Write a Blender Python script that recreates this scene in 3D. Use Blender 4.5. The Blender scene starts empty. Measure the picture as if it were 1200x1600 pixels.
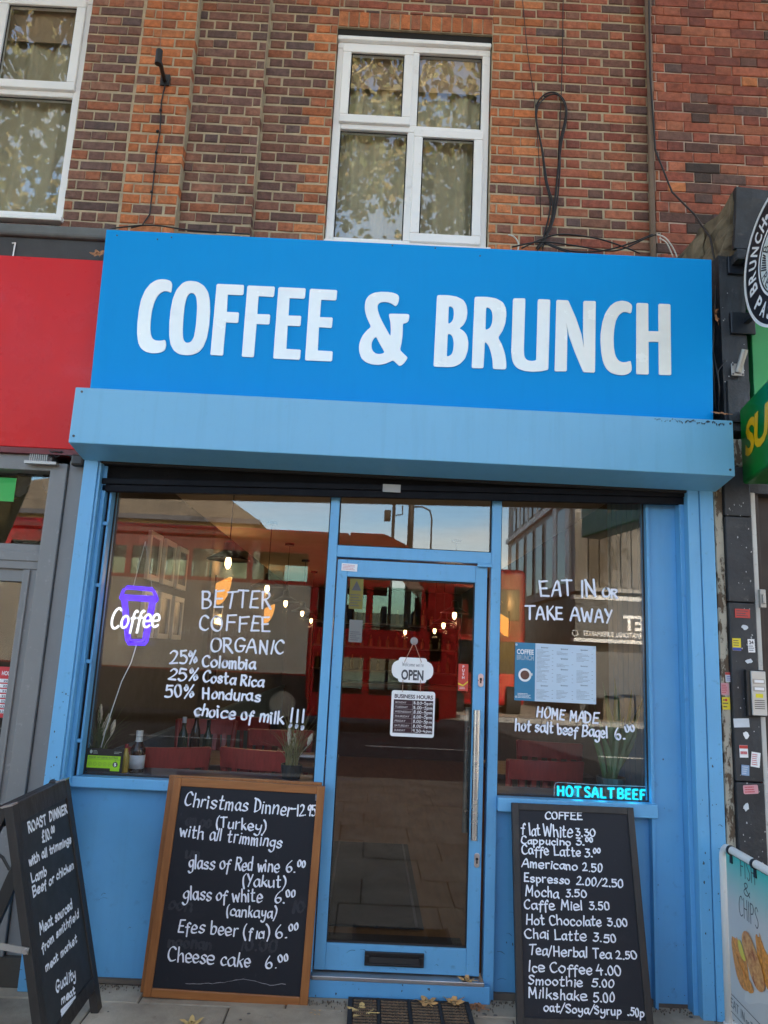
import bpy, bmesh, math, random
from mathutils import Vector, Matrix
rnd = random.Random(7)
R = math.radians
SC = bpy.context.scene
COL = SC.collection
# ------------------------------------------------------------------ camera
F, H0, D = 1150.0, 1.54, 3.72            # focal length in pixels of a 1200x1600 frame, eye height, distance to the glass line
PITCH, ROLL, YAW = R(10.7708), R(2.7421), R(-0.55785)
_f = Vector((-math.sin(YAW)*math.cos(PITCH), math.cos(YAW)*math.cos(PITCH), math.sin(PITCH)))
_r0 = Vector((math.cos(YAW), math.sin(YAW), 0)); _u0 = _r0.cross(_f)
_rt = math.cos(ROLL)*_r0 + math.sin(ROLL)*_u0
_up = -math.sin(ROLL)*_r0 + math.cos(ROLL)*_u0
CAM = Vector((0, -D, H0))
cd = bpy.data.cameras.new("camera"); cam = bpy.data.objects.new("camera", cd); COL.objects.link(cam)
cam.matrix_world = Matrix.Translation(CAM) @ Matrix((_rt, _up, -_f)).transposed().to_4x4()
cd.sensor_fit = 'VERTICAL'; cd.sensor_height = 24.0; cd.lens = F/1600*24.0
cd.clip_start = 0.05; cd.clip_end = 800
SC.camera = cam
SC.render.resolution_x, SC.render.resolution_y = 768, 1024
# ------------------------------------------------------------------ light
SUN_EL, SUN_AZ = R(22), R(12)             # the sun stands low behind the shop: the whole front is in open shade
wd = bpy.data.worlds.new("World"); SC.world = wd; wd.use_nodes = True
nt = wd.node_tree; bg = nt.nodes['Background']
sky = nt.nodes.new('ShaderNodeTexSky'); sky.sky_type = 'NISHITA'; sky.sun_disc = False
sky.sun_elevation = SUN_EL; sky.sun_rotation = SUN_AZ; sky.air_density = 1.0; sky.dust_density = 1.0
sky.dust_density = 2.0
# thin high cloud over the blue: streaks of pale veil
_tc = nt.nodes.new('ShaderNodeTexCoord'); _mp = nt.nodes.new('ShaderNodeMapping'); _mp.inputs['Scale'].default_value = (1.5, 1.5, 9.0)
_n = nt.nodes.new('ShaderNodeTexNoise'); _n.inputs['Scale'].default_value = 2.2; _n.inputs['Detail'].default_value = 6
_mr = nt.nodes.new('ShaderNodeMapRange'); _mr.inputs[1].default_value = .40; _mr.inputs[2].default_value = .70; _mr.inputs[3].default_value = .10; _mr.inputs[4].default_value = .60
_bw = nt.nodes.new('ShaderNodeRGBToBW'); _hs = nt.nodes.new('ShaderNodeMix'); _hs.data_type = 'RGBA'; _tint = nt.nodes.new('ShaderNodeMix'); _tint.data_type = 'RGBA'; _tint.blend_type = 'MULTIPLY'; _tint.inputs[0].default_value = 1.0; _tint.inputs[7].default_value = (1.22, 1.08, .90, 1)
nt.links.new(_tc.outputs['Generated'], _mp.inputs[0]); nt.links.new(_mp.outputs[0], _n.inputs['Vector']); nt.links.new(_n.outputs['Fac'], _mr.inputs[0])
_sat = nt.nodes.new('ShaderNodeHueSaturation'); _sat.inputs['Saturation'].default_value = 1.45; nt.links.new(sky.outputs[0], _sat.inputs['Color'])
_sx = nt.nodes.new('ShaderNodeSeparateXYZ'); nt.links.new(_tc.outputs['Generated'], _sx.inputs[0])
_mz = nt.nodes.new('ShaderNodeMapRange'); _mz.inputs[1].default_value = .25; _mz.inputs[2].default_value = .9; _mz.inputs[3].default_value = 0.0; _mz.inputs[4].default_value = .5; nt.links.new(_sx.outputs[2], _mz.inputs[0])
_ad = nt.nodes.new('ShaderNodeMath'); _ad.operation = 'ADD'; _ad.use_clamp = True; nt.links.new(_mr.outputs[0], _ad.inputs[0]); nt.links.new(_mz.outputs[0], _ad.inputs[1])
nt.links.new(sky.outputs[0], _bw.inputs[0]); nt.links.new(_bw.outputs[0], _tint.inputs[6]); nt.links.new(_sat.outputs[0], _hs.inputs[6]); nt.links.new(_tint.outputs[2], _hs.inputs[7]); nt.links.new(_ad.outputs[0], _hs.inputs[0])
nt.links.new(_hs.outputs[2], bg.inputs[0]); bg.inputs[1].default_value = 0.15
sl = bpy.data.lights.new("sun", 'SUN'); sl.energy = 3.0; sl.angle = R(0.5); sl.color = (1, .93, .82)
so = bpy.data.objects.new("sun", sl); COL.objects.link(so)
sdir = Vector((math.sin(SUN_AZ)*math.cos(SUN_EL), math.cos(SUN_AZ)*math.cos(SUN_EL), math.sin(SUN_EL)))
so.rotation_euler = sdir.to_track_quat('Z', 'Y').to_euler(); so.location = (0, 0, 30)
SC.view_settings.view_transform = 'Standard'; SC.view_settings.look = 'None'
SC.view_settings.gamma = 1.0; SC.view_settings.exposure = 2.7
try: SC.view_settings.use_curve_mapping = False
except Exception: pass
SC.cycles.use_denoising = True
SC.cycles.max_bounces = 10; SC.cycles.transparent_max_bounces = 24; SC.cycles.glossy_bounces = 5; SC.cycles.diffuse_bounces = 4
SC.cycles.caustics_reflective = False; SC.cycles.caustics_refractive = False
SC.cycles.sample_clamp_indirect = 6.0

# ------------------------------------------------------------------ photograph ray helpers (a pixel becomes a point on a real plane)
def ray(px, py): return _f*F + _rt*(px-600) - _up*(py-800)
def P(px, py, Y=0.0):
    d = ray(px, py); return CAM + d*((D+Y)/d.y)
def PZ(px, py, z=0.0):
    d = ray(px, py); return CAM + d*((z-H0)/d.z)
def hit(px, py, o, n):
    d = ray(px, py); return CAM + d*((o-CAM).dot(n)/d.dot(n))
def VPT(px, py, d):                       # where something mirrored in the glass really stands, d metres out in the street
    p = P(px, py, d); return Vector((p.x, -d, p.z))

class Frame:
    def __init__(s, o, u, v):
        s.o = Vector(o); s.u = Vector(u).normalized(); v = Vector(v); s.v = (v - s.u*v.dot(s.u)).normalized(); s.n = s.u.cross(s.v)
    def p(s, a, b, c=0.0): return s.o + s.u*a + s.v*b + s.n*c
    def px(s, x, y):
        q = hit(x, y, s.o, s.n) - s.o; return (q.dot(s.u), q.dot(s.v))
def wallframe(Y): return Frame((0, Y, 0), (1, 0, 0), (0, 0, 1))      # n points at the street (-y)

# ------------------------------------------------------------------ materials
MATS = {}
def _mix(nt, a, b, fac):
    m = nt.nodes.new('ShaderNodeMix'); m.data_type = 'RGBA'
    for k, x in ((6, a), (7, b)):
        if isinstance(x, tuple): m.inputs[k].default_value = (*x[:3], 1)
        else: nt.links.new(x, m.inputs[k])
    if isinstance(fac, (int, float)): m.inputs[0].default_value = fac
    else: nt.links.new(fac, m.inputs[0])
    return m.outputs[2]
def _noise(nt, scale, detail=4, rough=.55, coord=None, vec=None):
    n = nt.nodes.new('ShaderNodeTexNoise'); n.inputs['Scale'].default_value = scale
    n.inputs['Detail'].default_value = detail; n.inputs['Roughness'].default_value = rough
    if vec is not None: nt.links.new(vec, n.inputs['Vector'])
    return n.outputs['Fac']
def _ramp(nt, fac, lo, hi, a=0.0, b=1.0):
    m = nt.nodes.new('ShaderNodeMapRange'); m.inputs[1].default_value = lo; m.inputs[2].default_value = hi
    m.inputs[3].default_value = a; m.inputs[4].default_value = b; nt.links.new(fac, m.inputs[0]); return m.outputs[0]
def _coords(nt, kind='Object', scale=(1, 1, 1)):
    tc = nt.nodes.new('ShaderNodeTexCoord'); mp = nt.nodes.new('ShaderNodeMapping'); mp.inputs['Scale'].default_value = scale
    nt.links.new(tc.outputs[kind], mp.inputs[0]); return mp.outputs[0]
def mat(name, col, rough=.5, metal=0.0, var=.12, vs=4.0, dirt=0.0, dirtcol=(.04, .035, .03), ds=18, bump=0.0, bs=90, spec=.5, stretch=(1, 1, 1), coat=0.0, attr=None, emit=None, streak=0.0, es=0.0, alpha=1.0, rv=.08):
    if name in MATS: return MATS[name]
    m = bpy.data.materials.new(name); m.use_nodes = True; nt = m.node_tree; b = nt.nodes['Principled BSDF']
    vec = _coords(nt, 'Object', stretch)
    base = col
    if attr:
        a = nt.nodes.new('ShaderNodeAttribute'); a.attribute_name = attr; base = a.outputs['Color']
    out = base
    if var:
        n = _noise(nt, vs, 5, .6, vec=vec)
        hs = nt.nodes.new('ShaderNodeHueSaturation'); v = _ramp(nt, n, .25, .75, 1-var, 1+var); nt.links.new(v, hs.inputs['Value'])
        if isinstance(base, tuple): hs.inputs['Color'].default_value = (*base, 1)
        else: nt.links.new(base, hs.inputs['Color'])
        out = hs.outputs[0]
    if dirt:
        n = _noise(nt, ds, 8, .65, vec=vec); k = _ramp(nt, n, .60, .78, 0, dirt); out = _mix(nt, out, dirtcol, k)
    if streak:
        n = _noise(nt, 1.0, 6, .7, vec=_coords(nt, 'Object', (16, 16, .9))); out = _mix(nt, out, tuple(q*.62 for q in col), _ramp(nt, n, .50, .80, 0, streak))
    if isinstance(out, tuple): b.inputs['Base Color'].default_value = (*out, 1)
    else: nt.links.new(out, b.inputs['Base Color'])
    b.inputs['Metallic'].default_value = metal
    b.inputs['Specular IOR Level'].default_value = spec
    if coat: b.inputs['Coat Weight'].default_value = coat; b.inputs['Coat Roughness'].default_value = .08
    if rv:
        n = _noise(nt, 9, 4, .6, vec=vec); nt.links.new(_ramp(nt, n, .3, .7, max(0.02, rough-rv), min(1, rough+rv)), b.inputs['Roughness'])
    else: b.inputs['Roughness'].default_value = rough
    if bump:
        bp = nt.nodes.new('ShaderNodeBump'); bp.inputs['Strength'].default_value = bump; bp.inputs['Distance'].default_value = .004
        nt.links.new(_noise(nt, bs, 6, .6, vec=vec), bp.inputs['Height']); nt.links.new(bp.outputs[0], b.inputs['Normal'])
    if emit:
        b.inputs['Emission Color'].default_value = (*emit, 1); b.inputs['Emission Strength'].default_value = es
    MATS[name] = m; return m
def glass(name, f0=.085, tint=(.94, .96, .96), wav=0.0, ws=1.3):
    """clear sheet: Schlick reflection over plain transmission, the same from both sides"""
    m = bpy.data.materials.new(name); m.use_nodes = True; nt = m.node_tree; nt.nodes.remove(nt.nodes['Principled BSDF'])
    ge = nt.nodes.new('ShaderNodeNewGeometry'); dt = nt.nodes.new('ShaderNodeVectorMath'); dt.operation = 'DOT_PRODUCT'
    nt.links.new(ge.outputs['Incoming'], dt.inputs[0]); nt.links.new(ge.outputs['Normal'], dt.inputs[1])
    def mth(op, x, y=None):
        q = nt.nodes.new('ShaderNodeMath'); q.operation = op
        for k, v in ((0, x), (1, y)):
            if v is None: continue
            if isinstance(v, (int, float)): q.inputs[k].default_value = v
            else: nt.links.new(v, q.inputs[k])
        return q.outputs[0]
    c = mth('ABSOLUTE', dt.outputs['Value']); k5 = mth('POWER', mth('SUBTRACT', 1.0, c), 5.0); fac = mth('ADD', mth('MULTIPLY', k5, 1-f0), f0)
    t = nt.nodes.new('ShaderNodeBsdfTransparent'); t.inputs[0].default_value = (*tint, 1)
    g = nt.nodes.new('ShaderNodeBsdfGlossy'); g.inputs['Roughness'].default_value = 0.0
    mx = nt.nodes.new('ShaderNodeMixShader')
    nt.links.new(fac, mx.inputs[0]); nt.links.new(t.outputs[0], mx.inputs[1]); nt.links.new(g.outputs[0], mx.inputs[2])
    if wav:
        bp = nt.nodes.new('ShaderNodeBump'); bp.inputs['Strength'].default_value = wav; bp.inputs['Distance'].default_value = .01
        nt.links.new(_noise(nt, ws, 1, .4, vec=_coords(nt)), bp.inputs['Height']); nt.links.new(bp.outputs[0], g.inputs['Normal'])
    nt.links.new(mx.outputs[0], nt.nodes['Material Output'].inputs[0]); MATS[name] = m; return m
def emitter(name, col, s):
    m = bpy.data.materials.new(name); m.use_nodes = True; nt = m.node_tree; nt.nodes.remove(nt.nodes['Principled BSDF'])
    e = nt.nodes.new('ShaderNodeEmission'); e.inputs[0].default_value = (*col, 1); e.inputs[1].default_value = s
    nt.links.new(e.outputs[0], nt.nodes['Material Output'].inputs[0]); MATS[name] = m; return m
def wood(name, c1, c2, scale=(3, 3, 40), rough=.5, axis=None):
    m = bpy.data.materials.new(name); m.use_nodes = True; nt = m.node_tree; b = nt.nodes['Principled BSDF']
    vec = _coords(nt, 'Object', scale); n = _noise(nt, 3.0, 8, .7, vec=vec); n2 = _noise(nt, .6, 3, .5, vec=vec)
    o = _mix(nt, c1, c2, _ramp(nt, n, .3, .7)); o = _mix(nt, o, (c1[0]*.45, c1[1]*.4, c1[2]*.35), _ramp(nt, n2, .6, .8, 0, .6))
    nt.links.new(o, b.inputs['Base Color']); b.inputs['Roughness'].default_value = rough
    bp = nt.nodes.new('ShaderNodeBump'); bp.inputs['Strength'].default_value = .25; bp.inputs['Distance'].default_value = .002
    nt.links.new(n, bp.inputs['Height']); nt.links.new(bp.outputs[0], b.inputs['Normal']); MATS[name] = m; return m

# ------------------------------------------------------------------ mesh builder
WL = {}
class MB:
    def __init__(s): s.v = []; s.f = []; s.c = []
    def add(s, vs, fs, col=None):
        k = len(s.v); s.v += [Vector(p) for p in vs]; s.f += [tuple(i+k for i in q) for q in fs]; s.c += [col]*len(fs); return s
    def box(s, x0, x1, y0, y1, z0, z1, col=None):
        if x0 > x1: x0, x1 = x1, x0
        if y0 > y1: y0, y1 = y1, y0
        if z0 > z1: z0, z1 = z1, z0
        v = [(x0, y0, z0), (x1, y0, z0), (x1, y1, z0), (x0, y1, z0), (x0, y0, z1), (x1, y0, z1), (x1, y1, z1), (x0, y1, z1)]
        return s.add(v, [(0, 3, 2, 1), (4, 5, 6, 7), (0, 1, 5, 4), (1, 2, 6, 5), (2, 3, 7, 6), (3, 0, 4, 7)], col)
    def fbox(s, fr, a0, a1, b0, b1, c0, c1, col=None):
        v = [fr.p(a, b, c) for c in (c0, c1) for a, b in ((a0, b0), (a1, b0), (a1, b1), (a0, b1))]
        return s.add(v, [(0, 3, 2, 1), (4, 5, 6, 7), (0, 1, 5, 4), (1, 2, 6, 5), (2, 3, 7, 6), (3, 0, 4, 7)], col)
    def hexa(s, a, b):                     # two 4-point loops, bottom and top
        return s.add(list(a)+list(b), [(0, 3, 2, 1), (4, 5, 6, 7), (0, 1, 5, 4), (1, 2, 6, 5), (2, 3, 7, 6), (3, 0, 4, 7)])
    def bar(s, a, b, w, h, up=(0, 0, 1)):
        a = Vector(a); b = Vector(b); d = (b-a).normalized(); u = Vector(up)
        if abs(d.dot(u)) > .98: u = Vector((1, 0, 0))
        x = d.cross(u).normalized(); y = x.cross(d)
        q = lambda c: [c - x*w/2 - y*h/2, c + x*w/2 - y*h/2, c + x*w/2 + y*h/2, c - x*w/2 + y*h/2]
        return s.hexa(q(a), q(b))
    def quad(s, a, b, c, d, col=None): return s.add([a, b, c, d], [(0, 1, 2, 3)], col)
    def tube(s, pts, r, n=8, cap=True):
        pts = [Vector(p) for p in pts]; rr = r if isinstance(r, (list, tuple)) else [r]*len(pts)
        k = len(s.v); prev = None
        for i, p in enumerate(pts):
            d = (pts[min(i+1, len(pts)-1)] - pts[max(i-1, 0)])
            d = d.normalized() if d.length > 1e-9 else Vector((0, 0, 1))
            if prev is None: x = d.orthogonal().normalized()
            else:
                x = prev - d*prev.dot(d); x = x.normalized() if x.length > 1e-6 else d.orthogonal().normalized()
            prev = x; y = d.cross(x)
            for j in range(n):
                a = 2*math.pi*j/n; s.v.append(p + (x*math.cos(a)+y*math.sin(a))*rr[i])
        for i in range(len(pts)-1):
            for j in range(n):
                a = k+i*n+j; b = k+i*n+(j+1) % n; s.f.append((a, b, b+n, a+n)); s.c.append(None)
        if cap:
            s.f.append(tuple(k+j for j in reversed(range(n)))); s.f.append(tuple(k+(len(pts)-1)*n+j for j in range(n))); s.c += [None, None]
        return s
    def lathe(s, prof, c, n=20):
        c = Vector(c); k = len(s.v)
        for r, z in prof:
            for j in range(n):
                a = 2*math.pi*j/n; s.v.append(c + Vector((r*math.cos(a), r*math.sin(a), z)))
        for i in range(len(prof)-1):
            for j in range(n):
                a = k+i*n+j; b = k+i*n+(j+1) % n; s.f.append((a, b, b+n, a+n)); s.c.append(None)
        s.f.append(tuple(k+j for j in reversed(range(n)))); s.f.append(tuple(k+(len(prof)-1)*n+j for j in range(n))); s.c += [None, None]
        return s
    def disc(s, fr, cx, cy, r, c0, c1, n=28, ry=None):
        pts = [(cx+r*math.cos(2*math.pi*j/n), cy+(ry or r)*math.sin(2*math.pi*j/n)) for j in range(n)]
        return s.prism(fr, pts, c0, c1)
    def prism(s, fr, pts, c0, c1, col=None):
        n = len(pts); v = [fr.p(a, b, c0) for a, b in pts]+[fr.p(a, b, c1) for a, b in pts]
        f = [tuple(reversed(range(n))), tuple(range(n, 2*n))]+[(j, (j+1) % n, n+(j+1) % n, n+j) for j in range(n)]
        return s.add(v, f, col)
    def ring(s, fr, cx, cy, r0, r1, c0, c1, n=40, ry=1.0):
        v = []; f = []
        for r, c in ((r0, c0), (r1, c0), (r1, c1), (r0, c1)):
            v += [fr.p(cx+r*math.cos(2*math.pi*j/n), cy+r*ry*math.sin(2*math.pi*j/n), c) for j in range(n)]
        for k in range(4):
            for j in range(n): f.append((k*n+j, k*n+(j+1) % n, ((k+1) % 4)*n+(j+1) % n, ((k+1) % 4)*n+j))
        return s.add(v, f)
    def build(s, name, m, parent=None, bev=0.0, smooth=False, local=False, seg=2, solid=0.0):
        me = bpy.data.meshes.new(name)
        if parent is not None: off = WL[parent.name]
        elif local: off = Vector((0, 0, 0))
        else:
            lo = [min(p[i] for p in s.v) for i in range(3)]; hi = [max(p[i] for p in s.v) for i in range(3)]
            off = Vector(((lo[0]+hi[0])/2, (lo[1]+hi[1])/2, lo[2]))
        if local: off = Vector((0, 0, 0))
        me.from_pydata([tuple(p-off) for p in s.v], [], s.f)
        if any(c is not None for c in s.c):
            at = me.color_attributes.new('col', 'FLOAT_COLOR', 'CORNER'); li = 0
            buf = []
            for c, q in zip(s.c, s.f):
                buf += list((*(c or (.5, .5, .5)), 1))*len(q)
            at.data.foreach_set('color', buf)
        me.update()
        if smooth:
            for p in me.polygons: p.use_smooth = True
        o = bpy.data.objects.new(name, me); COL.objects.link(o); me.materials.append(m)
        if parent is not None: o.parent = parent; WL[o.name] = off
        else:
            o.location = off; WL[o.name] = off.copy()
        if solid:
            md = o.modifiers.new('solid', 'SOLIDIFY'); md.thickness = solid
        if bev:
            md = o.modifiers.new('bevel', 'BEVEL'); md.width = bev; md.segments = seg; md.limit_method = 'ANGLE'; md.angle_limit = R(40)
        return o
def tag(o, label=None, cat=None, group=None, kind=None):
    if label: o['label'] = label
    if cat: o['category'] = cat
    if group: o['group'] = group
    if kind: o['kind'] = kind
    return o
def thing(name, label, cat, loc=(0, 0, 0), group=None):
    o = bpy.data.objects.new(name, None); COL.objects.link(o); o.location = loc; o.empty_display_size = .1
    WL[o.name] = Vector(loc); return tag(o, label, cat, group)
def copy_tree(o, parent=None):
    c = o.copy(); COL.objects.link(c)
    if parent is not None: c.parent = parent
    WL[c.name] = WL.get(o.name, Vector()).copy()
    for ch in list(o.children): copy_tree(ch, c)
    return c

# ------------------------------------------------------------------ flat filled shapes and printed text
def fill2d(loops, depth):
    cu = bpy.data.curves.new('shape', 'CURVE'); cu.dimensions = '2D'; cu.fill_mode = 'BOTH'; cu.extrude = depth/2
    for lp in loops:
        sp = cu.splines.new('POLY'); sp.points.add(len(lp)-1)
        for p, q in zip(sp.points, lp): p.co = (q[0], q[1], 0, 1)
        sp.use_cyclic_u = True
    o = bpy.data.objects.new('shape', cu); me = bpy.data.meshes.new_from_object(o)
    v = [tuple(p.co) for p in me.vertices]; f = [tuple(p.vertices) for p in me.polygons]
    bpy.data.objects.remove(o); bpy.data.curves.remove(cu); bpy.data.meshes.remove(me); return v, f
_TX = {}
def text2d(t, bold=0.0, shear=0.0, spacing=1.0):
    k = (t, bold, shear, spacing)
    if k in _TX: return _TX[k]
    cu = bpy.data.curves.new('txt', 'FONT'); cu.body = t; cu.size = 1.0; cu.offset = bold; cu.shear = shear; cu.space_character = spacing; cu.resolution_u = 3
    o = bpy.data.objects.new('txt', cu); me = bpy.data.meshes.new_from_object(o)
    v = [tuple(p.co) for p in me.vertices]; f = [tuple(p.vertices) for p in me.polygons]
    bpy.data.objects.remove(o); bpy.data.curves.remove(cu); bpy.data.meshes.remove(me)
    _TX[k] = (v, f); return v, f
def put_text(mb, fr, t, a, b, w, h, c=.001, bold=0.0, shear=0.0, spacing=1.0, col=None, center=False):
    """text t with its left baseline at (a, b), fitted to width w and cap height h (w=None keeps the natural width)"""
    v, f = text2d(t, bold, shear, spacing)
    if not v: return
    x0 = min(p[0] for p in v); x1 = max(p[0] for p in v); y1 = .72
    k = h/y1; kx = (w/(x1-x0)) if w else k
    if center: a = a - kx*(x1-x0)/2
    mb.add([fr.p(a+(p[0]-x0)*kx, b+p[1]*k, c) for p in v], f, col)

# ------------------------------------------------------------------ hand lettering: a single-stroke alphabet
GL = {
'A': (6.4, "0.2,0 3,10 5.9,0|1.2,3.6 5,3.9"), 'B': (6.4, "1,10.2 1,0|.6,9.8 4,10 5.2,8 3.8,5.8 1.2,5.2|1.2,5.2 4.8,4.8 5.8,2.6 4.2,.5 .8,0"),
'C': (6.8, "6,8.6 4.4,10 2.2,9 .8,6 .9,2.6 2.4,.3 4.6,.1 6.3,1.3"), 'D': (6.8, "1,10 1,0|.4,10 3.2,9.4 5.8,7 5.7,3 3.6,.6 .6,0"),
'E': (6.2, "5.4,10 1,9.7|1,10 1,.2|.9,.3 5.6,.2|1,5.2 4.7,5.4"), 'F': (6, "1,10 1,0|1,9.8 5.4,10|1,5.2 4.5,5.4"),
'G': (7, "6,8.6 4.4,10 2.2,9 .8,6 .9,2.6 2.4,.2 4.4,.3 5.8,2 5.9,4.4|3.6,4.4 6.6,4.5"), 'H': (6.8, "1,10 1,0|5.6,10 5.7,0|1,5 5.6,5.2"),
'I': (2.4, "1.1,10 1,0"), 'K': (6.2, "1,10 1,0|5.4,10 1.2,4.6|2.4,5.8 5.8,0"), 'L': (5.6, "1,10 1,.4|.9,.3 5.4,.4"),
'M': (8, ".8,0 1.4,10|1.4,10 3.9,3.4|3.9,3.4 6.3,10|6.3,10 7,0"), 'N': (6.8, "1,0 1,10|1,10 5.6,0|5.6,0 5.7,10"),
'O': (7, "3.4,10 1.6,8.8 .7,5.2 1.5,1.4 3.4,.1 5.4,1.3 6.2,5 5.4,8.6 3.4,10 2.6,9.8"), 'P': (6, "1,10 1,0|.6,9.8 4,9.8 5.4,7.8 4,5.4 1,4.8"),
'Q': (7.2, "6,8.6 4.4,10 2.2,9 .8,6 .9,2.6 2.4,.2 4.4,.3 5.6,2.4 5.7,4.6|3.4,4 6.4,4.4"), 'R': (6.4, "1,10 1,0|.6,9.8 4,9.9 5.2,7.8 3.8,5.6 1.2,5|2.4,5.3 5.9,0"),
'S': (6, "5.2,8.6 3.6,10 1.6,9.2 1.2,7.2 3,5.4 5,3.6 5,1.4 3.2,0 1,1"), 'T': (6.4, "3.2,10 3.2,0|.2,9.7 6.2,10"),
'U': (6.8, "1,10 1,2.8 2.6,.2 4.6,.6 5.6,3|5.7,10 5.7,0"), 'W': (9, ".5,10 2.3,0|2.3,0 4.4,7.4|4.4,7.4 6.4,0|6.4,0 8.4,10"), 'Y': (6.2, ".6,10 3,5|5.6,10 2,-.6"),
'a': (6, "5,5.2 3.5,6.1 1.5,5.3 .6,3 1.4,.6 3,.3 4.6,2.2 5,5.4|5.1,6 5,2 5.8,.2"), 'b': (5.8, "1,10 1,.3|1,3.5 2.5,5.8 4.6,5.2 5,2.5 3.6,.3 1,.4"),
'c': (5.6, "5,5 3.5,6 1.5,5.2 .7,3 1.6,.7 3.4,.1 5.2,1"), 'd': (6, "5,5 3.4,6 1.4,5.2 .7,3 1.6,.5 3.4,.3 4.8,2|5,10 5,.2"),
'e': (5.8, ".9,3 4.9,3.2 4.8,5.1 3.1,6.3 1.2,5.3 .6,2.9 1.6,.5 3.6,0 5.4,1"), 'f': (4.6, "4.8,7.6 3.7,8.3 2.5,7 2.2,4 2,-3|.6,4.6 4.2,4.8"),
'ƒ': (5.0, "4.6,9.2 3.5,10.2 2.4,9 2.1,5 2,0|.3,5.6 4,5.9"), 'g': (5.8, "5,5.2 3.4,6.1 1.5,5.2 .8,3.3 1.8,1.2 3.4,1 4.9,2.8|5,6 5,-1.5 4,-3.6 2.2,-3.8 .8,-2.8"), 'h': (5.8, "1,10 1,0|1,3.8 2.6,5.8 4.2,5.4 4.8,3.5 4.9,0"),
'i': (2.4, "1,6 1.1,0|1,8.3 1.4,8"), 'ı': (2.4, "1,6 1.1,0"), 'k': (5.4, "1,10 1,0|4.6,6 1.2,2.8|2.2,3.6 5,0"), 'l': (2.4, "1,10 1.1,0"),
'm': (8.2, "1,6 1,0|1,4 2.2,5.8 3.5,5.4 3.8,3.5 3.9,0|3.9,3.6 5.2,5.8 6.5,5.4 6.9,3 7,0"), 'n': (5.8, "1,6 1,0|1,4 2.6,5.9 4.2,5.3 4.7,3.4 4.8,0"),
'o': (6, "3,6 1.4,5.2 .7,3 1.5,.7 3,.1 4.6,.9 5.3,3 4.6,5.2 3,6 2.3,5.8"), 'p': (5.8, "1,6 1,-4|1,4.4 2.6,6 4.5,5.2 5,3 4,.8 2.4,.2 1,1"),
'r': (4.4, "1,6 1,0|1,3.8 2.2,5.6 3.9,5.8"), 's': (5.2, "4.4,5.2 3,6.1 1.4,5.3 1.4,3.9 3,3.1 4.4,2 4.2,.6 2.6,0 .8,.8"),
't': (4.8, "2,9.4 2,1.2 3,.1 4.4,.5|.5,6.1 4.1,6.4"), 'u': (6, "1,6 1,2 2,.2 3.4,.3 4.7,2.2|4.9,6 4.9,0"), 'v': (5.4, ".6,6 2.6,0|2.6,0 4.8,6"),
'w': (7.4, ".6,6 1.9,0|1.9,0 3.6,4.8|3.6,4.8 5.2,0|5.2,0 6.8,6.2"), 'y': (5.8, "1,6 1.2,3 2.6,1.8 4.4,3|5,6 4.8,0 4,-3 2.4,-3.9 .9,-3"),
'0': (5.6, "2.8,10 1.2,8.4 .7,5 1.4,1.2 2.8,.1 4.3,1.3 5,5 4.2,8.6 2.8,10 2.2,9.8"), '1': (2.6, "1.5,10 1.2,0"), '2': (5.6, ".8,8.2 2.4,10 4.4,8.8 4.2,6 2.4,2.8 .6,.3|.6,.3 5.1,.5"),
'3': (5.4, "1,9.8 4.4,9.8|4.4,9.8 2,6|2,6 4.8,5 4.7,1.6 2.8,0 .7,1"), '4': (6, "3.2,10 .8,4|.6,3.8 5.6,4|4,6 3.9,-.4"), '5': (5.6, "5,9.8 1.6,9.8|1.6,9.8 1.3,5.8|1.3,5.8 3.6,6.2 5,3.8 4.2,.9 2.2,0 .6,.9"),
'6': (5.6, "4,10 1.6,6.5 .8,3 1.8,.3 3.8,.2 4.9,2.2 4,4.2 2.2,4.2 1,2.6"), '8': (5.4, "4.4,8.6 3,10 1.4,8.8 1.6,6.8 4.2,4 4.6,1.6 3,.1 1.2,1.2 1.4,3.6 3.8,6 4.4,8.4"),
'9': (5.4, "4.6,8.8 3,10 1.2,8.6 1.2,6.2 3,5.2 4.6,7|4.7,9.4 4.2,0"), '.': (2.4, ".8,.3 1.4,.1"), '-': (4.6, ".4,4.4 4.2,4.8"), '/': (4.6, "0,-1.5 4.4,10.5"),
'(': (3.8, "3.2,11 1.5,8 1.2,3 2.8,-2"), ')': (3.8, "1,11 2.8,8 2.8,3 .8,-2.4"), '%': (7, "1.8,9.8 .7,8 1.5,5.8 2.8,7.6 1.7,9.8|5.9,10.4 1.2,-.6|5.4,4.4 4.2,2.4 5,.2 6.5,1.8 5.4,4.4"),
'!': (3.4, "1.4,10.5 1.6,3.5|1.2,1.6 2.1,1.4 2,.3 1.1,.4 1.3,1.5"), '£': (5.4, "4.6,8.6 3.4,10 2,8.8 2,5 1.6,.4|.4,.3 4.8,.3|.4,5 3.8,5.2"), ' ': (3.4, ""),
'&': (6.6, "6,.2 1.6,7 1.8,9.4 3.2,10 4.2,8.6 3.6,6.8 1,3.8 .8,1.4 2.4,.1 4.4,.8 6,4"), "'": (2, "1,10 .9,8.4"),
}
def _cat(pts, n=5):
    if len(pts) < 3: return pts
    out = []
    for i in range(len(pts)-1):
        p0 = pts[max(i-1, 0)]; p1 = pts[i]; p2 = pts[i+1]; p3 = pts[min(i+2, len(pts)-1)]
        for k in range(n):
            t = k/n
            out.append(tuple(.5*((2*p1[j])+(-p0[j]+p2[j])*t+(2*p0[j]-5*p1[j]+4*p2[j]-p3[j])*t*t+(-p0[j]+3*p1[j]-3*p2[j]+p3[j])*t**3) for j in (0, 1)))
    out.append(pts[-1]); return out
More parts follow.
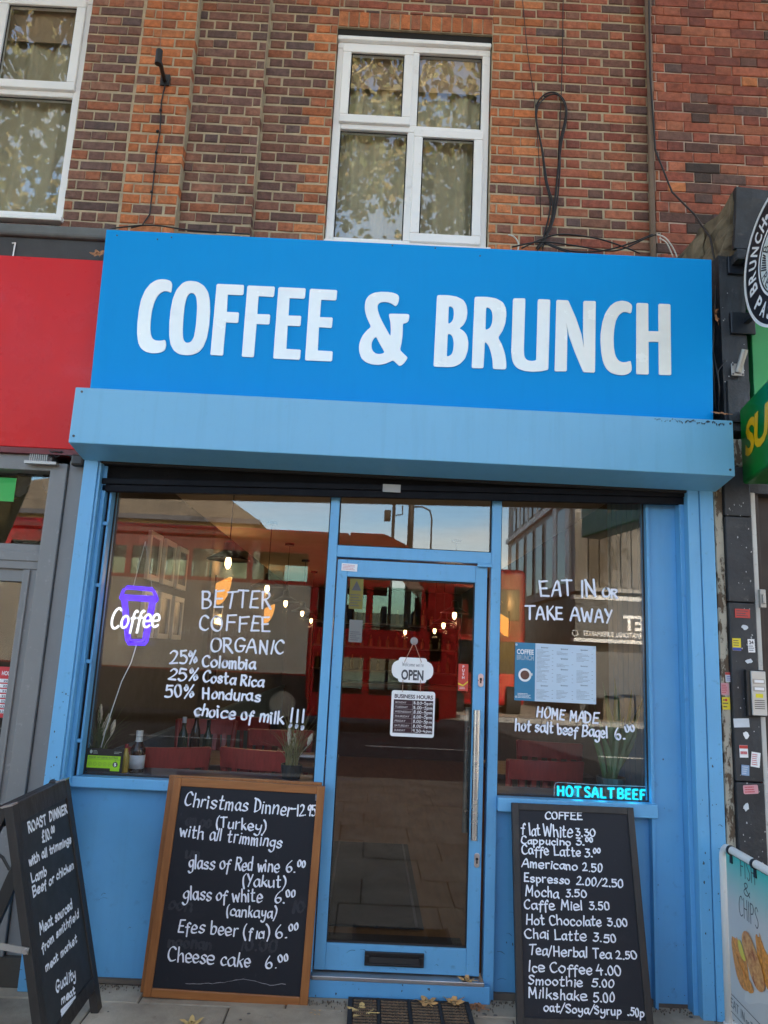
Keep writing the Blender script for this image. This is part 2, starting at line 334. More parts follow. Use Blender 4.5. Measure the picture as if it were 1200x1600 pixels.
def hand(text, rg=None, jit=.22, smooth=5, gap=.55):
    """strokes of a handwritten line in glyph units (cap height 10) and its width"""
    x = 0.0; out = []; sup = False
    for ch in text:
        if ch == '^': sup = True; continue
        w, s = GL[ch]; k = .56 if sup else 1.0; dy = 4.6 if sup else 0.0
        if rg: k *= rg.uniform(.94, 1.06); dy += rg.uniform(-.5, .5); sh = rg.uniform(-.07, .10); wk = rg.uniform(.88, 1.10)
        else: sh = 0; wk = 1
        for st in [q for q in s.split('|') if q]:
            pts = [tuple(float(c) for c in p.split(',')) for p in st.split()]
            if rg: pts = [(a+rg.uniform(-jit, jit), b+rg.uniform(-jit, jit)) for a, b in pts]
            pts = [(x+(a*wk+sh*b)*k, b*k+dy) for a, b in pts]
            out.append(_cat(pts, smooth))
        x += w*k*wk+gap
    return out, x-gap
_ink = [0]
def ribbon(mb, fr, pts, w, c, nib=R(40), contrast=.35, rg=None, ragged=0.0):
    """one pen stroke: a flat band with round ends lying c in front of the frame's plane"""
    n = len(pts)
    if n == 1: pts = pts+[(pts[0][0]+1e-4, pts[0][1])]; n = 2
    L = []; Rr = []; _ink[0] = (_ink[0]+1) % 23; c = c+_ink[0]*2e-5
    def dirn(i):
        a = pts[max(i-1, 0)]; b = pts[min(i+1, n-1)]; dx, dy = b[0]-a[0], b[1]-a[1]; l = math.hypot(dx, dy) or 1e-9; return dx/l, dy/l
    for i, p in enumerate(pts):
        dx, dy = dirn(i); ww = w*.5*(1-contrast+2*contrast*abs(math.sin(math.atan2(dy, dx)-nib))**1.2)
        if rg: ww *= 1+rg.uniform(-ragged, ragged)
        L.append((p[0]-dy*ww, p[1]+dx*ww)); Rr.append((p[0]+dy*ww, p[1]-dx*ww))
    def capf(i, sgn):
        dx, dy = dirn(i); p = pts[i]; a = L[i]; r = math.hypot(a[0]-p[0], a[1]-p[1]); base = math.atan2(dy, dx)+(math.pi/2 if sgn > 0 else -math.pi/2)
        return [(p[0]+r*math.cos(base-math.pi*k/4), p[1]+r*math.sin(base-math.pi*k/4)) for k in (1, 2, 3)]
    v = [fr.p(a[0], a[1], c) for a in L]+[fr.p(a[0], a[1], c) for a in Rr]
    f = [(i, n+i, n+i+1, i+1) for i in range(n-1)]
    e = capf(n-1, 1); k = len(v); v += [fr.p(a[0], a[1], c) for a in e]; f.append((n-1, 2*n-1, k+2, k+1, k))
    e = capf(0, -1); k = len(v); v += [fr.p(a[0], a[1], c) for a in e]; f.append((n, 0, k+2, k+1, k))
    mb.add(v, f)
def write(mb, fr, text, a, b, cap, w, c=.0012, rg=rnd, contrast=.35, jit=.27, slant=0.0, tube=None, ragged=.06, passes=1, gap=.55):
    """a hand-lettered line from pixel a to pixel b of the photograph (its baseline), on the frame's plane"""
    A = fr.px(*a); B = fr.px(*b); ex = (B[0]-A[0], B[1]-A[1]); ln = math.hypot(*ex); ex = (ex[0]/ln, ex[1]/ln); ey = (-ex[1], ex[0])
    U = fr.px(a[0], a[1]-cap); hh = (U[0]-A[0])*ey[0]+(U[1]-A[1])*ey[1]
    st, wd = hand(text, rg, jit, gap=gap); kx = ln/wd; ky = hh/10; pxm = ln/math.hypot(b[0]-a[0], b[1]-a[1]); pw = w*pxm
    for s in st:
        pts = [(A[0]+ex[0]*(x*kx+slant*y*ky)+ey[0]*y*ky, A[1]+ex[1]*(x*kx+slant*y*ky)+ey[1]*y*ky) for x, y in s]
        if tube: mb.tube([fr.p(p[0], p[1], c) for p in pts], tube, 6)
        else: ribbon(mb, fr, pts, pw, c, contrast=contrast, rg=rg, ragged=ragged)
# ================================================================== SETTING
stone = mat('paving_stone', (.40, .335, .25), .88, var=.45, vs=3.2, dirt=.8, dirtcol=(.11, .095, .075), ds=9, bump=.9, bs=70)
mortar_dark = mat('joint_dirt', (.12, .10, .08), .95, var=.3)
asphalt = mat('asphalt', (.055, .055, .058), .9, var=.25, vs=6, bump=.5, bs=120)
kerbm = mat('kerb_granite', (.3, .29, .28), .8, var=.2, dirt=.5, bump=.3)
roadpaint = mat('road_paint', (.7, .7, .66), .7, dirt=.7, ds=9)
m = MB()                                   # paving slabs, each a real slab with a joint round it
y = .0; row = 0
m.box(-40, 40, -5.6, .03, -.16, -.010)
tag(m.build('pavement_bed', mortar_dark), kind='structure')
m = MB()
while y > -5.5:
    dep = .17 if row == 0 else .52
    x = -8 + (.37 if row % 2 else 0)+(.11 if row == 0 else 0)
    while x < 8:
        w = .62+rnd.uniform(-.05, .09); j = .0035; z = rnd.uniform(-.003, .003)
        a = [(x+j, y-dep+j, z), (x+w-j, y-dep+j, z+rnd.uniform(-.002, .002)), (x+w-j, y-j, z), (x+j, y-j, z+rnd.uniform(-.002, .002))]
        t = .012
        top = [(p[0]+(t if i in (0, 3) else -t)*.4, p[1]+(t if i < 2 else -t)*.4, p[2]) for i, p in enumerate(a)]
        g = rnd.uniform(.75, 1.15)
        m.hexa([(p[0], p[1], -.05) for p in a], [(p[0], p[1], p[2]-.004) for p in a]); m.hexa([(p[0], p[1], p[2]-.004) for p in a], top)
        x += w
    y -= dep; row += 1
tag(m.build('pavement', stone), kind='structure')
m = MB(); m.box(-150, 150, -110, -5.62, -.3, -.12); tag(m.build('road', asphalt), kind='structure')
m = MB()
for i in range(-60, 60): m.box(i*.92, i*.92+.912, -5.8, -5.62, -.25, .0)
for i in range(-60, 60): m.box(i*.92, i*.92+.912, -16.4, -16.2, -.25, .0)
tag(m.build('kerb', kerbm, bev=.012), kind='structure')
m = MB(); m.box(-90, 90, -90, -16.42, -.16, -.002); tag(m.build('far_pavement', stone), kind='structure')
m = MB()
for i in range(-10, 11): m.box(i*4.2, i*4.2+2, -10.05, -9.93, -.119, -.1155)
m.box(-30, 30, -6.3, -6.2, -.119, -.1155); m.box(-30, 30, -6.1, -6.0, -.119, -.1155)
tag(m.build('road_markings', roadpaint), kind='structure')

m = MB(); g = random.Random(77)
for k in range(90):
    x = g.uniform(-2.2, 2.2); y = g.uniform(-1.3, -.08); r = g.uniform(.004, .016)
    m.prism(Frame((x, y, .0062+k*1e-5), (1, 0, 0), (0, 1, 0)), [(r*g.uniform(.6, 1)*math.cos(t), r*g.uniform(.6, 1)*math.sin(t)) for t in [j*2*math.pi/9 for j in range(9)]], 0, .0006)
tag(m.build('gum_spots', mat('gum', (.13, .12, .105), .8, var=.6, vs=5)), kind='stuff')
m = MB()
for k in range(900):
    x = g.uniform(-1.9, 1.75); y = .01-abs(g.gauss(0, .035)) if not -.2 < x < .62 else -.065-abs(g.gauss(0, .03)); r = g.uniform(.0015, .0055)
    m.box(x, x+r, y-.03, y-.03+r*g.uniform(.6, 1.5), .002, .006+r*.5)
tag(m.build('grit', mat('grit', (.13, .10, .07), .95, var=.7, vs=30)), kind='stuff')
# ================================================================== BRICK BUILDING
def brick_material(name, smear):
    m = mat(name, (.3, .1, .06), .9, var=.42, vs=26, attr='col', bump=1.0, bs=85, dirt=.5, dirtcol=(.06, .045, .04), ds=34)
    nt = m.node_tree; b = nt.nodes['Principled BSDF']; src = b.inputs['Base Color'].links[0].from_socket
    vec = _coords(nt); n = _noise(nt, 7, 8, .7, vec=vec); n2 = _noise(nt, 2.2, 3, .5, vec=vec)
    o = _mix(nt, src, (.36, .25, .165), _ramp(nt, n, .56, .76, 0, smear)); o = _mix(nt, o, (.05, .04, .035), _ramp(nt, n2, .62, .78, 0, .35))
    nt.links.new(o, b.inputs['Base Color']); return m
brickm = brick_material('brick', .55)
brickr = brick_material('red_brick', .08)
mortarm = mat('mortar', (.41, .335, .225), .95, var=.25, vs=12, bump=.8, bs=120, dirt=.4, ds=10)
mortarpale = mat('pale_mortar', (.46, .36, .29), .95, var=.25, vs=12, bump=.8, bs=120, dirt=.3)
upvc = mat('white_upvc', (.82, .82, .81), .38, var=.04, vs=2, dirt=.35, dirtcol=(.3, .28, .24), ds=14, rv=.06)
darkgap = mat('dark_gap', (.015, .014, .013), .9, var=0)
BROWN = [(.185, .082, .056), (.15, .070, .051), (.21, .094, .061), (.13, .065, .053), (.23, .104, .067), (.165, .084, .063)]
PURP = [(.135, .074, .060), (.115, .068, .058), (.15, .078, .062), (.105, .066, .060)]
ORNG = [(.42, .135, .048), (.35, .115, .048), (.46, .165, .065), (.29, .10, .05)]
REDB = [(.27, .078, .045), (.30, .095, .055), (.23, .066, .042), (.32, .11, .06), (.18, .058, .042)]
COURSE, BZ0 = .0696, 3.402
def pick(kind, g):
    u = g.random()
    if kind == 'brown': c = g.choice(PURP) if u < .22 else (g.choice(ORNG[3:]) if u > .93 else g.choice(BROWN))
    elif kind == 'soot': c = g.choice([(.05, .035, .03), (.075, .045, .038), (.10, .05, .04)]) if u < .7 else g.choice(REDB)
    elif kind == 'quoin': c = g.choice(ORNG) if u < .85 else g.choice(BROWN)
    elif kind == 'mid': c = g.choice(ORNG[1:]) if u < .06 else (g.choice(REDB) if u < .66 else (g.choice(PURP) if u > .95 else g.choice(BROWN)))
    else: c = g.choice(PURP) if u < .10 else (g.choice(ORNG[1:]) if u > .97 else g.choice(REDB))
    k = g.uniform(.82, 1.18); return tuple(q*k for q in c)
def bricks(mb, x0, x1, z0, z1, Y, kind, depth=.09, bl=.195, off=0.0, joint=.0138, course=COURSE, zb=BZ0, seed=0):
    """flemish bond: stretcher, header, stretcher ... each brick its own small chamfered block"""
    g = random.Random(seed); i0 = int(math.floor((z0-zb)/course)); i1 = int(math.ceil((z1-zb)/course)); per = bl*1.5
    for i in range(i0, i1+1):
        zz0 = max(zb+i*course+joint*.5, z0); zz1 = min(zb+(i+1)*course-joint*.5, z1)
        if zz1-zz0 < .012: continue
        x = math.floor((x0-off)/per)*per+off-per+(per/2 if i % 2 else 0); k = 0
        while x < x1:
            w = bl if k % 2 == 0 else bl/2
            jv = joint*.72; a = max(x+jv/2, x0+jv*.3); b = min(x+w-jv/2, x1-jv*.3)
            if b-a > .02:
                a += g.uniform(-.005, .004); b += g.uniform(-.004, .005); zj = g.uniform(-.0024, .0024); yj = g.uniform(-.0025, .0025)
                kd = kind(.5*(a+b), i) if callable(kind) else kind
                c = pick(kd, g); e = .004
                lo = [(a, Y+yj+e, zz0+zj), (b, Y+yj+e, zz0+zj+g.uniform(-.0035, .0035)), (b, Y+yj+e, zz1+zj+g.uniform(-.002, .002)), (a, Y+yj+e, zz1+zj+g.uniform(-.0035, .0035))]
                fr = [(a+e, Y+yj, zz0+zj+e), (b-e, Y+yj, zz0+zj+e), (b-e, Y+yj, zz1+zj-e), (a+e, Y+yj, zz1+zj-e)]
                bk = [(p[0], Y+depth, p[2]) for p in lo]
                mb.add(bk+lo+fr, [(0, 1, 5, 4), (1, 2, 6, 5), (2, 3, 7, 6), (3, 0, 4, 7), (4, 5, 9, 8), (5, 6, 10, 9), (6, 7, 11, 10), (7, 4, 8, 11), (8, 9, 10, 11)], c)
            x += w; k += 1
ZB, ZT = 3.35, 6.7
S1, S2, PX = -1.32, -.872, 1.648           # the two steps in the wall, and the joint with the next house
YA, YB, YC = .385, .445, .5
bld = thing('brick_building', 'stepped brown and orange brick upper storey with white windows above the big blue sign', 'building', (0, .5, 0))
b = MB()
bricks(b, -4.4, -3.25, ZB, ZT, YA, 'brown', seed=1)
bricks(b, -3.25, -2.005, ZB, 3.99, YA, 'brown', seed=2)
bricks(b, -3.25, -2.005, 5.80, ZT, YA, 'brown', seed=3)
bricks(b, -2.005, -1.672, ZB, ZT, YA, 'brown', seed=4, off=.1)
bricks(b, -1.658, S1, ZB, ZT, YA, 'quoin', seed=5, off=-1.3)
bricks(b, S1+.003, S2, ZB, ZT, YB, lambda x, i: 'brown', seed=6, off=.05)
bricks(b, S2+.003, -.42, ZB, ZT, YC, lambda x, i: 'quoin' if x > -.66 and i % 2 else ('brown' if x < -.56 else 'quoin'), seed=7, off=-.42-.195)
bricks(b, -.42, .614, ZB, 4.02, YC, 'mid', seed=8)
bricks(b, -.42, .614, 5.742, ZT, YC, 'mid', seed=9)
bricks(b, .614, PX, ZB, ZT, YC, lambda x, i: ('quoin' if x < .86 and i % 2 else ('quoin' if x < .74 else 'mid')), seed=10, off=.614)
for k in range(15):                        # upright bricks over the middle window
    g = rnd; w = 1.034/15; a = -.42+k*w+.005; c = pick('quoin', g)
    for z0, z1 in ((5.625, 5.735),):
        b.box(a, a+w-.0095, YC-.001+g.uniform(-.002, .002), YC+.1, z0, z1, c)
for k in range(18):
    w = 1.245/18; a = -3.25+k*w+.005; c = pick('quoin', rnd); b.box(a, a+w-.0095, YA-.001, YA+.1, 5.69, 5.795, c)
wall = b.build('wall', brickm, bld)
mo = MB()
mo.box(-4.4, -3.25, YA+.006, 9.6, ZB, ZT); mo.box(-3.25, -2.005, YA+.006, .9, ZB, 3.985); mo.box(-3.25, -2.005, YA+.006, .9, 5.69, ZT)
mo.box(-2.005, S1, YA+.006, .9, ZB, ZT); mo.box(S1, S2, YB+.006, .9, ZB, ZT)
mo.box(S2, -.42, YC+.006, .9, ZB, ZT); mo.box(-.42, .614, YC+.006, .9, ZB, 4.015); mo.box(-.42, .614, YC+.006, .9, 5.62, ZT); mo.box(.614, PX, YC+.006, .9, ZB, ZT)
mo.build('mortar', mortarm, bld)
up_ = MB(); up_.box(-4.4, PX, .42, .9, ZT, 9.2); up_.box(-4.4, PX, .9, 9.6, 9.0, 9.2); up_.box(-4.4, PX, 9.6, 9.8, 0, 9.2); up_.box(PX-.2, PX, .9, 9.6, 2.7, 9.0)
up_.build('upper_wall', mat('plain_brick', (.2, .085, .055), .9, var=.3, vs=20, bump=.6), bld)
fl = MB(); fl.box(-4.4, PX, -.02, 9.6, 2.78, 2.9); fl.box(-4.38, PX-.02, .9, .95, 2.9, 3.985); fl.build('floor_slab', darkgap, bld)
rooms = MB(); rooms.box(-4.38, PX-.2, 3.2, 3.3, 2.9, 9.0); rooms.build('back_wall', mat('room_wall', (.35, .32, .27), .9), bld)

uglass = glass('upper_glass', .085, (.97, .98, .97), wav=.05, ws=5.0)
curtm = mat('curtain', (.43, .385, .27), .95, var=.10, vs=3)
netm = mat('roller_blind', (.36, .26, .17), .95, var=.12)
def upvc_window(x0, x1, z0, z1, Y, xm, zm, sashes, label):
    """white four-light window: outer frame as the part's mesh; sashes, panes and sill beneath it"""
    f = MB(); e = .052; d = .06
    f.box(x0, x1, Y, Y+d, z1-.045, z1); f.box(x0, x0+e, Y+.001, Y+d, z0, z1-.045); f.box(x1-e, x1, Y+.001, Y+d, z0, z1-.045); f.box(x0+e, x1-e, Y+.002, Y+d, z0, z0+.055)
    f.box(x0+e, x1-e, Y+.002, Y+d, zm-.025, zm+.025); f.box(xm-.028, xm+.028, Y+.003, Y+d, zm+.025, z1-.045); f.box(xm-.028, xm+.028, Y+.003, Y+d, z0+.055, zm-.025)
    w = f.build('window', upvc, bld, bev=.006); tag(w, label)
    h = MB(); h.box(x0-.002, x1+.002, Y-.028, Y+.02, z1, z1+.032); h.build('head_trim', upvc, w, bev=.008)
    s = MB(); s.box(x0-.0, x1+.02, Y-.07, Y+.05, z0-.035, z0-.002); s.build('sill', upvc, w, bev=.006)
    cells = {'tl': (x0+e, xm-.028, zm+.025, z1-.045), 'tr': (xm+.028, x1-e, zm+.025, z1-.045), 'bl': (x0+e, xm-.028, z0+.055, zm-.025), 'br': (xm+.028, x1-e, z0+.055, zm-.025)}
    for k, (a, c, p, q) in cells.items():
        if k in sashes:
            sh = MB(); o = .014; t = .058; ys = Y-.022
            sh.box(a-o, c+o, ys, Y+.03, q-t+o, q+o); sh.box(a-o, c+o, ys, Y+.03, p-o, p+t-o); sh.box(a-o, a+t-o, ys+.0008, Y+.03, p+t-o, q-t+o); sh.box(c-t+o, c+o, ys+.0008, Y+.03, p+t-o, q-t+o)
            sh.build('sash', upvc, w, bev=.006)
            a += t-o; c -= t-o; p += t-o; q -= t-o; yg = Y-.004
        else: yg = Y+.028
        g = MB(); g.box(a-.004, c+.004, yg+.002, yg+.006, p-.004, q+.004)
        o = g.build('pane', uglass, w)
        gk = MB(); r = .007
        gk.box(a, c, yg-.002, yg+.001, q-r, q); gk.box(a, c, yg-.002, yg+.001, p, p+r); gk.box(a, a+r, yg-.002, yg+.001, p+r, q-r); gk.box(c-r, c, yg-.002, yg+.001, p+r, q-r)
        gk.build('gasket', darkgap, w)
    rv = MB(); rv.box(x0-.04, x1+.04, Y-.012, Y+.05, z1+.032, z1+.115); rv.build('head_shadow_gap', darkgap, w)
    # curtain and blind inside
    c_ = MB(); n = 60; pts = []
    for j in range(n+1):
        u = j/n; xx = x0+.03+(x1-x0-.06)*u; pts.append((xx, Y+.10+.018*math.sin(u*34+.7*math.sin(u*9))+.008*math.sin(u*90)))
    vs = [(px_, py_, z) for z in (z0+.02, z1-.05) for px_, py_ in pts]
    c_.add(vs, [(i, i+1, n+2+i, n+1+i) for i in range(n)]); c_.build('curtain', curtm, w, smooth=True)
    bl_ = MB(); bl_.box(x0+.05, x1-.05, Y+.055, Y+.059, z1-.30, z1-.05); bl_.build('blind', netm, w)
    return w
upvc_window(-.415, .607, 4.05, 5.53, .535, .105, 4.905, ('tl', 'br'), 'middle four-light white window above the blue sign')
upvc_window(-3.22, -2.012, 4.04, 5.645, .42, -2.62, 4.93, ('tr', 'bl'), 'white window cut by the left edge of the view')

# next house on the right, redder and with thin pale joints
nb = thing('brick_building', 'red brick house wall with thin pale joints beyond the brown drainpipe', 'building', (3, .45, 0))
b = MB(); bricks(b, PX+.012, 6, 3.2, ZT, .44, lambda x, i: 'soot' if (1.93 < x < 2.06 and i < 24) or (x < 1.80 and i < 14 and i % 3 == 0) else 'red', joint=.0075, course=.0722, bl=.222, off=.02, seed=21); b.build('wall', brickr, nb)
mo = MB(); mo.box(PX+.012, 6, .448, .9, 3.2, ZT); mo.box(PX+.012, 6, .45, .9, ZT, 9.2); mo.box(PX+.012, 6, .9, 9.6, 9.0, 9.2); mo.box(5.9, 6, .9, 9.6, 0, 9.0); mo.box(PX+.012, 6, 9.6, 9.8, 0, 9.2); mo.build('mortar', mortarpale, nb)
lw = MB(); lw.box(PX+.06, 6, .3, .45, 0, 3.35); lw.box(PX+.06, 6, .1, .3, 3.2, 3.3); lw.build('lower_wall', mat('dark_render', (.035, .035, .038), .9, dirt=.4), nb)
pi = MB(); pp = [(PX-.01, .452, 3.55), (PX-.012, .448, 4.4), (PX-.006, .45, 5.2), (PX-.012, .45, 6.6)]
pi.tube(pp, .019, 10)
pipem = mat('old_pipe', (.16, .11, .075), .75, var=.25, dirt=.5, bump=.4)
o = pi.build('drainpipe', pipem, smooth=True); tag(o, 'thin brown vertical pipe on the joint between the two brick walls', 'pipe')
pi = MB(); pi.tube([(1.665, .40, 3.62), (1.71, .36, 3.80), (1.765, .34, 3.90)], .02, 8); pi.tube([(1.765, .34, 3.92), (1.77, .33, 3.55)], .022, 8)
tag(pi.build('old_iron_pipe', mat('rusty_iron', (.07, .045, .035), .8, var=.3, dirt=.5), smooth=True), 'bent rusty iron pipe stub behind the right end of the blue sign', 'pipe')

# ledge (flat roof of the shop fronts) between sign and brick wall
leadm = mat('lead_flashing', (.11, .115, .11), .7, var=.3, vs=5, dirt=.5, bump=.4, bs=30)
slate = mat('dark_fascia_board', (.05, .05, .05), .8, var=.3, dirt=.4, bump=.3)
lg = thing('shop_roof_ledge', 'dark lead covered ledge above the red shop fascia', 'ledge', (-2, .1, 3.5))
m = MB(); m.box(-4.4, -1.50, -.03, .38, 3.40, 3.66); m.build('fascia_board', slate, lg, bev=.004)
m = MB(); m.box(-4.4, -1.46, -.06, .40, 3.66, 3.73); m.box(-4.4, -1.46, .2, .40, 3.73, 3.78); m.build('lead_capping', leadm, lg, bev=.02, seg=3)
m = MB(); m.box(-1.495, 1.80, -.02, .5, 3.42, 3.50); m.build('roof_sheet', leadm, lg)
m = MB(); m.tube([P(20, 402, -.04), P(24, 379, -.04), P(19, 380, -.04)], .004, 6); m.build('white_tie', upvc, lg)
# ================================================================== SHOP FRONT
BLUE = (.135, .40, .68)
bluep = mat('blue_gloss_paint', BLUE, .38, streak=.28, var=.10, vs=1.6, dirt=.6, dirtcol=(.06, .13, .22), ds=26, bump=.12, bs=25)
bluepan = mat('blue_panel_paint', (.105, .345, .62), .45, streak=.22, var=.12, vs=1.3, dirt=.4, dirtcol=(.05, .12, .22), ds=20, bump=.12, bs=20)
bluemet = mat('blue_powder_coat', (.165, .44, .665), .4, streak=.30, var=.06, vs=1.1, dirt=.12, dirtcol=(.07, .16, .26), ds=30, rv=.05)
black = mat('black_plastic', (.012, .012, .013), .45, var=.15)
rubber = mat('black_rubber', (.018, .018, .02), .7, var=.2, bump=.3)
steel = mat('brushed_steel', (.60, .61, .64), .28, 1.0, var=.08, vs=30, rv=.05)
galv = mat('grey_metal', (.38, .37, .35), .5, .7, var=.15, dirt=.5)
white = mat('white_print', (.80, .81, .82), .5, var=.02)
inkw = mat('white_pen', (.80, .83, .90), .75, var=.06, vs=60, rv=0)
inkg = mat('window_pen', (.78, .82, .92), .7, var=.08, vs=60, rv=0)
sglass = glass('shop_glass', .066, (.95, .965, .965), wav=.0012, ws=.8)
sf = thing('shopfront', 'pale blue painted cafe shopfront with glazed door between two lettered windows', 'shop front', (0, 0, 0))
YF = -.022                                  # face of the glazing bars
m = MB(); m.box(-1.476, -1.405, -.12, .05, 0, 2.45); m.box(-1.405, -1.392, -.11, .05, 0, 2.44)
tag(m.build('pilaster', bluep, sf, bev=.003), 'slim left blue pilaster')
m = MB(); m.box(1.560, 1.618, -.116, .05, 0, 2.44); m.box(1.6205, 1.688, -.122, .05, 0, 2.44)
tag(m.build('pilaster', bluep, sf, bev=.003), 'wider right blue pilaster with a seam')
m = MB(); m.box(-1.392, -1.372, -.075, .05, .86, 2.40); m.box(-1.356, -1.345, -.05, .05, .9, 2.40)
for z in (1.05, 1.42, 1.79, 2.1): m.box(-1.375, -1.345, -.055, -.04, z, z+.018)
m.build('shutter_guide', bluepan, sf, bev=.002)
m = MB(); m.box(1.537, 1.56, -.07, .05, 0.0, 2.4); m.build('shutter_guide', bluepan, sf, bev=.002)
m = MB(); m.box(-1.372, -1.356, -.03, .05, .86, 2.4); m.build('guide_slot', darkgap, sf)
# glazing bars, sills, risers
m = MB(); m.box(-.237, -.192, YF, .05, .0, 2.44); m.box(.592, .640, YF, .05, .0, 2.44)
m.build('mullion', bluep, sf, bev=.003)
m = MB(); m.box(-.192, .592, YF+.002, .05, 2.003, 2.062); m.box(.52, .592, YF-.014, YF+.002, 1.985, 2.003); m.build('transom', bluep, sf, bev=.003)
m = MB(); m.box(-1.405, -.237, YF-.035, .05, .85, .898); tag(m.build('window_sill', bluep, sf, bev=.004), 'left sill')
m = MB(); m.box(.640, 1.40, YF-.035, .05, .828, .890); tag(m.build('window_sill', bluep, sf, bev=.004), 'right sill')
m = MB(); m.box(-1.405, -.237, .012, .05, .02, .85); tag(m.build('stall_riser', bluepan, sf), 'panel under the left window')
m = MB(); m.box(.640, 1.395, .012, .05, .03, .828); tag(m.build('stall_riser', bluepan, sf), 'panel under the right window')
m = MB(); m.box(1.395, 1.537, -.012, .05, .02, 2.4); m.box(1.380, 1.395, -.03, .05, .0, 2.4)
m.build('side_panel', bluepan, sf, bev=.002)
m = MB(); m.box(-1.405, -.237, -.005, .05, 0, .02); m.box(.64, 1.56, -.005, .05, 0, .03); m.build('plinth', mortar_dark, sf)
def pane(name, x0, x1, z0, z1, Y=.012, label=None, yaw=0, pitch=0):
    g = MB(); g.box(x0, x1, Y, Y+.008, z0, z1); o = g.build(name, sglass, sf)
    if label: o['label'] = label
    return o
pl_ = pane('window_pane', -1.345, -.237, .898, 2.44, label='left pane with hand lettering about coffee')
pr_ = pane('window_pane', .640, 1.380, .890, 2.44, label='right pane with hand lettering about eating in')
pt_ = pane('transom_pane', -.192, .592, 2.062, 2.44)
m = MB()
for a, c, z0, z1 in ((-1.345, -.237, .898, 2.44), (.640, 1.380, .890, 2.44), (-.192, .592, 2.062, 2.44)):
    m.box(a, a+.006, .004, .012, z0, z1); m.box(c-.006, c, .004, .012, z0, z1); m.box(a+.006, c-.006, .004, .012, z0, z0+.006)
m.build('glazing_gasket', rubber, sf)
# door
dr = MB(); YD = -.012
dr.box(-.186, -.135, YD, .03, .098, 1.992); dr.box(.514, .574, YD, .03, .098, 1.992); dr.box(-.135, .514, YD+.001, .03, 1.906, 1.992); dr.box(-.135, .514, YD+.001, .03, .098, .212)
door = dr.build('door', bluep, sf, bev=.003); tag(door, 'glazed blue aluminium door')
g = MB(); g.box(-.135, .514, .006, .014, .212, 1.906); dp = g.build('door_pane', sglass, door)
g = MB(); g.box(-.135, .514, .0, .006, .212, .220); g.box(-.135, .514, .0, .006, 1.898, 1.906); g.box(-.135, -.129, .0, .006, .22, 1.898); g.box(.508, .514, .0, .006, .22, 1.898); g.build('door_gasket', rubber, door)
g = MB(); hx = .528; hy = -.075
g.tube([(hx, hy, .70), (hx, hy, 1.288)], .0165, 16)
for z in (.80, 1.19): g.tube([(hx, hy, z), (hx, YD, z)], .009, 10)
g.build('pull_handle', steel, door, smooth=False)
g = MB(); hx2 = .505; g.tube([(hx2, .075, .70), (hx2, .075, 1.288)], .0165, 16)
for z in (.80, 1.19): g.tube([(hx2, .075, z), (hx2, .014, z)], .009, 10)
g.build('inner_handle', mat('dimmed_steel', (.10, .10, .10), .35, .8, var=.1), door)  # steel colour darkened so the handle looks dim behind the glass
wf = wallframe(YD)
for px, py in ((751, 1063), (745, 1344)):
    q = wf.px(px, py); g = MB(); pts = [(q[0]+.013*math.cos(t)*1.0, q[1]+(.02 if math.sin(t) > 0 else -.02)+.013*math.sin(t)) for t in [2*math.pi*(k+.5)/16 for k in range(16)]]
    g.prism(wf, pts, 0, .005); lk = g.build('lock_plate', steel, door, bev=.0015)
for px, py in ((751, 1063), (745, 1344)):
    q = wf.px(px, py); g = MB(); g.disc(wf, q[0], q[1]+.006, .0065, .005, .0062, 12); g.prism(wf, [(q[0]-.0035, q[1]-.014), (q[0]+.0035, q[1]-.014), (q[0]+.003, q[1]+.003), (q[0]-.003, q[1]+.003)], .005, .0062); g.build('keyhole', black, door)
g = MB(); a, c, z0, z1 = .045, .318, .128, .187
g.box(a, c, YD-.012, YD, z1-.016, z1); g.box(a, c, YD-.012, YD, z0, z0+.010); g.box(a, a+.02, YD-.012, YD, z0+.01, z1-.016); g.box(c-.02, c, YD-.012, YD, z0+.01, z1-.016); g.box(a+.02, c-.02, YD-.004, YD, z0+.035, z1-.016)
g.build('letterbox', black, door, bev=.002)
g = MB(); g.box(a+.02, c-.02, YD-.003, YD-.0005, z0+.01, z0+.035); g.build('letter_flap', mat('flap_dark', (.03, .03, .03), .5), door)
m = MB(); m.box(-.21, .62, -.055, .05, .0, .074); m.build('threshold', bluepan, sf, bev=.004)
m = MB(); m.box(-.192, .592, -.060, .05, .074, .092); m.build('threshold_strip', mat('worn_aluminium', (.42, .42, .42), .45, .85, var=.2, dirt=.7, ds=12), sf, bev=.003)
# small white notice on the door head, with lines of print
stick_red = mat('red_ink', (.5, .04, .05), .6, var=.1)
stick_dark = mat('dark_ink', (.06, .06, .07), .6, var=0)
def print_lines(mb, fr, a0, a1, b0, b1, n, c, fill=.55, rg=None, ragged=True):
    rg = rg or random.Random(int(a0*1e4)+n); h = (b1-b0)/n
    for i in range(n):
        zc = b0+h*(i+.5); x = a0; e = a1-(rg.uniform(0, .4)*(a1-a0) if ragged else 0)
        while x < e-.002:
            w = rg.uniform(.02, .10)*(a1-a0)+.001; x2 = min(x+w, e); mb.fbox(fr, x, x2, zc-h*fill*.35, zc+h*fill*.35, c-.0004, c); x = x2+.012*(a1-a0)+.0006
def stickers_sheet(name, frm, x0, y0, x1, y1, m, parent=None, tilt=0.0, t=.0012):
    a = frm.px(x0, y0); b = frm.px(x1, y1); cx, cy = (a[0]+b[0])/2, (a[1]+b[1])/2; w, h = abs(b[0]-a[0])/2, abs(b[1]-a[1])/2
    u = frm.u*math.cos(tilt)+frm.v*math.sin(tilt); v = -frm.u*math.sin(tilt)+frm.v*math.cos(tilt)
    fr = Frame(frm.p(cx, cy), u, v); return fr, w, h
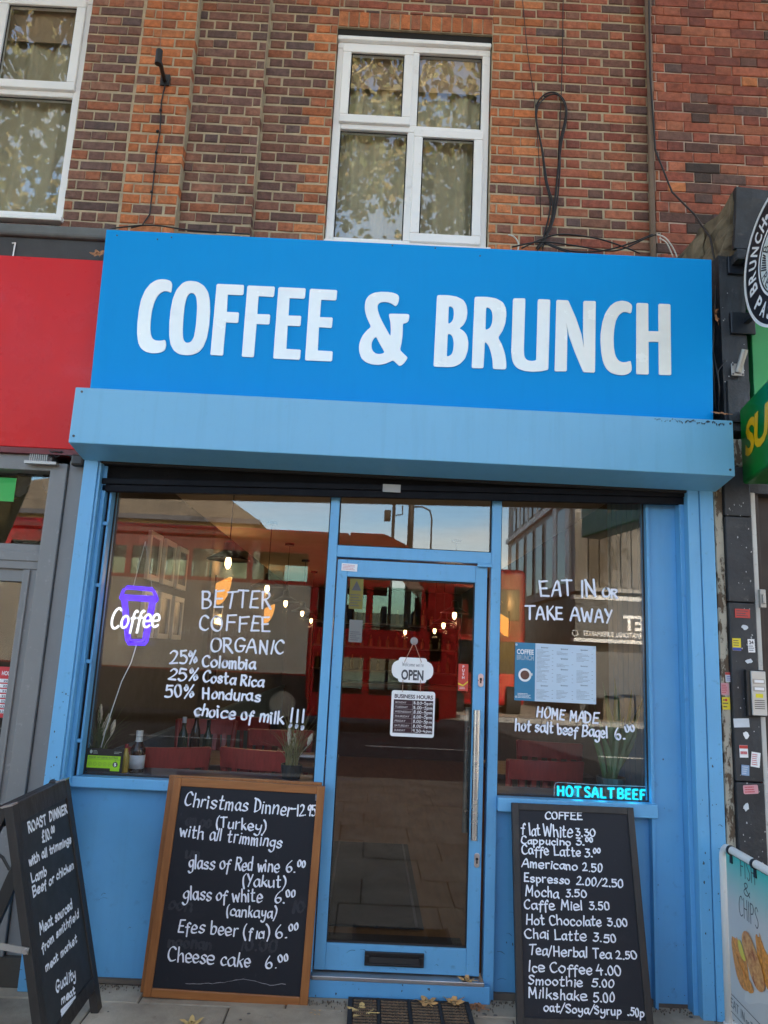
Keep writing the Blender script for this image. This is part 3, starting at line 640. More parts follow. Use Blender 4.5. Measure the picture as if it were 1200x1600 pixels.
# ---- hand lettering on the panes
GF = wallframe(.0105)
def lettering(parent, lines, m, w, name='hand_lettering', label=None, contrast=.3):
    mb = MB()
    for t, a, b, cap in lines: write(mb, GF, t, a, b, cap, w, contrast=contrast)
    o = mb.build(name, m, parent)
    if label: o['label'] = label
    return o
lettering(pl_, [('BETTER', (314, 949), (424, 951), 27), ('COFFEE', (310, 985), (423, 987), 23), ('ORGANIC', (327, 1018), (444, 1022), 21)], inkg, 2.8, label='BETTER COFFEE ORGANIC in thin white capitals')
lettering(pl_, [('25%', (264, 1038), (309, 1036), 19), ('Colombia', (315, 1041), (399, 1046), 17), ('25%', (262, 1061), (309, 1064), 18), ('Costa Rica', (316, 1065), (412, 1073), 17), ('50%', (257, 1090), (303, 1089), 19), ('Honduras', (315, 1091), (407, 1096), 17), ('choice of milk', (302, 1117), (443, 1131), 19), ('!!!', (449, 1137), (476, 1139), 29)], inkg, 2.9, label='list of coffee beans and choice of milk in white pen')
lettering(pr_, [('EAT IN', (842, 931), (933, 932), 24), ('OR', (940, 932), (965, 934), 13), ('TAKE AWAY', (820, 967), (956, 972), 20)], inkg, 2.9, label='EAT IN OR TAKE AWAY in white pen')
lettering(pr_, [('HOME MADE', (837, 1119), (936, 1131), 16), ('hot salt beef Bagel', (804, 1141), (950, 1153), 17), ('6.^00', (961, 1156), (994, 1151), 19)], inkg, 2.6, label='HOME MADE hot salt beef Bagel 6.00 in white pen')

# ================================================================== ROLLER SHUTTER AND ITS BOX
sb = thing('roller_shutter', 'pale blue metal shutter box below the big sign with rolled up dark shutter', 'shutter', (0, -.2, 2.4))
m = MB()
x0, x1 = -1.481, 1.706; yf, yb = -.32, -.115; zb, zt, zr = 2.447, 2.724, 2.413
A = [(x0, yf, zb), (x1, yf, zb), (x1, yb, zr), (x0, yb, zr)]; B = [(x0, yf, zt), (x1, yf, zt), (x1, yb, zt+.02), (x0, yb, zt+.02)]
m.hexa(A, B); m.build('housing', bluemet, sb, bev=.004)
m = MB(); fr = wallframe(yf-.0005)
for px, py in ((128, 612), (115, 681), (1141, 734), (1141, 662)):
    q = fr.px(px, py); m.disc(fr, q[0], q[1], .006, 0, .002, 10)
m.build('rivet', stick_dark, sb)
m = MB(); rr = random.Random(4)                     # black grime along the top right edge
for k in range(150):
    xx = 1.30+rr.random()**.6*.36; hh = rr.uniform(.002, .016)*(.4+1.2*(xx-1.2)); zz = zt-.014-.006*math.sin(xx*70)-.004*math.sin(xx*190); w_ = rr.uniform(.0015, .005); m.prism(fr, [(xx, zz), (xx+w_, zz+rr.uniform(-.002, .002)), (xx+w_*.7, zz-hh*.6), (xx+w_*.3, zz-hh)], 0, .0005+k*2e-6)
m.build('grime', mat('grime', (.035, .05, .07), .9, var=.2), sb)
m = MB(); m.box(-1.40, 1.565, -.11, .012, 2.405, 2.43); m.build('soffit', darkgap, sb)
shm = mat('shutter_slat', (.0035, .0035, .004), .8, .0, spec=.15, var=.25, dirt=.4)  # near-black base: the deep shade under the box is put into the colour
m = MB(); m.box(-1.392, 1.56, -.07, -.055, 2.33, 2.43)
for k in range(148):                                # punched holes catch the light as small raised rims
    for j in range(3):
        xx = -1.38+k*.02+(.01 if j % 2 else 0); m.box(xx, xx+.010, -.0715, -.07, 2.352+j*.021, 2.362+j*.021)
def sag(mb):                                        # the curtain is wound up a little higher on the right
    for p in mb.v: p.z = min(p.z+.082*(p.x+1.39)/2.95, 2.432)
    return mb
sag(m).build('perforated_slat', shm, sb)
m = MB(); m.box(-1.392, 1.56, -.085, -.04, 2.305, 2.335); m.box(-1.392, 1.56, -.075, -.045, 2.268, 2.305); sag(m).build('bottom_rail', mat('shutter_rail', (.004, .005, .008), .7, .0, spec=.2, var=.2, dirt=.5, ds=30), sb, bev=.004)  # rail colour also carries the shade below the shutter box
m = MB(); fr2 = wallframe(-.0855); q = fr2.px(612, 763); m.fbox(fr2, q[0]-.045, q[0]+.045, q[1]-.02, q[1]+.02, .0, .002); m.build('maker_label', mat('worn_label', (.4, .4, .38), .7, dirt=.8, ds=40), sb)
# ================================================================== MAIN SIGN
signm = mat('sign_blue', (.0, .285, .70), .42, var=.03, vs=.8, rv=.05, spec=.12, streak=.10)
TY0, TY1 = -.15, -.20
SF = Frame((0, TY0, 2.70), (1, 0, 0), (0, TY1-TY0, .86))
sg = thing('shop_sign', 'bright blue fascia sign with large white letters COFFEE & BRUNCH', 'sign', (0, -.16, 2.7))
m = MB(); a0, a1 = -1.4805, 1.689; h0, h1 = .0, .945
m.prism(SF, [(a0, h0), (a1, h0), (a1, h1-.0), (a0-.0, h1-.012)], -.10, 0); m.build('fascia_panel', signm, sg, bev=.004)
def trace(pts, org, sc): return [SF.px(org[0]+x/sc, org[1]+y/sc) for x, y in pts]
def chaikin(pts, it=2, lim=9.0):
    for _ in range(it):
        out = []
        for i in range(len(pts)):
            a, b = pts[i], pts[(i+1) % len(pts)]; l = math.hypot(b[0]-a[0], b[1]-a[1]); k = min(.25, lim/max(l, 1e-6))
            out += [(a[0]+(b[0]-a[0])*k, a[1]+(b[1]-a[1])*k), (b[0]-(b[0]-a[0])*k, b[1]-(b[1]-a[1])*k)]
        pts = out
    return pts
Z1, Z2, Z3 = ((200, 420), 1200/340), ((540, 430), 1200/320), ((780, 440), 1200/290)
LET = [
 (Z1, [[(246,88),(238,70),(215,62),(190,60),(160,64),(125,85),(97,120),(75,170),(62,230),(54,300),(52,360),(58,410),(72,440),(95,458),(125,467),(155,468),(185,463),(205,450),(211,430),(211,405),(205,393),(190,398),(170,399),(150,396),(135,385),(127,365),(124,330),(127,280),(134,230),(147,185),(165,150),(185,132),(205,125),(225,128),(240,135)]], 1),
 (Z1, [[(345,69),(385,74),(420,95),(443,130),(452,175),(454,240),(448,320),(436,385),(415,435),(390,463),(355,477),(325,479),(285,474),(255,455),(236,420),(229,370),(230,300),(236,235),(248,170),(268,120),(300,83),(320,73)], [(352,134),(338,140),(325,160),(314,205),(307,270),(303,335),(304,380),(313,405),(330,412),(350,405),(365,380),(374,330),(380,270),(383,210),(380,165),(370,142)]], 1),
 (Z1, [[(490,92),(497,86),(636,92),(641,97),(638,140),(630,148),(551,145),(546,240),(608,243),(613,248),(609,295),(603,301),(541,298),(525,475),(520,481),(460,478),(456,473)]], 0),
 (Z1, [[(659,101),(667,95),(806,101),(811,107),(806,150),(799,158),(721,153),(714,252),(780,254),(785,259),(781,304),(775,310),(710,306),(695,484),(689,490),(633,487),(629,482)]], 0),
 (Z1, [[(830,110),(838,104),(976,110),(981,116),(976,160),(969,168),(892,164),(886,260),(951,262),(956,267),(952,313),(946,319),(881,316),(874,444),(948,448),(953,453),(949,497),(942,504),(806,497),(802,492)]], 0),
 (Z1, [[(1003,119),(1010,113),(1149,120),(1154,126),(1150,170),(1143,177),(1066,173),(1059,269),(1124,271),(1129,276),(1125,323),(1119,329),(1054,325),(1047,453),(1124,457),(1129,462),(1126,505),(1119,513),(981,507),(977,501)]], 0),
 (Z2, [[(314,135),(308,118),(285,107),(250,101),(205,100),(165,106),(135,122),(117,150),(112,185),(114,215),(122,245),(135,275),(150,305),(125,325),(100,355),(84,390),(78,420),(80,455),(93,490),(120,513),(155,525),(195,528),(230,522),(258,510),(277,500),(295,515),(312,532),(322,533),(340,520),(355,500),(364,485),(350,472),(335,458),(318,440),(328,400),(333,360),(335,320),(335,285),(355,283),(368,272),(372,255),(373,238),(366,230),(310,229),(258,228),(253,235),(262,275),(265,320),(263,362),(245,330),(220,285),(200,245),(188,205),(187,178),(200,163),(225,158),(255,163),(275,172),(290,185),(300,180),(310,160)], [(178,360),(195,395),(215,430),(229,455),(212,463),(190,465),(167,457),(153,435),(151,405),(160,380)]], 2),
 (Z2, [[(535,125),(543,119),(600,120),(650,128),(690,148),(708,180),(713,220),(708,260),(690,295),(663,314),(690,328),(710,355),(719,395),(716,440),(700,490),(670,522),(635,538),(600,541),(520,538),(515,532)], [(604,184),(600,289),(618,280),(630,260),(634,230),(632,200),(620,186)], [(598,345),(592,482),(620,468),(630,440),(633,400),(628,365),(615,348)]], 2),
 (Z2, [[(755,135),(762,129),(830,130),(880,138),(920,160),(938,195),(941,235),(935,285),(918,330),(892,368),(915,410),(932,460),(940,510),(941,545),(933,555),(866,552),(862,545),(860,500),(850,450),(835,410),(815,390),(807,543),(800,548),(742,546),(738,540)], [(822,190),(818,326),(845,312),(858,280),(861,240),(855,210),(840,193)]], 2),
 (Z3, [[(88,118),(95,111),(163,111),(168,117),(158,440),(160,485),(172,505),(190,514),(215,516),(235,511),(238,505),(248,122),(255,116),(322,119),(328,125),(316,568),(310,573),(270,582),(215,586),(160,580),(120,565),(95,540),(82,505),(77,460)]], 2),
 (Z3, [[(368,127),(375,121),(440,124),(447,130),(495,240),(530,345),(546,432),(541,330),(542,135),(548,128),(617,129),(622,135),(617,583),(610,591),(548,588),(540,582),(490,465),(450,355),(431,265),(439,330),(435,577),(428,583),(363,583),(357,577)]], 0),
 (Z3, [[(858,165),(850,147),(825,131),(790,126),(750,134),(715,160),(685,205),(665,265),(655,330),(653,390),(658,460),(670,520),(690,565),(720,592),(760,605),(800,608),(830,600),(852,583),(855,560),(848,518),(840,516),(815,524),(790,524),(765,510),(748,480),(739,430),(737,370),(741,310),(752,255),(770,220),(795,200),(820,198),(850,211)]], 1),
 (Z3, [[(885,147),(892,141),(955,143),(961,149),(962,323),(1028,324),(1027,151),(1034,146),(1098,149),(1104,155),(1109,602),(1103,607),(1036,605),(1030,599),(1028,393),(963,391),(964,597),(958,603),(890,601),(884,595)]], 0),
]
m = MB()
for (org, sc), loops, sm in LET:
    lp = []
    for L in loops:
        if sm: L = chaikin(L, 2, 7.0)
        lp.append(trace(L, org, sc))
    v, f = fill2d(lp, .006); m.add([SF.p(p[0], p[1], .0035+p[2]) for p in v], f)
lm = mat('painted_sheen_acrylic', (.80, .83, .80), .18, var=.08, vs=4.5, rv=.12, spec=.8, dirt=.35, dirtcol=(.55, .57, .55), ds=5)  # soft pale and grey blotches painted in for banded reflections on the letters
m.build('lettering', lm, sg)
m = MB(); fr = Frame(SF.p(0, 0, .0006), SF.u, SF.v)
for px, py in ((183, 368), (246, 374), (268, 371), (613, 384), (680, 388), (750, 400), (1045, 398)):
    q = SF.px(px, py); m.disc(fr, q[0], q[1], .004, 0, .002, 6)
m.build('screw', stick_dark, sg)

# chipped paint, as small flakes of bare dark primer on the edges that get knocked
m = MB(); rr = random.Random(44)
def chips(fr, x0, x1, z0, z1, n, r0=.0015, r1=.006, c=.0004):
    for k in range(n):
        x = rr.uniform(x0, x1); z = z0+(z1-z0)*rr.random()**1.3; r = rr.uniform(r0, r1)*(.5+rr.random()); e = rr.uniform(.6, 2.2)
        m.prism(fr, [(x+r*rr.uniform(.4, 1)*math.cos(t), z+e*r*rr.uniform(.4, 1)*math.sin(t)) for t in [j*2*math.pi/7 for j in range(7)]], 0, c+k*1e-6)
F1 = wallframe(-.1203); chips(F1, -1.474, -1.41, .05, 1.3, 46); chips(wallframe(-.1163), 1.563, 1.615, .02, 1.0, 16, .001, .004); chips(wallframe(-.1223), 1.624, 1.684, .02, 1.2, 22, .001, .004)
chips(wallframe(-.0553), -.2, .61, .005, .07, 26, .001, .004); chips(wallframe(.0117), .66, 1.38, .06, .3, 16); chips(wallframe(.0117), -1.38, -.3, .05, .25, 16, .001, .004); chips(wallframe(-.0123), 1.40, 1.53, .05, 1.2, 12, .001, .004)
m.build('paint_chip', mat('bare_primer', (.05, .07, .09), .8, var=.5, vs=40), sf)

m = MB()
for fr, x0, x1, z0, z1, n in ((wallframe(.0118), -1.35, -.3, .06, .5, 14), (wallframe(-.0125), -.17, .56, .10, .20, 8), (wallframe(-.1226), 1.63, 1.68, .1, .9, 5), (wallframe(.0118), .66, .72, .08, .7, 4)):
    for k in range(n):
        x = rr.uniform(x0, x1); z = rr.uniform(z0, z1); a = rr.uniform(-.5, .5); L_ = rr.uniform(.012, .05)
        ribbon(m, fr, [(x+L_*u*math.cos(a), z+L_*u*math.sin(a)+.006*math.sin(3*u)) for u in (0, .3, .6, 1)], rr.uniform(.0008, .002), .0003, rg=rr, ragged=.6)
m.build('scuff_mark', mat('scuff', (.05, .12, .20), .8, var=.4, vs=40), sf)
# ================================================================== LEFT NEIGHBOUR
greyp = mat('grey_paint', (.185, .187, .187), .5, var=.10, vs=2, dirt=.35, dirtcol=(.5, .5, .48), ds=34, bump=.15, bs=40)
redm = mat('red_fascia', (.60, .014, .016), .3, streak=.12, var=.05, vs=.9, spec=.22, rv=.1, dirt=.1, dirtcol=(.4, .1, .1), ds=3)
sg2 = thing('shop_sign', 'plain red fascia sign without lettering above the grey shopfront', 'sign', (-2.6, -.1, 2.48))
m = MB(); LF = Frame((0, -.10, 2.47), (1, 0, 0), (0, -.045, 1.0)); m.prism(LF, [(-4.4, 0), (-1.486, 0), (-1.486, 1.018), (-4.4, 1.018)], -.10, 0); m.build('fascia_panel', redm, sg2, bev=.004)
m = MB(); m.box(-4.4, -1.49, -.098, .05, 2.44, 2.469); m.build('bottom_trim', mat('dark_red_trim', (.13, .01, .012), .5), sg2)
ln = thing('neighbour_shopfront', 'grey painted shopfront with dark glazing beside the blue cafe', 'shop front', (-2.2, 0, 0))
m = MB(); m.box(-1.66, -1.575, -.075, .1, .0, 2.40); m.box(-1.572, -1.478, -.06, .1, .12, 2.42); m.build('pilaster', greyp, ln, bev=.004)
m = MB(); m.box(-4.4, -1.66, -.07, .1, 2.36, 2.44); m.box(-4.4, -1.66, -.05, .1, 1.86, 1.985); m.box(-4.4, -1.66, -.058, -.05, 1.90, 1.95); m.box(-1.74, -1.66, -.045, .1, 0, 1.86); m.box(-1.712, -1.70, -.055, -.045, 0, 1.86); m.build('frame', greyp, ln, bev=.004)
m = MB(); m.box(-4.4, -1.74, -.03, .1, 1.80, 1.86); m.box(-4.4, -1.74, -.03, .1, 0, .1); m.build('door_rail', greyp, ln)
m = MB(); m.box(-4.4, -1.66, .01, .018, 1.985, 2.36); m.build('transom_pane', sglass, ln)
m = MB(); m.box(-4.4, -1.74, .01, .018, .1, 1.80); m.build('door_pane', sglass, ln)
m = MB(); m.box(-4.4, -1.74, -.045, -.02, .14, .86); m.build('dark_blue_panel', mat('dark_blue_panel', (.012, .06, .115), .4, var=.2), ln)
m = MB(); m.box(-1.66, -1.478, -.085, .1, 0, .12); m.box(-1.75, -1.66, -.07, .1, 0, .25); m.build('plinth', mat('dirty_plinth', (.06, .05, .04), .9, var=.3, dirt=.6), ln)
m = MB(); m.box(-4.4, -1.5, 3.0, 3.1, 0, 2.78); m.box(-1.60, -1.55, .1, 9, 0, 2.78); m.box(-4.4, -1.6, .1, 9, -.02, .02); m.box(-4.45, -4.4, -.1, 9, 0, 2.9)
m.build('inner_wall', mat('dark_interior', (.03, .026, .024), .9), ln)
_g0, _g1 = wallframe(.02).px(-20, 745), wallframe(.02).px(21, 784)
st = tag(MB().fbox(wallframe(.02), _g0[0], _g1[0], _g1[1], _g0[1], 0, .002).build('sticker', mat('green_sticker', (.02, .55, .10), .5, var=.1)), 'bright green sticker in the transom light of the grey shopfront', 'sticker')
# torn film patches hanging in the transom light
m = MB(); fr = wallframe(.03)
m.prism(fr, [(-1.74, 2.36), (-1.665, 2.36), (-1.665, 2.27), (-1.69, 2.262), (-1.715, 2.27), (-1.735, 2.30)], 0, .003)
m.prism(fr, [(-1.87, 2.36), (-1.775, 2.36), (-1.79, 2.31), (-1.815, 2.285), (-1.81, 2.26), (-1.845, 2.235), (-1.87, 2.24)], 0, .003); m.build('torn_film', darkgap, ln)
# cables, connector block and grey box under the red sign
m = MB()
for k in range(9): m.bar(P(48+k*3.2, 707+k*.4, -.09), P(46+k*3.2, 722+k*.4, -.09), .004, .004, (0, 1, 0))
c0 = wallframe(-.085); a = c0.px(42, 722); m.fbox(c0, a[0], a[0]+.16, a[1]-.012, a[1]+.002, 0, .03)
tag(m.build('cable_clip_bar', galv), 'grey ribbed cable clip bar under the red sign', 'bracket')
m = MB()
for k in range(4):
    g = random.Random(k); m.tube([P(72+g.uniform(-2, 2), 703, -.08)]+[P(76+t*9+g.uniform(-3, 3), 710+g.uniform(-6, 8), -.085+g.uniform(-.02, .01)) for t in range(5)]+[P(121, 714+k*3, -.08)], .0035, 5)
tag(m.build('cable_tangle', black, smooth=True), 'tangle of thin black cables by the corner under the red sign', 'cable')
m = MB(); q = wallframe(-.08).px(127, 722); m.fbox(wallframe(-.08), q[0]-.035, q[0]+.03, q[1]-.03, q[1]+.03, 0, .05); tag(m.build('junction_box', black, bev=.012), 'small black junction box under the left end of the blue shutter box', 'box')
# red opening-hours sign on the left door
hs = thing('hours_sign', 'red opening hours notice inside the glazed door of the grey shopfront', 'sign', P(8, 1120, .006))
fr = wallframe(.008); a = fr.px(-30, 1040); c_ = fr.px(18, 1122); x0, x1, z0, z1 = a[0], c_[0], c_[1], a[1]
m = MB(); m.fbox(fr, x0, x1, z0, z1, 0, .0015); m.build('notice', mat('red_notice', (.55, .03, .04), .5, var=.05), hs)
m = MB(); rows = ('12:00', '12:00', '12:00', '12:00', '12:00', '12:00', '12:00')
hh = (z1-z0)*.70/7
for i in range(7): m.fbox(fr, x0+.01, x1-.012, z1-.055-hh*(i+.85), z1-.055-hh*(i+.12), .0016, .0021)
m.build('time_strip', white, hs)
m = MB(); put_text(m, fr, 'HOURS', x1-.075, z1-.04, .06, .020, .0022, .02); m.build('heading', white, hs)
m = MB()
for i in range(7): put_text(m, fr, '22:00', x1-.062, z1-.055-hh*(i+.73), .046, hh*.42, .0026, .03)
m.build('times', stick_dark, hs)

# ================================================================== RIGHT NEIGHBOUR: stone pilaster, console, signs
peel = bpy.data.materials.new('peeling_paint'); peel.use_nodes = True; nt = peel.node_tree; b = nt.nodes['Principled BSDF']
vec = _coords(nt, 'Object', (1.6, 1.6, .55)); n1 = _noise(nt, 14, 8, .65, vec=vec); n2 = _noise(nt, 40, 5, .6, vec=_coords(nt))
o_ = _mix(nt, (.46, .42, .33), (.12, .085, .055), _ramp(nt, n1, .50, .54)); o_ = _mix(nt, o_, (.05, .045, .04), _ramp(nt, n2, .62, .7, 0, .8))
nt.links.new(o_, b.inputs['Base Color']); b.inputs['Roughness'].default_value = .85
bp = nt.nodes.new('ShaderNodeBump'); bp.inputs['Distance'].default_value = .004; bp.inputs['Strength'].default_value = .8; nt.links.new(_ramp(nt, n1, .48, .55), bp.inputs['Height']); nt.links.new(bp.outputs[0], b.inputs['Normal'])
blkst = mat('black_painted_stone', (.022, .025, .030), .55, var=.45, vs=7, dirt=.7, dirtcol=(.09, .088, .085), ds=24, bump=.9, bs=34)
mossy = mat('mossy_stone', (.16, .125, .08), .95, var=.7, vs=9, dirt=.6, dirtcol=(.03, .03, .025), ds=12, bump=1.0, bs=28)
wstrip = mat('flaking_white', (.55, .54, .50), .7, var=.15, dirt=.8, dirtcol=(.12, .1, .09), ds=22)
from mathutils import noise as mnoise
def lumpy(mb, cuts, amp, sc=9.0):
    """weathered stone: subdivide and push the surface in and out"""
    bm = bmesh.new(); vs = [bm.verts.new(p) for p in mb.v]
    for f in mb.f: bm.faces.new([vs[i] for i in f])
    bmesh.ops.subdivide_edges(bm, edges=bm.edges[:], cuts=cuts, use_grid_fill=True); bm.normal_update()
    for v in bm.verts: v.co += v.normal*amp*(mnoise.noise(v.co*sc)+.6*mnoise.noise(v.co*sc*2.7))
    bm.verts.index_update(); o = MB(); o.add([v.co.copy() for v in bm.verts], [tuple(v.index for v in f.verts) for f in bm.faces]); bm.free(); return o
bp_ = thing('stone_pilaster', 'black painted stone pilaster covered in stickers under the green sign', 'pilaster', (1.8, -.1, 0))
m = MB(); m.box(1.700, 1.744, -.105, .2, 0, 2.72); tag(m.build('edge_strip', peel, bp_, bev=.006), 'strip of peeling cream paint')
m = MB(); 
for z0, z1 in ((0, .42), (.424, 1.02), (1.024, 1.86), (1.864, 2.29), (2.294, 2.55)): m.box(1.745, 1.878, -.125+rnd.uniform(-.001, .001), .2, z0, z1)
m.build('shaft', blkst, bp_, bev=.005)
m = MB(); m.box(1.880, 1.905, -.115, .2, 0, 2.42); m.build('white_edge', wstrip, bp_, bev=.004)
m = MB(); m.box(1.735, 1.86, -.118, .2, 2.555, 2.70); m.build('block', peel, bp_, bev=.012)
m = MB(); rr = random.Random(8)
for i in range(70):
    x = rr.uniform(1.755, 1.87); z = rr.uniform(.2, 2.4); r = rr.uniform(.001, .005)*(2 if rr.random() < .15 else 1)
    pts = [(x+r*rr.uniform(.4, 1)*math.cos(t), z+1.5*r*rr.uniform(.4, 1)*math.sin(t)) for t in [k*2*math.pi/7 for k in range(7)]]
    m.prism(wallframe(-.1265), pts, 0, .0006)
m.build('paint_chips', mat('paint_chip', (.42, .42, .42), .8, var=.2), bp_)
m = MB(); m.box(1.765, 1.90, -.12, .3, 2.74, 3.72); m.box(1.775, 1.89, -.145, -.12, 2.78, 3.0); tag(lumpy(m, 6, .005, 14).build('upper_block', blkst, bp_), 'black upper block with bolts')
m = MB()
m.hexa([(1.79, .5, 3.62), (1.80, -.06, 3.68), (2.3, -.06, 3.68), (2.3, .5, 3.62)], [(1.80, .5, 4.02), (1.83, -.17, 4.05), (2.3, -.17, 4.05), (2.3, .5, 4.02)])
m.hexa([(1.55, .5, 3.62), (1.62, .34, 3.6), (1.80, .22, 3.66), (1.79, .5, 3.62)], [(1.66, .5, 3.86), (1.70, .36, 3.90), (1.80, .1, 4.0), (1.80, .5, 4.0)])
con = lumpy(m, 7, .045, 7.0).build('console', mossy, bp_, smooth=False); tag(con, 'mossy side of the stone console')
m = MB(); m.hexa([(1.815, -.172, 3.72), (1.815, -.20, 3.72), (2.3, -.20, 3.72), (2.3, -.172, 3.72)], [(1.835, -.172, 4.06), (1.835, -.215, 4.06), (2.3, -.215, 4.06), (2.3, -.172, 4.06)]); m.box(1.83, 2.3, -.20, -.1, 3.66, 3.715)
lumpy(m, 5, .018, 11).build('console_face', blkst, bp_)
m = MB()
for px, py in ((1144, 409), (1146, 502), (1170, 504)):
    fr = wallframe(-.122); q = fr.px(px, py); m.disc(fr, q[0], q[1], .017, 0, .004, 16); m.disc(fr, q[0], q[1], .008, .004, .010, 6)
m.build('bolt', galv, bp_)
m = MB(); rr = random.Random(12); fr = wallframe(-.1205)
for i in range(26):
    x = rr.uniform(1.775, 1.885); z = rr.uniform(2.8, 3.55); r = rr.uniform(.002, .006)
    m.prism(fr, [(x+r*rr.uniform(.3, 1)*math.cos(t), z+r*rr.uniform(.3, 1)*math.sin(t)) for t in [k*2*math.pi/6 for k in range(6)]], 0, .0006)
m.build('render_spot', MATS['paint_chip'], bp_)
# tube holder
th = thing('flag_pole_holder', 'grey metal tube holder on a square plate beside the big blue sign', 'bracket', P(1151, 580, -.14))
fr = wallframe(-.146); q = fr.px(1152, 578); m = MB(); m.fbox(fr, q[0]-.033, q[0]+.033, q[1]-.033, q[1]+.033, 0, .005); m.build('plate', galv, th, bev=.002)
m = MB(); a = fr.p(q[0], q[1]-.015, .005); e = a+Vector((.016, -.05, .105)); dv = (e-a).normalized(); m.tube([a, e, e-dv*.001], [.016, .0165, .0165], 16, cap=False); m.tube([e, e-dv*.03], [.0135, .0135], 16); m.build('tube', galv, th)
m = MB()
for i in (-1, 1):
    for j in (-1, 1): m.disc(fr, q[0]+i*.025, q[1]+j*.025, .005, .005, .008, 8)
m.build('screw', stick_dark, th)
# cables beside the big sign
m = MB()
m.tube([P(1014, 0, .43), P(1016, 120, .425), P(1024, 235, .42), P(1050, 300, .38), P(1085, 335, .25), P(1110, 372, .02), P(1119, 420, -.06), P(1117, 480, -.09), P(1113, 560, -.10), P(1118, 640, -.10)], .006, 7)
tag(m.build('cable', black, smooth=True), 'long black cable running down beside the drainpipe to the right end of the big sign', 'cable')
m = MB(); m.tube([P(1113, 545, -.11), P(1120, 580, -.12), P(1124, 605, -.12), P(1122, 650, -.11)], .005, 6); m.tube([P(1133, 563, -.13), P(1122, 580, -.125), P(1124, 640, -.115)], .0035, 6)
tag(m.build('cable', black, smooth=True), 'short black cable stubs in the gap right of the big sign', 'cable')

# oval-ringed round projecting sign
rs = thing('round_projecting_sign', 'round black and white projecting sign reading BRUNCH and PAST', 'sign', (1.87, -.55, 3.4))
pc = P(1163.5, 446, -.20); RS = Frame((pc.x, -.20-.35, pc.z-.012), (0, -1, 0), (0, 0, 1))      # faces the left
blk = mat('sign_black', (.010, .013, .02), .35, var=.05); pale = mat('sign_pale', (.68, .72, .70), .4, var=.03)
m = MB(); m.disc(RS, 0, 0, .35, -.10, -.004, 64); m.build('body', mat('sign_rim', (.55, .55, .53), .4, .2, var=.05), rs, bev=.006)
m = MB(); m.ring(RS, 0, 0, .335, .35, -.004, .004, 64); m.build('outer_rim', white, rs)
m = MB(); m.ring(RS, 0, 0, .205, .335, -.004, .001, 64); m.build('ring', blk, rs)
m = MB(); m.ring(RS, 0, 0, .193, .206, .0, .004, 64); m.build('inner_rim', white, rs)
m = MB(); m.ring(RS, 0, 0, .186, .193, .0, .0045, 64); m.build('line', blk, rs)
m = MB(); m.disc(RS, 0, 0, .187, -.004, .0022, 64); m.build('centre', pale, rs)
def arc_text(mb, fr, t, rad, mid, h, wl, c, bold=.02, inward=False, font=True):
    n = len(t); k = 1 if inward else -1
    for i, ch in enumerate(t):
        if ch == ' ': continue
        an = mid+k*(i-(n-1)/2)*wl/rad; rdir = (math.cos(an), math.sin(an)); tang = (-math.sin(an)*k, math.cos(an)*k); upd = rdir if not inward else (-rdir[0], -rdir[1])
        o = fr.p(rad*rdir[0], rad*rdir[1], c); f2 = Frame(o, fr.u*tang[0]+fr.v*tang[1], fr.u*upd[0]+fr.v*upd[1])
        put_text(mb, f2, ch, 0, -h/2, wl*.74, h, 0, bold, center=True)
m = MB(); arc_text(m, RS, 'BRUNCH', .270, R(157), .072, .066, .0022, .03); arc_text(m, RS, 'PAST', .270, R(236), .072, .066, .0022, .03, True); m.disc(RS, .27*math.cos(R(113)), .27*math.sin(R(113)), .014, .001, .003, 12); m.build('lettering', white, rs)
m = MB(); arc_text(m, RS, 'RE', .155, R(207), .05, .045, .0032, .0, True); arc_text(m, RS, 'B', .155, R(145), .055, .045, .0032, .0)
for k in range(7):                                     # wheat-ear strokes
    a0 = R(176+k*1.5); ribbon(m, RS, [(-.178+k*.004, .0+.012*k), (-.135, -.018+.012*k)], .006, .003)
m.build('small_lettering', blk, rs)
m = MB(); m.bar((pc.x+.03, .0, pc.z+.16), (pc.x+.03, -.30, pc.z+.16), .03, .03); m.bar((pc.x+.03, .0, pc.z-.17), (pc.x+.03, -.32, pc.z-.17), .03, .03); m.box(pc.x-.05, pc.x+.08, -.14, -.12, pc.z-.24, pc.z-.12); m.box(pc.x-.05, pc.x+.08, -.14, -.12, pc.z+.10, pc.z+.2)
m.build('bracket', blk, rs, bev=.003)
# green projecting sign
gs = thing('projecting_sign', 'green projecting box sign with yellow letters SU above the pilaster', 'sign', (1.85, -.4, 2.6))
pA = P(1155, 640, -.16); pB = P(1160, 757, -.16); an = R(10.5)
GS = Frame((pA.x, -.16, pB.z), (-math.sin(an), -math.cos(an), 0), (0, 0, 1)); gh = pA.z-pB.z
gm = mat('sign_green', (.0, .16, .02), .3, var=.04, rv=.03)
m = MB(); m.fbox(GS, 0, 1.55, 0, gh, -.16, 0); m.build('body', gm, gs, bev=.012)
m = MB(); v, f = text2d('SUBWAY', .035, .18, .92); kx = 1.20/(max(p[0] for p in v)); m.add([GS.p(.065+p[0]*kx, .125+p[1]*.165/.72, .002) for p in v], f); m.build('lettering', mat('sign_yellow', (.75, .42, .0), .4, var=.03), gs)
m = MB(); m.bar(GS.p(0, gh*.72, -.06), GS.p(-.08, gh*.72, -.06), .012, .012); m.bar(GS.p(0, gh*.2, -.06), GS.p(-.08, gh*.2, -.06), .012, .012); m.build('bracket', galv, gs)
gf = thing('shop_sign', 'plain bright green fascia at the right edge behind the round sign', 'sign', (3, -.05, 2.8))
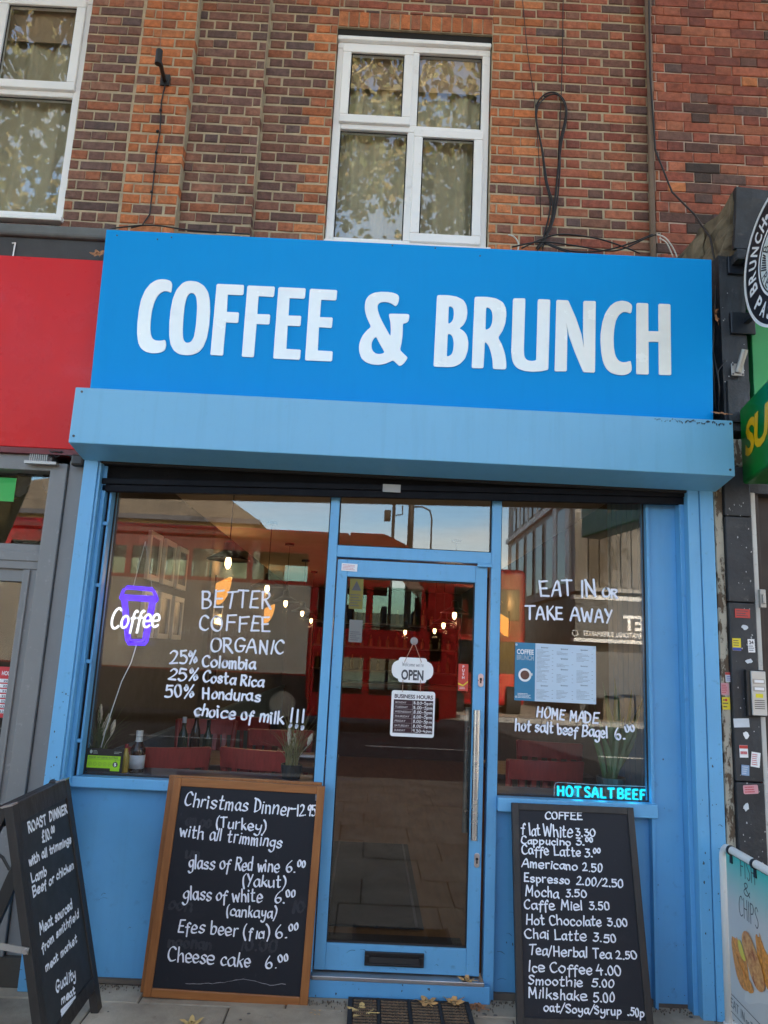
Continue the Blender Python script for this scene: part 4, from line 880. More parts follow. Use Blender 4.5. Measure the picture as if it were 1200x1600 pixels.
m = MB(); q = P(1176, 560, -.08); m.box(q.x, 5.8, -.08, .3, 2.55, 3.52); m.build('fascia_panel', mat('fascia_green', (.03, .33, .10), .4, var=.04), gf, bev=.004)
m = MB(); m.box(q.x-.004, 5.8, -.085, .3, 3.52, 3.545); m.build('top_trim', mat('fascia_green_trim', (.02, .2, .06), .4), gf)
dn = thing('neighbour_shopfront', 'dark brown door frame at the right edge behind the green sign', 'shop front', (2.5, 0, 0))
m = MB(); m.box(1.908, 1.96, -.04, .1, 0, 2.5); m.box(1.96, 5.8, .02, .1, 0, 2.5); m.build('frame', mat('dark_brown_wood', (.035, .022, .016), .6, var=.2), dn, bev=.004)
m = MB(); m.box(1.905, 5.8, -.06, .1, 2.43, 2.5); m.build('head', blkst, dn)
m = MB(); m.box(1.897, 1.925, -.135, -.115, 1.84, 1.93); m.box(1.904, 1.918, -.145, -.135, 1.86, 1.905); m.build('door_bell', galv, dn, bev=.003)
# intercom
fr = wallframe(-.127); a = fr.px(1168, 1048); c_ = fr.px(1194, 1118); x0, x1, z1, z0 = a[0], c_[0], a[1], c_[1]
ic = thing('intercom', 'grey two-button intercom panel with speaker slots on the black pilaster', 'intercom', fr.p((x0+x1)/2, z0, 0))
m = MB(); m.fbox(fr, x0-.018, x1+.004, z0-.006, z1+.006, 0, .022); m.build('back_box', black, ic, bev=.004)
m = MB(); m.fbox(fr, x0, x1, z0, z1, .022, .032); m.build('face_plate', mat('satin_plate', (.50, .52, .53), .38, .6, var=.08), ic, bev=.003)
w = x1-x0; h = z1-z0
for zz in (.77, .60):
    m = MB(); m.fbox(fr, x0+.10*w, x1-.10*w, z0+h*(zz-.055), z0+h*(zz+.055), .032, .034); k = m.build('button_frame', galv, ic, bev=.001)
    m = MB(); m.fbox(fr, x0+.18*w, x1-.18*w, z0+h*(zz-.032), z0+h*(zz+.032), .034, .0365); m.build('button', white, ic, bev=.001)
m = MB()
for j in range(5): m.fbox(fr, x0+.16*w, x1-.16*w, z0+h*(.15+j*.045), z0+h*(.168+j*.045), .032, .0326)
m.build('speaker_slot', stick_dark, ic)
m = MB(); m.fbox(fr, x0+.25*w, x1-.25*w, z0+h*.40, z0+h*.49, .032, .0327); m.build('yellow_label', mat('yellow_label', (.7, .62, .02), .5), ic)
# stickers: (pixel box, colour, label, name of detail)
SWH = mat('paper_sticker', (.58, .62, .66), .6, var=.10, vs=30, dirt=.2, ds=40)
yel = mat('yellow_sticker', (.72, .58, .03), .5, var=.06); redst = mat('red_sticker', (.50, .05, .04), .5, var=.08); pink = mat('pink_sticker', (.62, .30, .33), .6, var=.1); blst = mat('blue_sticker', (.24, .35, .52), .6, var=.12)
inkb = mat('blue_ink', (.05, .08, .35), .6, var=0)
FRS, FRE = wallframe(-.1268), wallframe(-.106)
ST = [(FRS, 1148, 951, 1172, 966, redst, .0, 'red sticker with dark print, topmost on the black pilaster', stick_dark, 3, None),
 (FRS, 1157, 975, 1171, 985, SWH, .1, 'small torn white paper scrap under the red sticker on the pilaster', None, 0, 'torn'),
 (FRS, 1144, 997, 1158, 1017, yel, .0, 'yellow sticker with blue foot beside the white 24 sticker', stick_dark, 3, 'foot'),
 (FRS, 1168, 998, 1180, 1020, white, .03, 'white stamp-edged sticker reading 24 above the intercom', stick_dark, 3, '24'),
 (FRS, 1163, 1028, 1177, 1038, SWH, .15, 'torn white label remnant just above the intercom', None, 0, 'torn'),
 (FRE, 1133, 1050, 1152, 1066, SWH, .03, 'white and blue sticker with a red heading left of the intercom', inkb, 3, 'head'),
 (FRE, 1126, 1067, 1139, 1086, pink, .02, 'pink sticker printed in red on the peeling cream strip', stick_red, 5, None),
 (FRE, 1128, 1089, 1141, 1109, yel, .02, 'yellow sticker with a red roundel low on the peeling cream strip', stick_dark, 3, 'roundel'),
 (FRS, 1146, 1122, 1171, 1137, SWH, .06, 'large blank pale sticker right below the intercom', None, 0, None),
 (FRS, 1159, 1141, 1172, 1155, white, .1, 'torn white sticker with a ragged corner below the blank pale one', None, 0, 'torn'),
 (FRS, 1155, 1164, 1169, 1184, white, .02, 'white sticker with a red top edge on the lower pilaster', stick_red, 1, 'head'),
 (FRS, 1173, 1175, 1188, 1199, white, -.12, 'tilted white sticker with lines of red print on the lower pilaster', stick_red, 6, None),
 (FRS, 1158, 1195, 1171, 1212, blst, -.05, 'faded blue sticker on the lower pilaster', SWH, 4, None),
 (FRS, 1161, 1226, 1185, 1241, pink, .08, 'pale pink rounded sticker with red print near the bottom of the pilaster', stick_red, 3, 'round'),
 (FRS, 1160, 1253, 1172, 1269, SWH, -.3, 'crumpled white scrap, lowest sticker on the pilaster', None, 0, 'torn')]
for k, (fr0, x0, y0, x1, y1, mt, tl, lab, ink, nl, ex) in enumerate(ST):
    fr, w, h = stickers_sheet('sticker', fr0, x0, y0, x1, y1, mt, tilt=tl); g = random.Random(k*3+1)
    t = thing('sticker', lab, 'sticker', fr.o, 'stickers on the pilaster')
    m = MB()
    if ex == 'torn': m.prism(fr, [(w*g.uniform(.6, 1.05)*math.cos(q), h*g.uniform(.5, 1.05)*math.sin(q)) for q in [j*2*math.pi/11+.3 for j in range(11)]], 0, .0012)
    elif ex == '24':
        pts = []
        for j in range(44):
            u = j/44*4; s_ = int(u); tt = u-s_; p = [(-1+2*tt, -1), (1, -1+2*tt), (1-2*tt, 1), (-1, 1-2*tt)][s_]; o = .93 if j % 2 else 1.0; pts.append((p[0]*w*o, p[1]*h*o))
        m.prism(fr, pts, 0, .0012)
    elif ex == 'round':
        pts = []
        for cx_, cy_, a0 in ((1, 1, 0), (-1, 1, 90), (-1, -1, 180), (1, -1, 270)):
            for j in range(4): pts.append(((w-.006)*cx_+.006*math.cos(R(a0+30*j)), (h-.006)*cy_+.006*math.sin(R(a0+30*j))))
        m.prism(fr, pts, 0, .0012)
    else: m.fbox(fr, -w, w, -h, h, 0, .0012)
    m.build('paper', mt, t)
    if ink:
        m = MB(); top = h*.8
        if ex == '24': put_text(m, fr, '24', 0, h*.25, w*1.3, h*.5, .0016, .04, center=True); top = h*.1
        if ex in ('head',): top = h*.35
        if ex == 'foot': top = h*.8
        print_lines(m, fr, -w*.8, w*.8, -h*(.8 if ex != 'foot' else .3), top, nl, .0017, .6, g); m.build('print', ink, t)
        if ex == 'head': m = MB(); m.fbox(fr, -w, w, h*.45, h*.98, .0012, .0016); m.build('heading', redst, t)
        if ex == 'foot': m = MB(); m.fbox(fr, -w, w, -h*.98, -h*.5, .0012, .0016); m.build('foot_band', inkb, t)
        if ex == 'roundel': m = MB(); m.disc(fr, 0, h*.55, w*.35, .0018, .0022, 14); m.build('roundel', redst, t)
# ================================================================== BOARDS ON THE PAVEMENT
chalk = bpy.data.materials.new('chalkboard'); chalk.use_nodes = True; nt = chalk.node_tree; b = nt.nodes['Principled BSDF']
n1 = _noise(nt, 3.5, 6, .65, vec=_coords(nt, 'Object', (1, 1, 1.8))); n2 = _noise(nt, 14, 6, .7, vec=_coords(nt, 'Object', (3, 3, .8)))
o_ = _mix(nt, (.010, .012, .018), (.034, .036, .044), _ramp(nt, n1, .55, .85, 0, .6)); o_ = _mix(nt, o_, (.09, .095, .11), _ramp(nt, n2, .64, .82, 0, .5))
nt.links.new(o_, b.inputs['Base Color']); b.inputs['Roughness'].default_value = .62; b.inputs['Specular IOR Level'].default_value = .35
oakm = wood('varnished_oak', (.36, .145, .042), (.21, .075, .022), (14, 14, 1.2), .42)
oakh = wood('varnished_oak_rail', (.36, .145, .042), (.21, .075, .022), (1.2, 14, 14), .42)
blkwood = mat('black_stained_wood', (.020, .018, .017), .55, var=.3, vs=6, dirt=.35, dirtcol=(.10, .07, .045), ds=9, stretch=(4, 4, .8), bump=.3, bs=30)
def lerp2(a, b, t): return (a[0]+(b[0]-a[0])*t, a[1]+(b[1]-a[1])*t)
def board(parent, fr, quad, t, depth, mf, mfr, name='frame', back=True, mrail=None):
    """quad: TL, TR, BR, BL in the frame's plane; a butt-jointed frame of width t round a slate set 6 mm back"""
    TL, TR, BR, BL = quad; W_ = math.hypot(TR[0]-TL[0], TR[1]-TL[1]); H_ = math.hypot(TL[0]-BL[0], TL[1]-BL[1]); su, sv = t/W_, t/H_
    def q(u, v): return lerp2(lerp2(BL, BR, u), lerp2(TL, TR, u), v)
    def piece(u0, u1, v0, v1, c1=0.0, nm='stile', mm=None):
        m = MB(); m.prism(fr, [q(u0, v0), q(u1, v0), q(u1, v1), q(u0, v1)], -depth, c1); return m.build(nm, mm or mfr, parent, bev=.003)
    piece(0, su, 0, 1, 0, name+'_stile'); piece(1-su, 1, 0, 1, 0, name+'_stile')
    piece(su, 1-su, 1-sv, 1, -.0008, name+'_rail', mrail); piece(su, 1-su, 0, sv, -.0008, name+'_rail', mrail)
    m = MB(); m.prism(fr, [q(su*.9, sv*.9), q(1-su*.9, sv*.9), q(1-su*.9, 1-sv*.9), q(su*.9, 1-sv*.9)], -depth*.8, -.008); return m.build('slate', mf, parent), q
# ---- oak framed board in the middle
cb = thing('chalkboard', 'oak framed chalkboard with Christmas dinner menu leaning beside the glazed door', 'chalkboard', (-.56, -.13, 0))
CF = Frame((0, -.128, 0), (1, 0, -.0), (0, .035, .87))
quad = [CF.px(*p) for p in ((272, 1215), (508, 1229), (480.5, 1573.7), (222, 1558))]
sl_, q_ = board(cb, CF, quad, .036, .026, chalk, oakm, mrail=oakh)
BF = Frame((0, -.100, 0), (1, 0, 0), (0, .04, .87)); quad2 = [BF.px(*p) for p in ((264.5, 1211), (503, 1223), (476, 1566), (218.5, 1551))]
m = MB(); m.prism(BF, quad2, -.022, 0); m.build('back_leaf', oakm, cb, bev=.003)
CW = Frame(CF.p(0, 0, -.0078), CF.u, CF.v)
L = [('Christmas', (287, 1259), (388, 1268), 21), ('Dinner', (396, 1269), (455, 1275), 21), ('-', (453, 1271), (462, 1271), 16), ('12.95', (463, 1274), (494, 1275), 17), ('(Turkey)', (336, 1292), (416, 1300), 17), ('with all trimmings', (280, 1306), (440, 1325), 19),
 ('glass of Red wine', (294, 1356), (436, 1362), 20), ('6.^00', (445, 1363), (477, 1363), 18), ('(Yakut)', (377, 1384), (447, 1387), 18), ('glass of white', (285, 1405), (410, 1409), 20), ('6.^00', (428, 1411), (461, 1410), 19), ('(cankaya)', (352, 1430), (432, 1435), 17),
 ('Efes beer', (277, 1456), (371, 1462), 20), ('(', (377, 1463), (386, 1464), 19), ('f ıcı', (388, 1464), (413, 1466), 17), (')', (415, 1466), (423, 1466), 19), ('6.^00', (430, 1467), (467, 1462), 19), ('Cheese cake', (261, 1501), (391, 1511), 21), ('6.^00', (414, 1514), (451, 1509), 19)]
m = MB()
for t, a, b_, c in L: write(m, CW, t, a, b_, c, 2.1, contrast=.45)
m.build('menu_lettering', inkw, cb)
m = MB(); rr = random.Random(3)
ribbon(m, CW, [CW.px(290+k*6, 1537-7*math.exp(-((k-15)/5.0)**2)+3*math.exp(-((k-22)/2.5)**2)+rr.uniform(-.8, .8)) for k in range(27)], .0022, .0012, rg=rr, ragged=.5)
q = CW.px(494, 1246); m.fbox(CW, q[0]-.004, q[0]+.003, q[1]-.014, q[1]+.014, .0005, .001)
m.build('chalk_smear', mat('old_chalk', (.22, .22, .24), .8, var=.4, vs=80), cb)
m = MB(); rr = random.Random(31)
for t, a, b_, c in (('noonan', (262, 1478), (330, 1484), 17), ('10.00', (375, 1484), (432, 1488), 18), ('an oo', (290, 1290), (330, 1292), 18), ('oon', (262, 1420), (300, 1424), 20), ('10', (455, 1425), (475, 1426), 16), ('un', (288, 1340), (312, 1342), 18)): write(m, CW, t, a, b_, c, 3.4, c=.0006, rg=rr, ragged=.4)
m.build('rubbed_out_chalk', mat('chalk_ghost', (.030, .032, .040), .8, var=.3, vs=40), cb)
# ---- coffee price board on the right
rb = thing('chalkboard', 'tall black framed chalkboard with coffee price list leaning below the cyan neon', 'chalkboard', (1.0, -.2, 0))
RF = Frame((0, -.262, 0), (1, 0, 0), (0, .175, .85))
quad = [RF.px(*p) for p in ((800, 1254), (990, 1262), (1022.5, 1609), (808, 1604))]
board(rb, RF, quad, .031, .028, chalk, blkwood)
RW = Frame(RF.p(0, 0, -.0078), RF.u, RF.v)
L = [('COFFEE', (851, 1279), (910, 1281), 11), ('ƒ lat', (814, 1304), (844, 1306), 18), ('White', (848, 1306), (895, 1308), 18), ('3.30', (899, 1306), (930, 1307), 11), ('Cappucino', (814, 1318), (892, 1321), 11), ('3.^00', (899, 1320), (927, 1321), 12), ('Caffe Latte', (815, 1334), (907, 1338), 14), ('3.^00', (913, 1339), (939, 1339), 13),
 ('Americano', (815, 1354), (903, 1360), 13), ('2.50', (910, 1361), (941, 1362), 12), ('Espresso', (818, 1377), (891, 1382), 13), ('2.00/2.50', (900, 1382), (974, 1387), 12), ('Mocha', (820, 1400), (873, 1403), 16), ('3.50', (883, 1401), (917, 1402), 11), ('Caffe Miel', (819, 1420), (911, 1422), 15), ('3.50', (920, 1421), (953, 1422), 12),
 ('Hot Chocolate', (821, 1444), (940, 1447), 15), ('3.00', (949, 1447), (981, 1448), 12), ('Chai Latte', (819, 1465), (917, 1470), 15), ('3.50', (926, 1471), (963, 1473), 13), ('Tea/Herbal Tea', (826, 1491), (956, 1498), 15), ('2.50', (962, 1498), (996, 1499), 12),
 ('Ice Coffee', (825, 1518), (925, 1522), 16), ('4.00', (931, 1523), (971, 1524), 15), ('Smoothie', (824, 1537), (911, 1542), 14), ('5.00', (924, 1541), (959, 1543), 12), ('Milkshake', (825, 1558), (918, 1564), 15), ('5.00', (926, 1565), (960, 1566), 14), ('oat/Soya/Syrup', (849, 1580), (971, 1586), 13), ('.50p', (980, 1586), (1007, 1590), 13)]
m = MB()
for t, a, b_, c in L: write(m, RW, t, a, b_, c, 2.0, contrast=.3, jit=.3)
m.build('menu_lettering', inkw, rb)
# ---- A-board on the left, standing square to the shop
lb = thing('pavement_sign', 'black wooden A-board with roast dinner menu standing end-on to the shop', 'A-board', (-1.3, -.52, 0))
th_, tl_, hb, wb = R(92.55), R(15.42), .955, .590
uA = Vector((math.cos(th_), math.sin(th_), 0)); nb_ = Vector((-math.sin(th_), math.cos(th_), 0))
vA = nb_*math.sin(tl_)+Vector((0, 0, math.cos(tl_))); oA = Vector((-1.0626, -.2257, 0))-uA*wb
AF = Frame(oA, uA, vA); dA = .032
def aboard_leaf(fr, nm, front):
    for u0, u1 in ((0, .055), (wb-.055, wb)):
        m = MB(); m.fbox(fr, u0, u1, 0, hb, -dA, 0); m.build(nm+'_stile', blkwood, lb, bev=.003)
    for v0, v1 in ((.09, .145), (hb-.075, hb)):
        m = MB(); m.fbox(fr, .055, wb-.055, v0, v1, -dA, -.0008); m.build(nm+'_rail', blkwood, lb, bev=.003)
    m = MB(); m.fbox(fr, .05, wb-.05, .10, hb-.07, -dA*.8, -.007); m.build(nm+'_slate', mat('black_slate', (.022, .025, .028), .6, var=.25, vs=3, dirt=.12, dirtcol=(.12, .12, .13), ds=20) if front else blkwood, lb)
aboard_leaf(AF, 'front', True)
oB = AF.p(0, hb, -dA-.012); vB = nb_*-math.sin(R(17))+Vector((0, 0, math.cos(R(17)))); hB = oB.z/vB.z
BFr = Frame(oB - vB*hb*0, uA, vB)
m = MB()
for u0, u1 in ((0, .055), (wb-.055, wb)):
    a0 = oB+uA*(u0+u1)/2; m.bar(a0, a0+Vector((-.30, -.01, -a0.z)), .055, .032, uA)
m.build('rear_leg', blkwood, lb, bev=.003)
m = MB(); a0 = oB+uA*.055; e0 = oB+uA*(wb-.055); k = Vector((-.013, 0, -.04)); m.bar(a0+k, e0+k, .03, .075, (0, 0, 1)); k = Vector((-.25, 0, -.77)); m.bar(a0+k, e0+k, .03, .06, (0, 0, 1)); m.build('rear_rail', blkwood, lb, bev=.003)
m = MB(); m.fbox(AF, .0, .05, hb-.002, hb+.004, -dA-.01, .002); m.fbox(AF, wb-.05, wb, hb-.002, hb+.004, -dA-.01, .002); m.build('hinge', steel, lb)
s0 = AF.p(-.003, hb-.50, -.016); m = MB(); m.bar(s0+Vector((.01, -.004, 0)), s0+Vector((-.27, -.004, .035)), .004, .022, (0, 0, 1)); m.build('stay_arm', galv, lb)
m = MB(); m.tube([s0+Vector((.0, -.012, 0)), s0+Vector((0, .002, 0))], .009, 12); m.build('stay_pivot', steel, lb)
m = MB(); sp = AF.p(-.004, hb-.16, -.02); m.tube([sp+Vector((-.11, 0, -.01)), sp+Vector((-.07, 0, .004)), sp+Vector((-.03, 0, -.02)), sp+Vector((0, 0, -.06))], .006, 6); m.build('strap', black, lb)
AW = Frame(AF.p(0, 0, -.0068), AF.u, AF.v)
L = [('ROAST', (44, 1301), (72, 1287), 16), ('DINNER', (77, 1284), (105, 1269), 14), ('£10.^00', (66, 1317), (86, 1306), 17), ('with all trimmings', (45, 1353), (111, 1316), 14), ('Lamb', (49, 1380), (73, 1367), 16), ('Beef or chicken', (51, 1402), (115, 1356), 15),
 ('Meat sourced', (62, 1460), (113, 1419), 17), ('from smithfield', (65, 1489), (123, 1432), 15), ('meat market', (71, 1519), (120, 1471), 14), ('Quality', (87, 1551), (118, 1527), 18), ('meat', (95, 1570), (117, 1551), 13)]
m = MB()
for t, a, b_, c in L: write(m, AW, t, a, b_, c, 1.35, contrast=.4)
for k in range(3):
    a = AW.px(95+k*.7, 1580+k*5); b_ = AW.px(117+k*.3, 1558+k*6); ribbon(m, AW, [a, lerp2(a, b_, .3), lerp2(a, b_, .65), b_], .010, .0012, rg=rnd, ragged=.1)
m.build('menu_lettering', inkw, lb)
# ---- fish and chips sign
fs = thing('pavement_sign', 'white tube framed pavement sign with a fish and chips poster', 'pavement sign', (1.8, -.3, 0))
fA = P(1139, 1592, -.165); fA.z = 0; zt_ = P(1143, 1321, -.165).z; near = PZ(1204, 1363, zt_); du = (near-Vector((fA.x, fA.y, zt_))); du.z = 0; du.normalize()
FF = Frame(fA, du, (0, 0, 1)); fw = .62
tubem = mat('white_plastic_tube', (.74, .74, .72), .4, var=.05, dirt=.35, dirtcol=(.35, .33, .3), ds=16)
m = MB(); r = .0165; rc = .055
pts = [FF.p(0, 0), FF.p(0, zt_-rc)]+[FF.p(rc-rc*math.cos(R(a)), zt_-rc+rc*math.sin(R(a))) for a in (22, 45, 68, 90)]+[FF.p(fw-rc, zt_)]+[FF.p(fw-rc+rc*math.sin(R(a)), zt_-rc+rc*math.cos(R(a))) for a in (22, 45, 68, 90)]+[FF.p(fw, 0)]
m.tube(pts, r, 16); m.build('tube_frame', tubem, fs, smooth=True)
m = MB(); m.fbox(FF, -.02, .03, 0, .02, -.28, .02); m.fbox(FF, fw-.03, fw+.02, 0, .02, -.28, .02); m.build('foot', tubem, fs, bev=.006)
m = MB()
for a in (.085, .30, .5):
    m.ring(Frame(FF.p(a, zt_-.003), FF.v, FF.n), 0, 0, r+.001, r+.005, -.008, .008, 16); m.fbox(FF, a-.010, a+.010, zt_-.055, zt_-.018, -.008, .005)
m.build('clip', black, fs)
pmx = bpy.data.materials.new('poster_print'); pmx.use_nodes = True; nt = pmx.node_tree; b = nt.nodes['Principled BSDF']
tc = nt.nodes.new('ShaderNodeTexCoord'); sx = nt.nodes.new('ShaderNodeSeparateXYZ'); nt.links.new(tc.outputs['Generated'], sx.inputs[0])
o_ = _mix(nt, (.55, .55, .54), (.06, .48, .44), _ramp(nt, sx.outputs[2], .70, 1.0)); nt.links.new(o_, b.inputs['Base Color']); b.inputs['Roughness'].default_value = .35
pz0, pz1, pu0, pu1 = .05, zt_-.022, .030, fw-.03
m = MB(); m.fbox(FF, pu0, pu1, pz0, pz1, -.004, 0); m.build('poster', pmx, fs)
PW = Frame(FF.p(0, 0, .0), FF.u, FF.v); thin = mat('poster_ink', (.07, .08, .09), .5, var=0)
m = MB()
for t, a, b_, c in (('FISH', (1157, 1368), (1181, 1383), 30), ('&', (1162, 1397), (1173, 1404), 19), ('CHIPS', (1155, 1428), (1186, 1453), 30)): write(m, PW, t, a, b_, c, 1.0, c=.0008, rg=None, contrast=.1, ragged=0)
for t, a, b_, c in (('EAT IN', (1142, 1571), (1164, 1597), 13), ('or TAKE AWAY', (1166, 1600), (1205, 1641), 11)): write(m, PW, t, a, b_, c, .9, c=.0008, rg=None, contrast=.1, ragged=0)
for (x0, y0), (x1, y1) in (((1143, 1553), (1215, 1629)), ((1143, 1580), (1215, 1659))): ribbon(m, PW, [PW.px(x0, y0), PW.px(x1, y1)], .003, .0008, contrast=0)
m.build('poster_lettering', thin, fs)
def blob(mb, fr, pts, c, it=2): mb.prism(fr, chaikin([fr.px(*p) for p in pts], it, 1), c-.0005, c)
fish = bpy.data.materials.new('fried_fish_print'); fish.use_nodes = True; nt = fish.node_tree; b = nt.nodes['Principled BSDF']
n1 = _noise(nt, 45, 8, .75, vec=_coords(nt)); o_ = _mix(nt, (.50, .17, .035), (.80, .46, .17), _ramp(nt, n1, .38, .66)); o_ = _mix(nt, o_, (.30, .06, .012), _ramp(nt, _noise(nt, 20, 5, .6, vec=_coords(nt)), .54, .68)); nt.links.new(o_, b.inputs['Base Color']); b.inputs['Roughness'].default_value = .4
chipm = mat('chips_print', (.66, .27, .05), .4, var=.45, vs=60, dirt=.9, dirtcol=(.30, .05, .01), ds=45); lemon = mat('lemon_print', (.70, .58, .08), .4, var=.1); boxm = mat('carton_print', (.62, .62, .60), .4, var=.03)
m = MB(); blob(m, PW, [(1164, 1546), (1164, 1570), (1196, 1566), (1215, 1582), (1215, 1558), (1196, 1548)], .0012, 1); m.build('printed_carton', boxm, fs)
m = MB(); blob(m, PW, [(1142, 1466), (1148, 1463), (1158, 1478), (1168, 1503), (1173, 1550), (1161, 1547), (1152, 1527), (1147, 1502)], .0013); blob(m, PW, [(1181, 1466), (1188, 1462), (1197, 1490), (1211, 1502), (1216, 1562), (1196, 1546)], .0014)
for k, p in enumerate(([(1143, 1464), (1146, 1462), (1152, 1490), (1160, 1520), (1154, 1522)], [(1150, 1463), (1153, 1466), (1160, 1500), (1166, 1525), (1160, 1524)], [(1180, 1462), (1184, 1458), (1190, 1490), (1194, 1520), (1188, 1515)], [(1186, 1455), (1189, 1462), (1194, 1490), (1204, 1520), (1196, 1520)], [(1146, 1485), (1152, 1488), (1164, 1535), (1158, 1540)], [(1194, 1500), (1200, 1510), (1212, 1545), (1200, 1540)])): blob(m, PW, p, .0018+k*.0003)
for k, (x, y) in enumerate(((1158, 1530), (1163, 1538), (1170, 1545), (1156, 1522))): blob(m, PW, [(x-4, y-14), (x+2, y-16), (x+7, y-4), (x+10, y+6), (x+3, y+8), (x-2, y)], .0036+k*.0003)
m.build('printed_chips', chipm, fs)
m = MB(); blob(m, PW, [(1154, 1468), (1158, 1468), (1165, 1492), (1168, 1503), (1162, 1500), (1156, 1484)], .0052); m.build('printed_lemon', lemon, fs)
m = MB(); blob(m, PW, [(1161, 1459), (1166, 1453), (1173, 1460), (1182, 1484), (1192, 1512), (1198, 1540), (1195, 1551), (1186, 1549), (1176, 1528), (1167, 1496), (1161, 1472)], .0058); m.build('printed_fish', fish, fs)
# ---- door mat
dm = thing('door_mat', 'black rubber framed ribbed door mat in front of the blue door', 'door mat', (.25, -.3, 0))
mx0, mx1, my1, my0 = -.020, .520, -.075, -.80
m = MB(); m.box(mx0, mx1, my0, my1, .006, .012)
for k in range(5):
    x = mx0+(mx1-mx0)*k/4; w = .020 if k in (0, 4) else .012; m.box(x-w if k == 4 else (x if k == 0 else x-w/2), x if k == 4 else (x+w if k == 0 else x+w/2), my0, my1, .012, .020)
m.box(mx0+.02, mx1-.02, my1-.014, my1, .012, .0195); m.build('rubber_base', rubber, dm, bev=.002)
m = MB(); rr = random.Random(5); ribm = mat('coir_rib', (.13, .085, .05), .95, var=.35, vs=30, bump=.8, bs=150)
for c in range(4):
    xa = mx0+(mx1-mx0)*c/4+(.024 if c == 0 else .010); xb = mx0+(mx1-mx0)*(c+1)/4-(.024 if c == 3 else .010); y = my1-.026
    while y > my0+.02:
        n = 14; pts = [Vector((xa+(xb-xa)*j/n, y+.0016*math.sin(j*1.7+c), .0135+.0015*math.sin(j*3))) for j in range(n+1)]; m.tube(pts, .0062, 6); y -= .026
m.build('coir_ribs', ribm, dm)
m = MB()
for c in range(4):
    xa = mx0+(mx1-mx0)*c/4+(.024 if c == 0 else .010); xb = mx0+(mx1-mx0)*(c+1)/4-(.024 if c == 3 else .010); y = my1-.013-.026
    while y > my0+.02:
        x = xa
        while x < xb-.004: m.box(x, x+.0045, y-.0055, y+.0055, .012, .0155); x += .0085
        y -= .026
m.build('rubber_studs', rubber, dm)
# ---- fallen plane leaves
lm_ = [mat('leaf_tan', (.60, .33, .12), .75, var=.35, vs=25, bump=.4), mat('leaf_yellow', (.66, .46, .18), .75, var=.3, vs=25, bump=.4), mat('leaf_rust', (.40, .17, .07), .75, var=.35, vs=25, bump=.4)]
def leaf(loc, size, rot, mt, label, tilt=(0, 0), curl=1.0, seed=0):
    g = random.Random(seed); N = 40; ring = []
    for j in range(N):
        a = 2*math.pi*j/N; lob = .40+.60*(1-abs(((a-math.pi/2)*5/(2*math.pi)) % 1*2-1))**.75 if False else .42+.58*abs(((a-math.pi/2)*5/(2*math.pi)) % 1*2-1)**1.25*(1 if abs(a-math.pi*1.5) > .7 else .55); ring.append((lob*math.cos(a)*(1+g.uniform(-.08, .08)), lob*math.sin(a)*(1+g.uniform(-.08, .08))))
    vs = [Vector((0, 0, 0))]; fc = []
    for lev in (.35, .7, 1.0):
        for x, y in ring:
            x, y = x*lev, y*lev; z = curl*(.22*x*x*abs(math.sin(3*y+seed))+.20*abs(y)**1.6*(1 if seed % 2 else .4)+.05*math.sin(9*x+seed)*lev); vs.append(Vector((x, y, z)))
    for j in range(N): fc.append((0, 1+j, 1+(j+1) % N))
    for l in range(2):
        for j in range(N): a = 1+l*N; fc.append((a+j, a+(j+1) % N, a+N+(j+1) % N, a+N+j))
    ex = Matrix.Rotation(tilt[0], 4, 'X') @ Matrix.Rotation(tilt[1], 4, 'Y') @ Matrix.Rotation(rot, 4, 'Z')
    vs = [ex @ (p*size) for p in vs]; zmin = min(p.z for p in vs); vs = [p-Vector((0, 0, zmin)) for p in vs]
    m = MB(); m.add(vs, fc); stem = [ex @ (Vector((0, -s*.9-.1, .12*s))*size)-Vector((0, 0, zmin)) for s in (0, .4, .8, 1.1)]; m.tube(stem, size*.025, 5)
    o = m.build('fallen_leaf', mt, None, local=True, smooth=True); o.location = Vector(loc); tag(o, label, 'leaf', 'fallen plane leaves')
LV = [((566, 1582), .012, .062, 1.3, 1, 'large pale yellow fallen leaf on the left of the door mat', .7), ((667, 1566), .02, .055, .3, 0, 'tan two-lobed fallen leaf on the door mat, third rib panel', 1.1), ((709, 1567), .02, .052, 2.2, 0, 'tan folded fallen leaf near the right end of the door mat', 1.2), ((744, 1574), .001, .054, .9, 2, 'rust and tan fallen leaf on the stone at the right end of the door mat', 1.3),
 ((536, 1548), .001, .030, 2.0, 2, 'small rusty fallen leaf at the left corner of the door mat', 1.0), ((494, 1583), .001, .026, .6, 0, 'small tan fallen leaf on the paving between oak board and door mat', .8), ((299, 1600), .001, .045, .2, 1, 'orange leaf tip at the bottom edge below the oak board', 1.2), ((166, 1524), .001, .034, 1.0, 2, 'small rusty fallen leaf against the wall between A-board and oak board', .8),
 ((51, 1530), .001, .06, 1.7, 0, 'tan fallen leaf by the foot of the left blue pilaster', 1.3), ((18, 1531), .001, .030, .4, 1, 'yellow fallen leaf on the paving at the far left', 1.0), ((38, 1519), .001, .026, 2.4, 0, 'tiny tan fallen leaf close to the dirty plinth at the left', 1.0)]
for i, ((px, py), z, s, r_, k, lab, cu) in enumerate(LV): leaf(PZ(px, py, z), s*1.15, r_, lm_[k], lab, curl=cu, seed=i+1)
leaf((.515, -.045, .094), .045, 1.2, lm_[0], 'long curled tan leaf on the metal threshold strip', curl=1.4, seed=20)
leaf(P(152, 404, -.10), .045, .5, lm_[2], 'dry brown leaf on top of the red sign beside the blue sign', tilt=(1.0, 0), seed=22)
